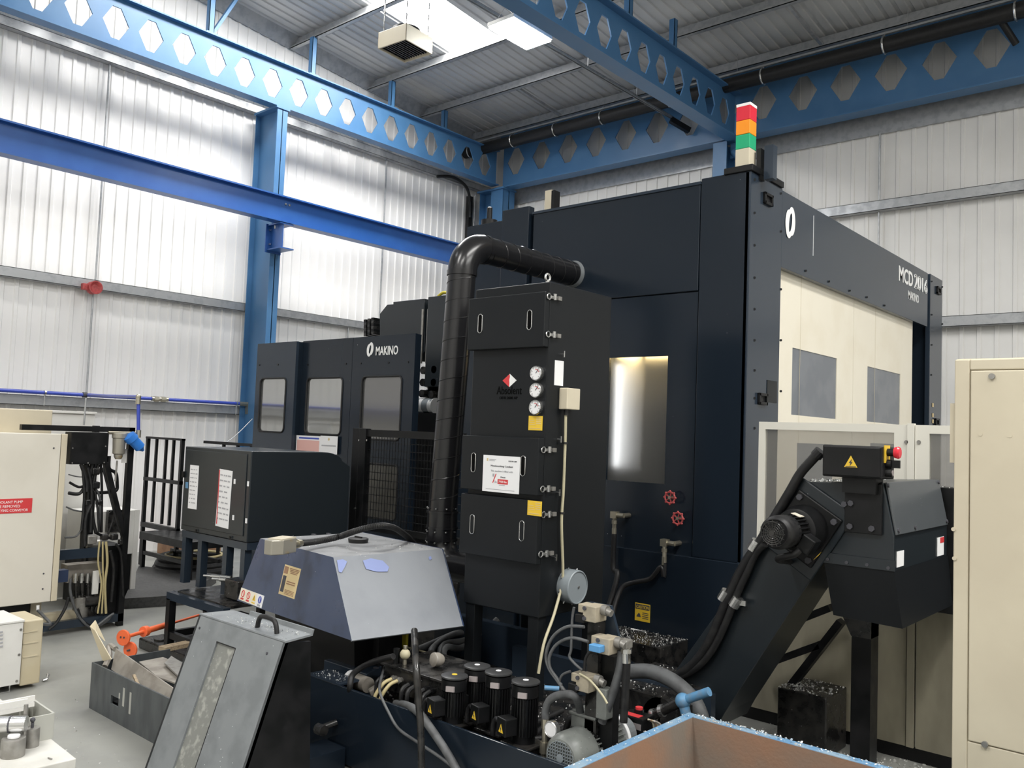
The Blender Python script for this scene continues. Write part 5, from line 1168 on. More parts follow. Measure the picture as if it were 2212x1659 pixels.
for k in range(24): a_ = 2*math.pi*k/24; u = V((math.cos(a_), 0, math.sin(a_))); mb.obox(V((X0, (y0+y1)/2, Z0))+u*.088, u*.010, EY*(y0-y1)/2, u.cross(EY)*.004)
mo = mb.build('motor_body', 'black', t)
fc = MB().lathe((X0, y1+.03, Z0), -EY, [(0, .098), (.11, .098), (.135, .093), (.148, .081), (.148, .075), (.14, .071)], 36).build('fan_cowl', 'rubber', t, smooth=True)
g = MB(); ye = YV-ln-.03
for r_ in (.018, .030, .042, .053, .065): g.ring((X0, ye, Z0), EY, r_, .0035, 30, 6)
for k in range(16): a_ = 2*math.pi*k/16; u = V((math.cos(a_), 0, math.sin(a_))); g.bar(V((X0, ye, Z0))+u*.010, V((X0, ye, Z0))+u*.076, .005, .005, up=(0, 1, 0))
g.cyl((X0, ye+.004, Z0), (X0, ye-.006, Z0), .014, n=12); g.build('fan_grille', 'greasy', fc)
p = V((X0, YV-.2, Z0)); u = V((.3, 0, .95)).normalized(); MB().obox(p+u*.098, EY*.04, u*.002, u.cross(EY)*.03).build('nameplate', 'creaml', mo)
c = at(1722, 1094, Y=YV-.03); plate('name_tag', 'creaml', t, c, EX, EZ, .075, .03, .003)
v = V((.85, 0, -.5)); tb = MB().obox(V((X0, YV-.25, Z0))+v*.135, v*.042, EY*.05, v.cross(EY)*.05).build('terminal_box', 'black', t, bev=.006)
c = V((X0, YV-.29, Z0))+v*.155; MB().prism([c+EX*.06-EZ*.04, c+EX*.03-EZ*.07, c+EX*.075-EZ*.02], -EY*.004).build('warning_tag', 'yellow', tb)
MB().tube([V((X0, YV-.3, Z0))+v*.10-EZ*.05, V((X0, YV-.31, Z0))+v*.06-EZ*.10, V((X0-.04, YV-.30, Z0-.16)), V((X0-.07, YV-.22, Z0-.185)), V((X0-.09, YV-.03, Z0-.21))], .020, 10).build('cable_gland', 'rubber', t, smooth=True)
c = at(1944, 1207, X=XH+.001); plate('white_plate', 'paper', t, c, EY, EZ, .13, .09, .003)
c = at(2031, 1180, X=XH+.001); w_ = plate('warning_label', 'paper', t, c, EY, EZ, .15, .12, .003); MB().obox(c+EX*.004+EZ*.04+EY*.03, EX*.0005, EY*.045, EZ*.018).build('red_band', 'red', w_)
# leg, braces and lower block
a, b = at(1848, 1352, Y=5.85), at(1890, 1352, Y=5.85); MB().box(a.x, b.x, 5.78, 5.92, 0, m0.z+.05).build('support_leg', 'black', t)
MB().hexa([(a.x, 5.77, m0.z-.22), (b.x, 5.77, m0.z-.22), (b.x, 5.93, m0.z-.22), (a.x, 5.93, m0.z-.22), (a.x-.12, 5.77, m0.z+.03), (b.x, 5.77, m0.z+.03), (b.x, 5.93, m0.z+.03), (a.x-.12, 5.93, m0.z+.03)]).build('leg_head', 'greasy', t)
MB().box(a.x-.1, b.x+.1, 5.7, 6.0, 0, .03).build('foot_plate', 'greasy', t)
for p, q_ in (((1700, 1350), (1796, 1312)), ((1635, 1442), (1772, 1392)), ((1712, 1478), (1818, 1342))):
    MB().bar(at(*p, Y=6.3), at(*q_, Y=6.3), .09, .05).build('brace', 'black', t)
a, b = at(1692, 1478, Y=6.2), at(1796, 1560, Y=6.2); MB().box(a.x, b.x, 6.1, 6.5, 0, a.z).build('tail_block', 'greasy', t, bev=.01)
a = at(1960, 1048, Y=6.4); MB().box(a.x-.1, -.3, 6.34, 6.53, 1.1, a.z).build('cross_channel', 'black', t)
# hoses clipped to the trunk
yh = YV-.05
P = lambda *q: [at(px, py, Y=yh) for px, py in q]
A_ = P((1773, 974), (1752, 996), (1728, 1024), (1706, 1062), (1676, 1112), (1640, 1172), (1612, 1212), (1582, 1268), (1556, 1330), (1532, 1385), (1496, 1436), (1448, 1466))
hose(A_+[at(1395, 1485, Y=5.0)], .030, 'thicker black hose running from conveyor control box down along the trunk', 'hose', 'rubber')
B_ = [at(1652, 1176, Y=YV-.06), at(1632, 1196, Y=yh)]+P((1612, 1240), (1590, 1288), (1568, 1345), (1540, 1402), (1505, 1442), (1460, 1466))
hose(B_+[at(1405, 1492, Y=5.02)], .024, 'thinner black hose beside it, starting below the conveyor motor', 'hose', 'rubber')
for px, py in ((1565, 1286), (1590, 1300), (1630, 1178)): c = at(px, py, Y=yh); MB().cyl(c-V((.018, 0, .03)), c+V((.018, 0, .03)), .036, n=14).obox(c+EX*.03, EX*.04, EY*.012, EZ*.016).build('hose_clamp', 'steel', t)
MB().cyl(A_[0], A_[0].lerp(A_[1], .5), .036, n=14).build('hose_gland', 'rubber', t)
# tail trough of the conveyor lying on the tank
a, b = at(1335, 1475, Z=.62), at(1432, 1478, Z=.62)
tl = at(1375, 1490, Z=.60); MB().box(tl.x-.32, tl.x+.16, 4.78, 5.5, ZK, .58).cyl((tl.x+.16, 4.78, .45), (tl.x+.16, 5.5, .45), .13, n=24).build('tail_trough', 'greasy', t)
# black step box with a wire handle against the machine base
z = at(1440, 1372, Y=6.57).z; a = at(1337, 1360, Y=6.55); b = at(1473, 1379, Y=6.55); y0 = at(1425, 1400, Z=z).y
o = thing('step_box', 'black step box covered with bright chips against the machine base', 'box', ((a.x+b.x)/2, 6.2, 0))
MB().box(a.x, b.x+.05, min(y0, 6.15), 6.565, .0, z).build('box', 'greasy', o, bev=.006); STEP = (a.x, b.x+.05, min(y0, 6.15), 6.565, z)
c0, c1 = at(1366, 1360, Y=6.4), at(1396, 1368, Y=6.4); MB().tube([(c0.x, 6.4, z), (c0.x, 6.38, z+.035), (c1.x, 6.38, z+.035), (c1.x, 6.4, z)], .007, 8, smooth=3).build('handle', 'steel', o, smooth=True)

# ------------------------------------------------------------------ valve stack
yv_ = 3.86
t = thing('valve_stack', 'black post carrying three stacked beige solenoid valves with cables, beside the pumps', 'valve', (at(1275, 1590, Y=yv_).x, yv_, ZK))
xp = at(1268, 1560, Y=yv_).x
MB().box(xp-.03, xp+.045, yv_+.02, yv_+.09, ZK, at(1275, 1330, Y=yv_).z).build('post', 'greasy', t)
MB().box(xp+.03, xp+.13, yv_+.05, yv_+.11, ZK, at(1300, 1420, Y=yv_).z).build('manifold', 'black', t)
c = at(1283, 1302, Y=yv_+.08); MB().prism([V((c.x-.04, yv_+.08, c.z)), V((c.x+.11, yv_+.08, c.z-.0)), V((c.x+.20, yv_+.08, c.z-.24)), V((c.x+.06, yv_+.08, c.z-.24))], EY*.02).build('bracket', 'navyl', t)
def valve(px, py, dx, extra=None):
    c = at(px, py, Y=yv_-.03); x, y, z = c
    v = MB().box(x-.042, x+.042, y-.045, y+.06, z-.042, z+.042).build('valve_body', 'beige', t, bev=.005)
    MB().box(x-.085, x-.042, y-.03, y+.05, z-.005, z+.04).build('plug_socket', 'beige', v, bev=.004)
    MB().box(x-.09, x-.03, y-.05, y+.02, z-.055, z-.012).build('coil', 'black', v, bev=.004)
    for sz in (-.027, .027): MB().cyl((x-.028, y-.046, z+sz), (x-.028, y-.054, z+sz), .011, n=10).build('hex_screw', 'ink', v)
    MB().cyl((x+.042, y+.02, z+.02), (x+.075, y+.02, z+.02), .028, n=14).cyl((x+.06, y+.02, z+.02), (x+.10, y+.02, z+.01), .02, n=10).build('elbow_fitting', 'dull', v, smooth=True)
    return c
v1 = valve(1283, 1324, 0); v2 = valve(1312, 1393, 0); v3 = valve(1268, 1474, 0)
c = at(1288, 1400, Y=yv_-.10); o = MB().box(c.x-.035, c.x+.035, c.y-.02, c.y+.03, c.z-.018, c.z+.018).build('blue_connector', 'blueplug', t, bev=.004)
c = at(1305, 1520, Y=yv_); MB().box(c.x-.04, c.x+.025, yv_-.02, yv_+.05, c.z-.08, c.z+.08).build('lower_valve', 'motor', t, bev=.006)
y = yv_-.08
Q = lambda *q: [at(a_, b_, Y=y) for a_, b_ in q]
hose(Q((1240, 1312), (1236, 1340), (1234, 1400), (1230, 1418), (1240, 1432), (1258, 1448)), .0075, 'grey signal cable hanging from the topmost beige valve', 'cable', 'rubberg', 'cable')
hose(Q((1262, 1354), (1225, 1354), (1195, 1375), (1180, 1410), (1184, 1440), (1200, 1465), (1222, 1495)), .009, 'outer black cable loop left of the beige valves', 'cable', 'rubberg', 'cable')
hose(Q((1270, 1386), (1235, 1378), (1205, 1390), (1188, 1415), (1188, 1442), (1205, 1468), (1216, 1490)), .009, 'inner grey cable loop left of the beige valves', 'cable', 'rubberg', 'cable')
hose(Q((1280, 1402), (1266, 1420), (1262, 1448)), .008, 'short black cable from the blue connector to the lowest valve', 'cable', 'rubber', 'cable')
hose(Q((1252, 1455), (1275, 1470), (1300, 1500), (1312, 1520)), .006, 'thin cream lead crossing the lowest beige valve', 'cable', 'cable', 'cable')
hose(Q((1232, 1450), (1215, 1458), (1209, 1472), (1214, 1480)), .007, 'small grey cable loop at the lowest valve plug', 'cable', 'rubberg', 'cable')
ph = lambda px, py: at(px, py, Y=yv_+.02)
o = hose([ph(1352, 1398), ph(1354, 1420), ph(1352, 1470), ph(1347, 1560)], .021, 'right upright black hose with crimped steel end at the middle valve', 'hose', 'rubber')
MB().cyl(ph(1352, 1395), ph(1353, 1432), .024, n=14).cyl(ph(1353, 1402), ph(1353, 1410), .030, n=8).build('crimp', 'steel', o, smooth=False); MB().box(ph(1352, 1392).x-.03, ph(1352, 1392).x+.025, yv_-.01, yv_+.05, ph(1352, 1400).z, ph(1352, 1385).z+.01).build('elbow', 'dull', o, bev=.006)
hose([ph(1343, 1405), ph(1340, 1440), ph(1326, 1490), ph(1310, 1535), ph(1300, 1560)], .024, 'grey hose slanting down left from the middle valve', 'hose', 'rubberg')
for px, py in ((1176, 1486),): a = at(px, py, Z=.62); b = at(px+32, py+2, Z=.62); o = MB().cyl(a, b, .016, n=12).build('blue_handle', 'bvalve', org=a, smooth=True); tag(o, 'bright blue lever handle lying behind the rightmost pump', 'handle')
# ------------------------------------------------------------------ grey flange motor on the deck
xm = at(1214, 1640, Y=3.70).x; zm = at(1214, 1640, Y=3.70).z; R = .12
zm = max(zm, ZK+R+.005)
t = thing('pump_motor', 'grey green electric motor with round fan cowl and finned body beside the blue bin', 'motor', (xm, 3.95, ZK))
y0 = 3.68
fc = MB().lathe((xm, y0+.19, zm), -EY, [(0, R), (.12, R+.002), (.16, R*.95), (.185, R*.80), (.188, R*.7), (.18, R*.68)], 36).build('fan_cowl', 'motor', t, smooth=True)
g = MB()
for k in range(-5, 6):
    w = math.sqrt(max(0, .088**2-(k*.0165)**2))
    if w > .01: g.bar((xm+k*.0165, y0+.002, zm-w), (xm+k*.0165, y0+.002, zm+w), .0035, .003, up=(0, 1, 0)); g.bar((xm-w, y0+.002, zm+k*.0165), (xm+w, y0+.002, zm+k*.0165), .0035, .003, up=(0, 1, 0))
g.cyl((xm, y0+.004, zm), (xm, y0-.002, zm), .022, n=16); g.build('fan_grille', 'greyl', fc)
MB().cyl((xm, y0+.02, zm), (xm, y0+.012, zm), R*.7, n=28).build('grille_back', 'void', fc)
b = MB(); b.cyl((xm, y0+.19, zm), (xm, y0+.46, zm), R*.82, n=28)
for k in range(28): a_ = 2*math.pi*k/28; u = V((math.cos(a_), 0, math.sin(a_))); b.obox(V((xm, y0+.325, zm))+u*R*.88, u*R*.1, EY*.13, u.cross(EY)*.0035)
b.build('finned_body', 'motor', t)
tb = MB().box(xm-.085, xm+.075, y0+.20, y0+.40, zm+R*.8, zm+R*.8+.075).build('terminal_box', 'motor', t, bev=.008); MB().box(xm-.095, xm+.085, y0+.19, y0+.41, zm+R*.8+.073, zm+R*.8+.088).build('box_lid', 'motor', tb, bev=.005)
MB().cyl((xm, y0+.46, zm), (xm, y0+.485, zm), R+.012, n=32).build('flange', 'paper', t, bev=.004)
MB().cyl((xm, y0+.485, zm), (xm, y0+.60, zm), R*.8, n=28).build('pump_housing', 'grey', t, bev=.01)
MB().box(xm-.1, xm+.1, y0+.24, y0+.42, ZK, zm-R*.7).build('foot', 'motor', t)
hose([(xm-.09, y0+.30, zm+.13), (xm-.15, y0+.28, zm+.10), (xm-.18, y0+.28, zm), (xm-.17, y0+.3, .47)], .018, 'short dark conduit dropping from the grey motor terminal box', 'conduit', 'rubber', 'conduit')
# red-capped switch box behind the motor
c = at(1372, 1556, Y=4.35); x, y, z = c; t = thing('switch_box', 'small black switch box with red button and white tags behind grey motor', 'switch', (x, y, ZK))
b = MB().box(x-.075, x+.085, y-.055, y+.075, z-.045, z+.035).build('box', 'black', t, bev=.005); MB().cyl((x, y+.04, z+.035), (x, y+.04, z+.055), .03, n=18).build('button_base', 'black', b); MB().cyl((x, y+.04, z+.055), (x, y+.04, z+.068), .022, n=18).build('red_button', 'red', b)
MB().box(x-.06, x+.05, y-.045, y+.005, z+.035, z+.037).build('red_label', 'red', b); MB().box(x-.065, x+.0, y-.058, y-.055, z-.03, z+.0).build('white_tag', 'paper', b); MB().box(x+.01, x+.075, y-.058, y-.055, z-.028, z+.005).build('white_tag', 'pinkish', b)
MB().box(x-.03, x+.03, y-.01, y+.04, ZK, z-.045).build('stand', 'black', t)
for k in range(6): o = MB().tube([(x+.09+k*.010, y-.01, z+.03), (x+.12+k*.010, y, z+.015), (x+.13+k*.010, y+.0, z-.05)], .006, 6).build('wire', ('creamd', 'dull', 'brown', 'cable', 'pinkish', 'scrap')[k], t, smooth=True)
# big suction hose arching to the blue valve
hose([at(1335, 1454, Y=4.7), at(1370, 1450, Y=4.7), at(1410, 1452, Y=4.7), at(1455, 1472, Y=4.68), at(1492, 1505, Y=4.66), at(1512, 1540, Y=4.65), at(1520, 1580, Y=4.65), at(1522, 1640, Y=4.65)], .046, 'fat grey suction hose arching over towards the blue bin corner', 'hose', 'rubberg', n=14)
yq = 4.45; t = thing('ball_valve', 'dark pipe with pale blue ball valve lever sticking up by the bin', 'valve', (at(1420, 1530, Y=yq).x, yq, ZK))
MB().cyl(at(1405, 1548, Y=yq), at(1470, 1515, Y=yq), .030, n=16).build('pipe', 'greasy', t, smooth=True)
for px, py in ((1412, 1544), (1430, 1535)): c = at(px, py, Y=yq); MB().cyl(c-V((.012, 0, .004)), c+V((.012, 0, .004)), .036, n=16).build('hose_band', 'steel', t)
c = at(1475, 1514, Y=yq); MB().ball(c, .045, 16).cyl(c, c-V((-.03, 0, .09)), .03, n=14).build('valve_body', 'bvalve', t, smooth=True)
MB().cyl(at(1486, 1510, Y=yq), at(1532, 1494, Y=yq), .026, n=14).build('handle', 'bvalve', t, smooth=True)
MB().box(c.x-.03, c.x+.03, yq, yq+.06, ZK, c.z-.03).build('stand', 'black', t)
# pressure gauge with pipe left of the motor
yg = 3.78; x = at(1177, 1590, Y=yg).x; t = thing('pressure_gauge', 'small steel pressure gauge on a brass tee left of grey motor', 'gauge', (x, yg, ZK)); za = at(1177, 1552, Y=yg).z
MB().cyl((x, yg, ZK), (x, yg, za), .017, n=12).cyl((x, yg, .46), (x, yg, .52), .026, n=8).cyl((x, yg, za-.05), (x, yg, za), .022, n=8).build('pipe', 'brass', t)
c = at(1189, 1576, Y=yg-.02); MB().lathe((c.x, yg+.01, c.z), -EY, [(0, .045), (.03, .045), (.034, .040), (.028, .037)], 24).build('case', 'steel', t, smooth=True); MB().cyl((c.x, yg-.017, c.z), (c.x, yg-.02, c.z), .037, n=24).build('dial', 'paper', t)
hose([V((x, yg, za)), V((x+.0, yg, za+.05)), at(1190, 1510, Y=yg), at(1215, 1500, Y=yg), at(1240, 1503, Y=yg), at(1252, 1530, Y=yg+.1), at(1255, 1570, Y=yg+.15)], .022, 'black hose arching from the small pressure gauge to the valve post', 'hose', 'rubberg')
for k, (q_, lab) in enumerate(((((1082, 1600), (1120, 1580), (1170, 1555), (1215, 1535)), 'dark hose lying on deck under the pumps towards valve post'), (((1110, 1622), (1140, 1600), (1190, 1590), (1235, 1560)), 'second dark hose on the deck, nearer the tank edge'), (((1150, 1612), (1152, 1590), (1180, 1570), (1215, 1570)), 'short curled dark hose on the deck by the gauge'))):
    hose([at(a_, b_, Z=ZK+.03) for a_, b_ in q_], .016, lab, 'hose', 'rubber')

# ------------------------------------------------------------------ blue scrap bin
zr = 1.0; c = at(1488, 1540, Z=zr); bx, by = c.x+.042, c.y-.042
t = thing('scrap_bin', 'pale blue steel bin with rusty inside, nearest the camera', 'bin', (bx+.8, by-.65, 0))
x0, x1, y0, y1 = bx, bx+1.55, by-1.35, by; w = .042; th = .012; tp_ = .10
inner_t = [V((x0, y0, zr)), V((x1, y0, zr)), V((x1, y1, zr)), V((x0, y1, zr))]; zb = .18
inner_b = [V((x0+tp_, y0+tp_, zb)), V((x1-tp_, y0+tp_, zb)), V((x1-tp_, y1-tp_, zb)), V((x0+tp_, y1-tp_, zb))]
s = MB()
for i in range(4): j = (i+1) % 4; s.poly([inner_t[j], inner_t[i], inner_b[i], inner_b[j]])
s.poly(inner_b); s.build('rusty_lining', 'rust', t)
s = MB(); ctr = V(((x0+x1)/2, (y0+y1)/2, 0)); ot = [p+V((math.copysign(th, p.x-ctr.x), math.copysign(th, p.y-ctr.y), 0)) for p in inner_t]; ob_ = [p+V((math.copysign(th, p.x-ctr.x), math.copysign(th, p.y-ctr.y), -th)) for p in inner_b]
for i in range(4): j = (i+1) % 4; s.poly([ot[i], ot[j], ob_[j], ob_[i]])
s.poly(ob_[::-1]); s.build('outer_shell', 'binblue', t)
r = MB(); r.box(x0-w, x0, y0-w, y1+w, zr-.05, zr+.004); r.box(x1, x1+w, y0-w, y1+w, zr-.05, zr+.004); r.box(x0, x1, y1, y1+w, zr-.05, zr+.004); r.box(x0, x1, y0-w, y0, zr-.05, zr+.004); r.build('rim', 'binblue', t, bev=.004)
for x in (x0+.2, x1-.3): MB().box(x, x+.12, y0+.12, y1-.12, 0, zb-.012).build('skid', 'binblue', t)
BIN = (x0, x1, y1, w, zr)

# ------------------------------------------------------------------ cream electrical cabinet at the right edge
YK = 4.20
t = thing('electrical_cabinet', 'tall cream electrical cabinet cut by right edge of the picture', 'cabinet', (-.3, YK+.3, 0))
xk = at(2059, 1200, Y=YK).x; zt = at(2065, 775, Y=YK).z
MB().box(xk, xk+1.3, YK+.012, YK+.65, .0, zt).build('body', 'creamd', t, bev=.008)
dx, dzt, dzb = at(2097, 801, Y=YK).x+.0, at(2097, 801, Y=YK).z, at(2086, 1598, Y=YK).z
fr = MB(); fr.box(xk, dx-.004, YK, YK+.02, .02, zt-.004); fr.box(dx-.004, xk+1.3, YK, YK+.02, dzt+.004, zt-.004); fr.box(dx-.004, xk+1.3, YK, YK+.02, .02, dzb-.004); fr.build('front_frame', 'cream', t, bev=.005)
d = MB().box(dx, xk+1.25, YK-.004, YK+.012, dzb, dzt).build('door', 'cream', t, bev=.005)
for px, py in ((2143, 813), (2128, 1607)): c = at(px, py, Y=YK-.004); MB().cyl(c, c-EY*.012, .013, n=12).build('door_screw', 'dull', d)
for px, py in ((2118, 938), (2182, 941), (2060, 1143), (2062, 1206)): c = at(px, py, Y=YK); MB().cyl(c, c-EY*.006, .009, n=12).build('plug', 'cream', t)
MB().box(xk-.03, xk+.02, YK+.05, YK+.1, at(2062, 1000, Y=YK).z, at(2062, 870, Y=YK).z).build('hinge', 'cream', t)
# ------------------------------------------------------------------ cream machine and black hydraulic frame on the left
XA = -9.0
g = lambda px, py, X=XA: at(px, py, X=X)
t = thing('cream_machine', 'cream machine with red coolant pump sign, cut by left edge of the picture', 'machine', (XA-.6, 3.0, 0))
y1 = g(140, 1050).y; z0, z1 = g(60, 1305).z, g(120, 937).z; y0 = .9
MB().box(XA-1.3, XA-.02, y0, y1-.12, z0+.05, z1-.04).build('body', 'cream', t, bev=.01)
yd = g(122, 1120).y
MB().box(XA-.06, XA, y0, yd-.004, z0, z1).build('front_panel', 'creamw', t, bev=.008)
MB().box(XA-.06, XA-.004, yd, y1, z0, z1).build('side_strip', 'cream', t, bev=.006)
XU = -9.35; yu = at(113, 910, X=XU).y; zu = at(60, 884, X=XU).z; MB().box(XU-1.0, XU, y0, yu, z1-.05, zu).build('upper_housing', 'cream', t, bev=.01)
MB().box(XA-1.2, XA-.15, y0, y1-.2, 0, z0+.05).build('dark_base', 'black', t)  # black block painted in for the dark void under the machine
MB().box(XA-.3, XA-.22, y1-.16, y1-.06, 0, z0+.05).build('corner_strip', 'cream', t); MB().box(XA-.3, XA-.2, y1-.16, y1+.35, .10, .20).build('base_rail', 'creamd', t)
# red sign, mostly cut off by the picture edge
p1, p2 = g(70, 1076), g(67, 1107); hs = p1.z-p2.z; ws = .62; c = V((XA+.001, p1.y-ws/2, (p1.z+p2.z)/2)); sg = plate('red_sign', 'red', t, c, EY, EZ, ws, hs, .003)
ye = g(50, 1083).y; ya = g(-10, 1083).y
for s_, zz, yr_ in (('COOLANT PUMP', .21, g(49, 1083).y), ('MUST BE REMOVED', -.08, g(43, 1092).y), ('CARRYING CONVEYOR', -.36, g(60, 1101).y)):
    w = g(60, 1083).y-g(60-{12: 59, 15: 72, 17: 79}[len(s_)], 1083).y
    text(s_, (XA+.005, yr_-w, c.z+hs*zz-.004), EY, EZ, hs*.18, 'decal', sg, w=w, out=.0)
for px, py in ((94, 1239), (92, 1272), (116, 968)): p = g(px, py); MB().cyl(p, p+EX*.005, .008, n=8).build('screw', 'ink', t)
MB().cyl(g(82, 1308)-EZ*.0, g(82, 1314)-EZ*.02, .014, n=10).build('cable_gland', 'decal', t)
hose([g(82, 1314)-EZ*.02, g(78, 1325)+EX*.2, g(60, 1330)+EX*.5, at(20, 1333, X=-8.0), at(-20, 1335, X=-7.9)], .014, 'grey cable curving from under the cream machine to the small cabinet', 'cable', 'rubberg', 'cable')
# grey wall cabinet behind
p0, p1 = at(60, 884, X=-11.0), at(203, 930, X=-11.0); zt = at(203, 890, X=-11.0).z
t = thing('grey_cabinet', 'pale grey cabinet with lipped top behind the cream machine', 'cabinet', (-11.3, 4.0, 0)); MB().box(-11.6, -11, 2.6, p1.y, 0, zt-.03).build('body', 'white', t, bev=.005); MB().box(-11.62, -10.97, 2.6, p1.y+.01, zt-.03, zt).build('lid', 'white', t, bev=.004)

XF = -9.15
t = thing('hydraulic_frame', 'black tube frame full of hoses, valves and pipes beside the cream machine', 'frame', (XF, 4.0, 0))
ya, yb = at(115, 920, X=XF).y-.3, at(279, 1000, X=XF).y; zt = at(200, 921, X=XF).z
q = .03
MB().box(XF-q, XF+q, yb-q, yb+q, 0, zt).build('upright', 'black', t); MB().box(XF-.9, XF-.84, yb-q, yb+q, 0, zt).build('upright', 'black', t)
MB().box(XF-q, XF+q, ya, yb+q, zt-.055, zt).build('top_rail', 'black', t); MB().box(XF-q, XF+q, ya, yb+q, .05, .13).build('bottom_rail', 'navyl', t); MB().box(XF-.9, XF+q, yb-q, yb+q, .05, .13).build('bottom_rail', 'black', t)
z = at(175, 1195, X=XF).z; MB().box(XF-q, XF+q, ya, at(216, 1190, X=XF).y, z-.05, z+.05).build('cross_rail', 'navyl', t)
MB().bar(at(228, 1000, X=XF), at(268, 1160, X=XF), .05).build('diagonal', 'black', t)
MB().bar(at(238, 1050, X=XF-.05), at(262, 1150, X=XF-.05), .03).build('diagonal', 'black', t)
a, b = at(154, 933, X=XF+.05), at(231, 1003, X=XF+.05); bx = MB().box(XF-.1, XF+.06, a.y, b.y, b.z, a.z).build('junction_box', 'black', t, bev=.006)
for px, py in ((157, 968), (156, 1000), (190, 1000), (225, 999), (228, 964)): p = at(px, py, X=XF+.062); MB().cyl(p, p+EX*.004, .007, n=8).build('box_screw', 'dull', bx)
MB().box(XF-.06, XF+.02, yb-.15, yb-.03, zt-.15, zt-.05).build('gusset', 'black', t)
# filter bowl
c = at(257, 962, X=XF+.05); fb = MB().lathe((XF+.05, c.y, at(257, 992, X=XF+.05).z), EZ, [(0, .03), (.03, .045), (.05, .045), (.06, .06), (.22, .066), (.225, .075), (.27, .075), (.28, .05)], 22).build('filter_bowl', 'bronze', t, smooth=True)
MB().cyl((XF+.05, c.y-.12, c.z+.13), (XF+.05, c.y+.2, c.z+.13), .018, n=10).build('brass_nipple', 'brass', t)
MB().cyl(at(253, 995, X=XF+.05), at(249, 1040, X=XF+.05), .010, n=8).build('drain_pipe', 'dull', t)
c0, c1 = at(281, 944, X=XF+.12), at(303, 967, X=XF+.12); d = (c1-c0).normalized()
bf = MB().lathe(c0-d*.03, d, [(0, .035), (.01, .065), (.07, .07), (.075, .058), (.19, .055), (.21, .03), (.24, .012)], 20).build('blue_filter', 'bfilt', t, smooth=True)
MB().box(XF, XF+.004, at(262, 1000, X=XF).y, at(276, 1000, X=XF).y, at(270, 1000, X=XF).z, at(270, 970, X=XF).z).build('paper_tag', 'white', t)
# pipes and hoses inside the frame: each its own part
def fp(*pts, dx=0.0): return [at(px, py, X=XF+dx) for px, py in pts]
def fh(pts, r, m='rubber', nm='hose', dx=0.0, sm=6): MB().tube(fp(*pts, dx=dx), r, 8, smooth=sm).build(nm, m, t, smooth=True)
fh(((236, 985), (236, 1012), (250, 1022), (253, 1045), (250, 1060), (225, 1064), (203, 1064)), .018, 'black', 'steel_pipe', -.03)
fh(((186, 1003), (192, 1030), (187, 1080), (180, 1150), (178, 1190)), .030, 'rubber', dx=-.02); fh(((200, 1003), (192, 1040), (190, 1075), (183, 1170)), .026, 'black', dx=.0); fh(((175, 1003), (186, 1035), (188, 1062)), .02, dx=.03)
fh(((213, 1003), (203, 1040), (200, 1110), (207, 1150)), .018, 'rubber'); fh(((218, 1003), (220, 1060), (219, 1150)), .014, 'black', 'steel_pipe'); fh(((150, 1042), (170, 1052), (186, 1048)), .013); fh(((148, 1065), (172, 1066), (186, 1045)), .018)
fh(((143, 1095), (160, 1102), (178, 1105)), .008, 'rubberg'); fh(((140, 1161), (165, 1158), (180, 1135)), .010, 'rubberg'); fh(((148, 1025), (170, 1030), (200, 1030)), .006, 'rubberg')
fh(((213, 1150), (216, 1080), (206, 1055)), .012, 'rubberg'); fh(((233, 1155), (245, 1120), (250, 1090)), .010, 'rubber'); fh(((205, 1150), (228, 1160), (246, 1162)), .014, 'black', 'steel_pipe')
for i, (px, py, rr) in enumerate(((190, 1085, .035), (205, 1048, .04), (214, 1085, .03), (196, 1165, .05), (225, 1160, .035), (246, 1160, .035), (262, 1170, .03), (205, 1018, .04))):
    p = at(px, py, X=XF); MB().box(p.x-rr, p.x+rr, p.y-rr, p.y+rr, p.z-rr*.9, p.z+rr*.9).build('valve_block', ('greasy', 'black', 'greasy', 'dull', 'greasy', 'greasy', 'greasy', 'greasy')[i], t, bev=.012)
p = at(188, 1180, X=XF-.1); MB().cyl((p.x, p.y-.02, p.z), (p.x, p.y+.12, p.z+.01), .06, n=16).build('accumulator', 'dull', t, smooth=True)
for k, px in enumerate((215, 222, 229)): fh(((px, 1170), (px+(k-1)*3, 1215), (219+k*4, 1262), (229+(k-2)*9, 1325)), .009+.004*(k == 2), 'hosey', 'yellow_hose', .04)
a, b = at(236, 1180, X=XF-.02), at(262, 1330, X=XF-.02); MB().box(XF-.5, XF-.04, a.y, b.y, .13, a.z).build('pump_cover', 'black', t)
a, b = at(148, 1222, X=XF-.12), at(230, 1232, X=XF-.12); MB().box(XF-.3, XF-.14, a.y, b.y, a.z-.18, a.z).build('manifold', 'scrap', t)
for k, px in enumerate((164, 177, 190, 203, 217)):
    p = at(px, 1238, X=XF-.08); MB().cyl((p.x, p.y, p.z), (p.x, p.y, p.z-.10), .022, n=8).build('hose_end', 'dull' if k in (3,) else 'steel', t)
    fh(((px, 1255), (px+1, 1290), (190+(px-190)*.6, 1318), (205+k*3, 1335)), .020, 'greasy', dx=-.08)
fh(((152, 1250), (152, 1280), (165, 1322), (190, 1352), (212, 1352), (232, 1340), (240, 1328)), .014, 'rubberg', dx=.05); fh(((168, 1315), (178, 1340), (195, 1352)), .012, 'rubber', dx=.05); fh(((212, 1350), (235, 1332), (246, 1325)), .012, 'rubberg', dx=.08)
fh(((148, 1290), (140, 1315), (122, 1345), (105, 1360)), .016, 'rubber', dx=.1)
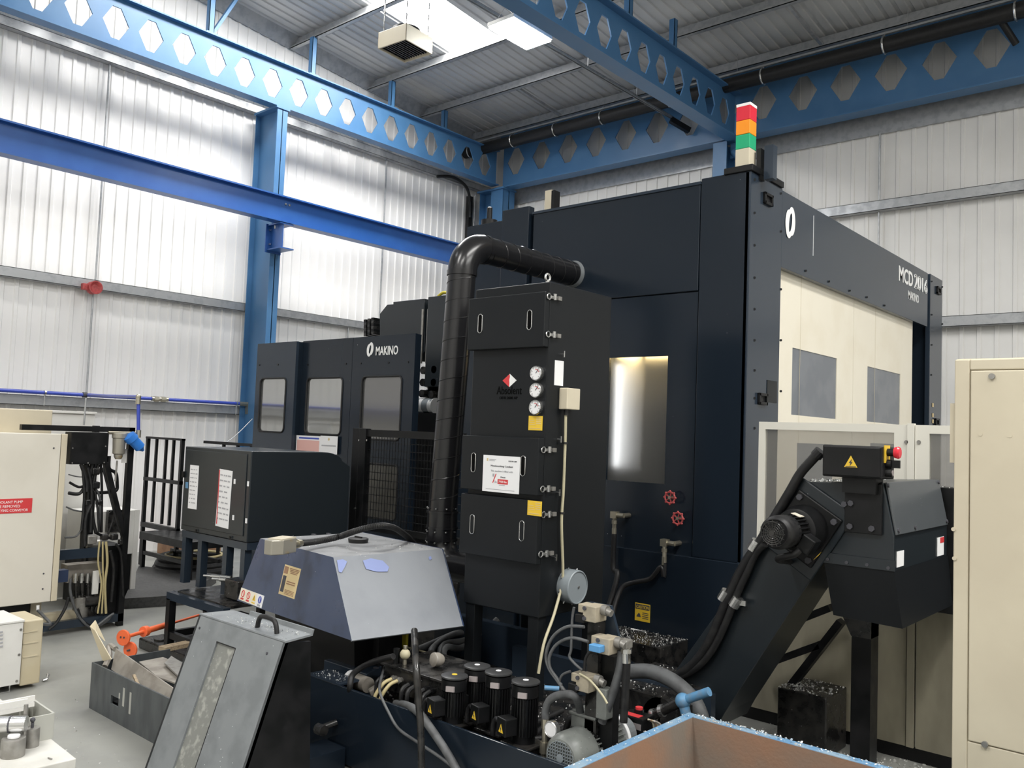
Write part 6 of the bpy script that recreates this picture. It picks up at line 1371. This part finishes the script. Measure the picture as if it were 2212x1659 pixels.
for a_, b_, c_, r_ in (((190, 1010), (198, 1060), (196, 1150), .016), ((205, 1060), (211, 1100), (214, 1150), .013), ((178, 1008), (182, 1070), (176, 1145), .014), ((222, 1010), (240, 1080), (258, 1150), .012), ((197, 1090), (185, 1120), (183, 1180), .02), ((238, 1190), (246, 1230), (240, 1300), .016), ((250, 1175), (262, 1200), (266, 1290), .013)):
    fh((a_, b_, c_), r_, 'rubber', dx=.03)
p = at(206, 1258, X=XF-.02); MB().box(XF-.03, XF-.01, p.y-.03, p.y+.03, p.z-.12, p.z+.12).build('white_plate', 'white', t)
p = at(134, 1245, X=XF); MB().box(XF-.1, XF, p.y-.04, p.y+.06, p.z-.06, p.z+.06).build('blue_box', 'bluetank', t)
p = at(195, 1298, X=XF-.05); MB().cyl((p.x, p.y-.06, p.z), (p.x, p.y+.09, p.z), .06, n=16).cyl((p.x, p.y+.05, p.z+.05), (p.x, p.y+.06, p.z+.12), .03, n=10).build('oil_pump', 'greasy', t, smooth=True)
p = at(172, 1335, X=XF-.1); MB().cyl((p.x, p.y, .13), (p.x, p.y, .33), .075, n=20).build('round_canister', 'dull', t, smooth=True)
# grey unit standing behind the frame
a, b = at(222, 1105, X=-10.4), at(292, 1260, X=-10.4); t = thing('chiller_unit', 'pale grey floor unit with dark lower half behind the black frame', 'cabinet', (-10.7, b.y-.3, 0)); MB().box(-10.9, -10.4, a.y-.2, b.y, .55, a.z).build('upper_case', 'white', t, bev=.006); MB().box(-10.88, -10.42, a.y-.2, b.y-.02, .0, .55).build('lower_case', 'black', t); MB().box(-10.42, -10.395, b.y-.06, b.y, 0, a.z).build('corner_post', 'white', t)
p = at(243, 1130, X=-10.39); MB().box(-10.39, -10.33, p.y-.08, p.y+.08, p.z-.1, p.z+.16).build('grille_box', 'greasy', t)

# ------------------------------------------------------------------ small cabinets at floor level
XS = -7.46; g2 = lambda px, py: at(px, py, X=XS)
ym = g2(49, 1400).y; t = thing('white_control_box', 'low white metal cabinet with louvres, cut by left edge near the floor', 'cabinet', (XS-.2, ym-.4, 0)); zt = g2(30, 1346).z
MB().box(XS-.45, XS, ym-.85, ym-.004, .055, zt).build('casing', 'white', t, bev=.006); MB().box(XS-.46, XS+.008, ym-.86, ym, zt, zt+.018).build('lid', 'white', t, bev=.004)
for py in (1365, 1372, 1380, 1388, 1396): p = g2(2, py); MB().box(XS, XS+.006, p.y-.3, p.y+.012, p.z-.006, p.z+.006).build('louvre', 'inkg', t)
for px, py in ((45, 1360), (41, 1414), (36, 1471)): p = g2(px, py); MB().cyl(p, p+EX*.006, .010, n=8).build('screw', 'dull', t)
for y in (ym-.12, ym-.75): MB().tube([(XS-.02, y-.05, .055), (XS-.02, y-.05, .006), (XS-.02, y+.05, .006), (XS-.02, y+.05, .055)], .006, 6, smooth=0).build('foot', 'steel', t)
MB().cyl((XS-.16, ym-.2, zt+.018), (XS-.16, ym-.2, zt+.05), .03, n=12).build('gland', 'dull', t)
b = g2(97, 1340); t = thing('beige_box', 'beige louvred box attached beside the low white cabinet', 'box', (XS-.15, (ym+b.y)/2, 0)); MB().box(XS-.42, XS-.02, ym+.004, b.y, .03, zt-.0).build('casing', 'creamd', t, bev=.01)
for py in (1363, 1387, 1416): p = at(75, py, X=XS-.02); MB().box(XS-.02, XS-.014, p.y-.09, p.y+.02, p.z-.005, p.z+.004).build('louvre', 'creamd', t)
p = at(93, 1470, Z=.01); o = MB().tube([p+V((0, 0, .0)), p+V((-.0, .03, .01)), p+V((-.03, .05, .035))], .012, 8).build('metal_offcut', 'steel', org=p, smooth=True); tag(o, 'shiny curled offcut lying on the floor by the beige box', 'offcut')

# ------------------------------------------------------------------ white table with tools, lower left corner
zt = .90; c0, c1, c2 = at(165, 1638, Z=zt), at(0, 1508, Z=zt), at(70, 1659, Z=zt)
u = (c1-c0); u.normalize(); v = (c2-c0); v -= u*v.dot(u); v.normalize()
t = thing('work_table', 'white table corner with turned steel tools standing on it', 'table', c0+u*.7+v*.4-EZ*zt)
MB().prism([c0-EZ*.04, c0+u*1.5-EZ*.04, c0+u*1.5+v*.85-EZ*.04, c0+v*.85-EZ*.04], EZ*.04).build('table_top', 'tabletop', t, bev=.004)
for a, b in ((.08, .08), (1.42, .08), (.08, .77), (1.42, .77)): p = c0+u*a+v*b; MB().box(p.x-.025, p.x+.025, p.y-.025, p.y+.025, 0, zt-.04).build('leg', 'tray', t)
def can(px, py, r, h, lab, top):
    p = at(px, py, Z=zt); t = thing('turned_part', lab, 'tool', (p.x, p.y, zt), 'turned parts on the table')
    MB().lathe(p, EZ, [(0, r*.98), (.004, r), (h-.004, r), (h, r*.96)], 28).build('cylinder', 'dull', t, smooth=True)
    if top == 'disc': MB().cyl(p+EZ*h, p+EZ*(h+.012), r*.52, n=24).build('disc', 'paper', t, bev=.003)
    elif top == 'knob': MB().cyl(p+EZ*h, p+EZ*(h+.02), r*.2, n=12).ball(p+EZ*(h+.03), r*.35, 12).build('knob', 'ink', t, smooth=True)
can(27, 1633, .042, .068, 'squat turned steel cylinder with a pale disc, nearest on the white table', 'disc'); can(67, 1612, .028, .072, 'slim turned steel cylinder with dark ball knob on the white table', 'knob'); can(5, 1612, .036, .075, 'turned steel cylinder with pale disc at the left edge of the table', 'disc')
p = at(50, 1618, Z=zt); o = MB().cyl(p, p+EZ*.17, .008, n=10).build('steel_rod', 'dull', org=p); tag(o, 'thin upright dark steel rod between the turned cylinders', 'rod')
a, b = at(-30, 1566, Z=zt+.11), at(58, 1549, Z=zt+.135); b.z = a.z; t = thing('steel_shaft', 'shiny ground steel shaft lying across supports above the table', 'shaft', ((a+b)/2)); MB().cyl(a, b, .030, n=24).build('shaft', 'steel', t, smooth=True); m_ = a.lerp(b, .58); MB().cyl(m_, a.lerp(b, .62), .032, n=24).build('groove', 'ink', t)
q = [at(*p, Z=zt) for p in ((64, 1559), (-40, 1580))]; d = q[0]-q[1]; d.z = 0; d.normalize(); n = d.cross(EZ)
t = thing('tool_tray', 'grey plastic tray holding white angle pieces on the table', 'tray', (q[0].x-.2, q[0].y, zt)); L = .5; Wd = .26; hh = .10; nb = n if n.dot(v) < 0 else -n
b0 = q[0]; s = MB()
s.prism([b0, b0-d*L, b0-d*L+nb*Wd, b0+nb*Wd], EZ*.008); s.obox(b0-d*L/2+EZ*hh/2, d*L/2, nb*.004, EZ*hh/2); s.obox(b0-d*L/2+nb*Wd+EZ*hh/2, d*L/2, nb*.004, EZ*hh/2); s.obox(b0+nb*Wd/2+EZ*hh/2, d*.004, nb*Wd/2, EZ*hh/2); s.build('tray', 'tray', t)
for k in range(2): p = b0-d*(.16+.05*k)+nb*(.07+.07*k)+EZ*(.10+.012*k); o = MB().obox(p, d*.14, nb*.03, EZ*.008).obox(p+EZ*.025+nb*.028, d*.14, nb*.004, EZ*.012).build('angle_piece', 'white', org=p); tag(o, ('white angle piece in the grey tray, nearer the shaft', 'white angle piece in the grey tray, further back')[k], 'bracket', 'white angle pieces')
for px in (58,): p = at(px, 1560, Z=zt); o = MB().obox(p+EZ*.05-d*.03, d*.006, nb*.03, EZ*.05).obox(p+EZ*.05-d*.33, d*.006, nb*.03, EZ*.05).build('shaft_support', 'tray', org=p); tag(o, 'grey end supports under the shiny shaft', 'support')
p = at(108, 1640, Z=zt); o = MB().obox(p+EZ*.003, (u*.8+v*.2).normalized()*.012, v*.002, EZ*.002).build('steel_pin', 'dull', org=p); tag(o, 'tiny dark pin lying alone on the white table top', 'pin')

# ------------------------------------------------------------------ open trough of scrap on the floor
fl = at(192, 1529, Z=0); yt = fl.y; x0 = fl.x; x1 = px0-.03; zt = at(197, 1430, Y=yt).z; wd = .62; th = .012
t = thing('scrap_trough', 'open dark grey steel trough with square hole and paint scrapes on the floor', 'trough', ((x0+x1)/2, yt+.3, 0))
h0, h1 = at(240, 1501, Y=yt), at(255, 1528, Y=yt); s = MB()
for a, b, c, d in ((x0, h0.x, 0, zt), (h1.x, x1, 0, zt), (h0.x, h1.x, h0.z, zt), (h0.x, h1.x, 0, h1.z)): s.box(a, b, yt, yt+th, c, d)
s.build('front_side', 'greyd', t)
MB().box(x0, x0+th, yt+th, yt+wd, 0, zt).build('end_side', 'greyd', t); MB().box(x0, x1, yt+wd, yt+wd+th, 0, zt*.8).build('back_side', 'greyd', t); MB().box(x0, x1, yt+th, yt+wd, 0.0, .012).build('bottom', 'greasy', t); MB().box(x1-th, x1, yt+th, yt+wd, 0, zt).build('end_side', 'greyd', t)
for px, py, w, h in ((267, 1506, .030, .13), (281, 1519, .028, .15), (258, 1503, .02, .04)): c = at(px, py, Y=yt-.0005); plate('paint_scrape', 'tray', t, c, EX, EZ, w, h, .0006)
def sheet(pts, y0, dy, lab, m='scrap', th=.006):
    P = [at(px, py, Y=y0+dy*k) for k, (px, py) in enumerate(pts)]
    return P
# tall folded strip standing in the trough
A = [at(194, 1352, Y=yt+.42), at(204, 1340, Y=yt+.5), at(216, 1346, Y=yt+.5), at(236, 1420, Y=yt+.34), at(222, 1420, Y=yt+.30)]
n = V((.5, -.8, 0)).normalized(); m = MB(); m.prism([at(194, 1353, Y=yt+.08), at(205, 1362, Y=yt+.08), at(240, 1424, Y=yt+.08), at(222, 1428, Y=yt+.08)], EY*.006); m.prism([at(194, 1353, Y=yt+.08), at(205, 1340, Y=yt+.13), at(226, 1385, Y=yt+.13), at(205, 1363, Y=yt+.08)], EY*.006)
tag(m.build('bent_sheet', 'creamd', org=at(220, 1428, Y=yt+.08)), 'tall bent strip of beige sheet metal sticking up out of the trough', 'sheet')
m = MB(); yy = yt+.17
prof = [(250, 1401), (235, 1410), (233, 1425), (226, 1440)]
w0 = [at(250, 1401, Y=yy), at(377, 1489, Y=yy), at(372, 1534, Y=yy-.06), at(240, 1446, Y=yy-.06)]; m.prism(w0, EY*.008)
tag(m.build('leaning_board', 'scrap', org=w0[3]), 'long dusty grey board leaning inside the trough', 'board')
m = MB().tube([at(250, 1402, Y=yy+.02), at(240, 1395, Y=yy+.02), at(234, 1400, Y=yy), at(236, 1418, Y=yy-.04), at(226, 1440, Y=yy-.10)], .022, 8, smooth=5); tag(m.build('rolled_sheet', 'scrap', org=at(226, 1440, Y=yy-.12), smooth=True), 'curled dusty sheet end at the near corner of the trough', 'sheet')
a, b = at(289, 1458, Y=yt+.08), at(301, 1485, Y=yt+.07); tag(MB().bar(a, b, .02, .012).build('wood_strip', 'wood', org=b), 'short pale stick lying in the trough against the board', 'stick')
q = [at(*p, Z=.33) for p in ((300, 1432), (352, 1422), (395, 1440), (385, 1480), (340, 1465))]; o = MB().prism(q, EZ*.01).build('flat_sheet', 'scrap', org=q[0]); tag(o, 'flat worn beige sheet lying across the back of the trough', 'sheet')
q = [at(*p, Z=.36) for p in ((355, 1435), (370, 1420), (395, 1436), (384, 1462))]; o = MB().prism(q, EZ*.012).build('small_plate', 'dull', org=q[0]); tag(o, 'small grey metal plate lying on the flat worn sheet', 'plate')
rnd = random.Random(3)
for k in range(9): x = x0+.25+k*.11; y = yt+.12+rnd.uniform(-.04, .1); o = MB().obox((x, y, .05+.0*k), V((.04, rnd.uniform(-.03, .03), 0)), V((rnd.uniform(-.01, .01), .03, 0)), EZ*.03).build('scrap_piece', ('greasy', 'dull', 'scrap')[k % 3], org=(x, y, .02)); tag(o, 'oily scrap block lying in the bottom of the trough', 'scrap', 'scrap blocks in the trough')
# orange roller stand and dark castings behind
a = at(265, 1378, Z=.24); b = at(312, 1364, Z=.24); dr = V((b.x-a.x, b.y-a.y, 0)).normalized()
t = thing('orange_roller', 'orange spindle with round end flanges lying behind the trough', 'roller', (a.x, a.y, .12)); L = .95
MB().cyl(a, a+dr*.02, .070, n=28).build('end_flange', 'orange', t, bev=.003)
p = a+dr*((b-a).length); MB().cyl(p-dr*.02, p+dr*.03, .048, n=24).build('middle_collar', 'orange', t, bev=.003); MB().cyl(a+dr*.02, p, .017, n=16).build('thin_rod', 'orange', t, smooth=True); MB().cyl(p, a+dr*(L*.62), .028, n=18).cyl(a+dr*(L*.6), a+dr*(L*1.5), .012, n=12).build('thick_rod', 'orange', t, smooth=True)
for s_ in (-.02, .015): MB().cyl(a-dr*.004+dr.cross(EZ)*s_+EZ*.005, a+dr*.001+dr.cross(EZ)*s_+EZ*.005, .009, n=8).build('bolt_hole', 'ink', t)
c = at(280, 1404, Z=.13); t = thing('orange_disc', 'round orange flange standing under the orange spindle', 'disc', (c.x, c.y, .04)); MB().cyl(c, c+dr*.02, .070, n=28).build('flange', 'orange', t, bev=.003); MB().cyl(c-dr*.03, c+dr*.0, .009, n=8).build('bolt', 'ink', t)
c = at(345, 1395, Z=.10); t = thing('iron_casting', 'dark cast machine base with round pads behind the trough', 'casting', (c.x, c.y, 0)); MB().box(c.x-.42, c.x+.7, c.y-.0, c.y+.34, 0, .10).build('body', 'greasy', t, bev=.015); MB().cyl((c.x-.2, c.y+.12, .10), (c.x-.2, c.y+.12, .115), .07, n=20).build('pad', 'greasy', t, bev=.004); MB().box(c.x-.40, c.x+.7, c.y+.24, c.y+.32, .10, .16).build('ridge', 'black', t, bev=.01)
a, b = at(350, 1402, Z=.25), at(408, 1390, Z=.25); o = MB().bar(a, b, .10, .035).build('timber_plank', 'wood', org=a-EZ*.02); tag(o, 'short worn timber plank behind the trough by the black frame', 'plank')

# ------------------------------------------------------------------ blue compressed air line on the left wall
XP = -13.72; pz = lambda px, py: at(px, py, X=XP)
t = thing('air_line', 'blue compressed air pipe with brass fittings along the left wall', 'pipe', (XP, 6, 2.55))
ya, yb = pz(0, 843).y-6, pz(522, 872).y; z = (pz(0, 843).z+pz(522, 872).z)/2
MB().cyl((XP, ya, z), (XP, yb, z), .028, n=14).build('main_pipe', 'bpipe', t, smooth=True)
yc = pz(345, 863).y; MB().cyl((XP, yc-.14, z), (XP, yc+.14, z), .038, n=12).cyl((XP, yc-.10, z), (XP, yc-.02, z), .046, n=6).cyl((XP, yc+.02, z), (XP, yc+.10, z), .046, n=6).build('coupling', 'brass', t)
MB().cyl((XP, yb-.05, z), (XP, yb+.12, z), .038, n=10).box(XP-.04, XP+.04, yb+.1, yb+.18, z-.18, z+.03).build('end_elbow', 'brass', t)
for px in (97, 512): y = pz(px, 850).y; MB().cyl((XP, y, z-.2), (XP, y, z-.03), .006, n=6).cyl((XP, y-.012, z), (XP, y+.012, z), .04, n=14).build('pipe_clip', 'steel', t)
y = pz(183, 853).y; MB().cyl((XP, y-.03, z), (XP, y+.03, z), .042, n=12).build('tee', 'ink', t)
# branch towards the filter
e0 = V((XP, y+.05, z)); e1 = at(297, 855, X=XF+.12); MB().cyl(e0, (e1.x, e1.y, z-.02+.0), .02, n=12).build('branch_pipe', 'bpipe', t, smooth=True) if False else None
XB = -9.03; b1 = at(299, 857, X=XB); b2 = at(299, 935, X=XB); bs = V((XP, y+.04, z))
t = thing('air_drop', 'blue branch pipe dropping from wall line to the bright blue filter', 'pipe', (XB, b1.y, 2.1))
MB().cyl(bs, b1, .017, n=12).build('branch_pipe', 'bpipe', t, smooth=True); MB().cyl(b1, b2, .0185, n=12).build('drop_pipe', 'bpipe', t, smooth=True)
MB().ball(b1, .028, 12).cyl(b1, b1-EZ*.08, .027, n=8).build('elbow', 'brass', t); MB().cyl(b2+EZ*.03, b2-EZ*.05, .027, n=8).bar(b2-EZ*.06, b2-EZ*.06-EY*.09, .035).build('elbow', 'brass', t)
p = at(186, 860, X=-9.6); q_ = at(181, 918, X=-9.6); o = MB().cyl(p, q_, .010, n=8).build('hanger_rod', 'galv', org=q_); tag(o, 'thin threaded rod holding the black frame top rail to blue pipe', 'rod')
# red sounder
c = at(201, 622, X=-13.8); t = thing('alarm_sounder', 'dark red round alarm sounder on the left wall rail', 'alarm', (-13.84, c.y, c.z)); MB().lathe((-13.838, c.y, c.z), EX, [(0, .10), (.05, .10), (.07, .085), (.12, .10), (.15, .105), (.15, .09), (.11, .05)], 28).build('horn', 'redp', t, smooth=True); MB().box(-13.84, -13.76, c.y-.17, c.y-.05, c.z-.05, c.z+.05).build('back_box', 'redp', t, bev=.006)
# conduit and cable in the far corner
x = at(1016, 470, X=-13.9); o = MB().cyl((-13.9, at(1024, 470, X=-13.9).y, 3), (-13.9, at(1024, 470, X=-13.9).y, 7.75), .022, n=10).build('conduit', 'galv', org=(-13.9, 14, 3)); tag(o, 'slim upright conduit in the far corner next to blue column', 'conduit')
o = MB().box(-13.95, -13.85, at(1009, 470, X=-13.9).y, at(1017, 470, X=-13.9).y, 3, 7.7).build('cable_tray', 'rubber', org=(-13.9, 14, 3)); tag(o, 'upright black cable bundle in the far corner', 'cable')
hose([at(945, 381, X=-13.75), at(975, 382, X=-13.75), at(998, 394, X=-13.75), at(1011, 412, X=-13.78), at(1015, 440, X=-13.8), at(1015, 470, X=-13.8)], .035, 'black cable bending off the top wall rail into the far corner', 'cable', 'rubber', 'cable')

# ------------------------------------------------------------------ swarf: nobody could count it
f5 = lambda px, py: at(px, py, Y=YV)
rnd = random.Random(11); m = MB()
def flake(p, s):
    a = V((rnd.gauss(0, 1), rnd.gauss(0, 1), rnd.gauss(0, .5))).normalized(); b = a.orthogonal(); c = a.cross(b)
    b = b*math.cos(2.1)+c*math.sin(2.1); m.poly([p-a*s+EZ*s*.5, p+b*s*.5+EZ*s*.7, p+a*s+EZ*s*.5, p-b*s*.4+EZ*s*.35])
def scatter(x0, x1, y0, y1, z, n, s=.006, clump=.5):
    cs = [(rnd.uniform(x0, x1), rnd.uniform(y0, y1)) for _ in range(6)]
    for _ in range(n):
        if rnd.random() < clump: c = rnd.choice(cs); x = c[0]+rnd.gauss(0, (x1-x0)*.1); y = c[1]+rnd.gauss(0, (y1-y0)*.1)
        else: x, y = rnd.uniform(x0, x1), rnd.uniform(y0, y1)
        if x0 < x < x1 and y0 < y < y1: flake(V((x, y, z)), s*rnd.uniform(.5, 1.5))
scatter(-4.6, -2.0, 3.67, 4.86, ZK, 1300, .006, .4); scatter(-4.6, -2.95, 4.9, 5.6, ZK, 500, .006, .3); scatter(tl.x-.3, tl.x+.16, 4.8, 5.48, .58, 260); scatter(STEP[0], STEP[1], STEP[2], STEP[3], STEP[4], 700, .006, .35)
scatter(BIN[0], BIN[1], BIN[2], BIN[2]+BIN[3], BIN[4]+.004, 420, .005, .6); scatter(BIN[0]-BIN[3], BIN[0], BIN[2]-.9, BIN[2], BIN[4]+.004, 90, .004)
scatter(hx0, hx1, hy0, hy1, zH, 130, .005); scatter(px0+.1, px1, yp, yp+.15, zP+.02, 130, .005, .5); scatter(tx0, tx0+.3, YT, YT+.16, ZR+.012, 90, .005)
scatter(-5.0, -4.9, 3.2, 3.5, .2, 30); scatter(-2.9, -1.4, 5.9, 6.6, .0, 700, .008, .5); scatter(-1.8, -.5, 6.35, 6.52, at(1960, 1048, Y=6.4).z, 160, .008)
scatter(-7, -5, 2.0, 3.0, .0, 60, .006, .1); scatter(-8, -7.3, 4.3, 4.9, zt_, 8)
a, b = at(1692, 1478, Y=6.2), at(1796, 1560, Y=6.2); scatter(a.x, b.x, 6.1, 6.5, a.z, 350, .008); scatter(f5(1724, 1041).x, f5(1828, 1046).x, YV+.02, YV2-.1, f5(1760, 1042).z, 420, .008, .3)
sw = m.build('metal_chips', 'chip'); tag(sw, 'bright metal chips scattered over tank, bin rim and machine ledges', 'metal chips', kind='stuff')
# ------------------------------------------------------------------ unseen lamps added to brighten the hall
g = 'unseen ceiling lamps added for brightness'
for loc in ((-8.04, 1.5, 8.2), (-8.04, -5, 8.2), (4.9, 2.5, 8.2), (4.9, -5, 8.2), (-1.5, -5, 8.2)):
    lamp(loc, 'unseen white LED lamp added to brighten the hall', g)
wd = bpy.data.worlds.new('world'); S.world = wd; wd.use_nodes = True
wd.node_tree.nodes['Background'].inputs[0].default_value = (.8, .85, .9, 1); wd.node_tree.nodes['Background'].inputs[1].default_value = .15
vs = S.view_settings; S.display_settings.display_device = 'sRGB'
vs.view_transform = 'Standard'; vs.look = 'None'; vs.exposure = -.25; vs.gamma = 1; vs.use_curve_mapping = False
S.cycles.max_bounces = 6; S.cycles.diffuse_bounces = 4; S.cycles.glossy_bounces = 3; S.cycles.transparent_max_bounces = 8
S.cycles.caustics_reflective = False; S.cycles.caustics_refractive = False; S.cycles.sample_clamp_indirect = 6
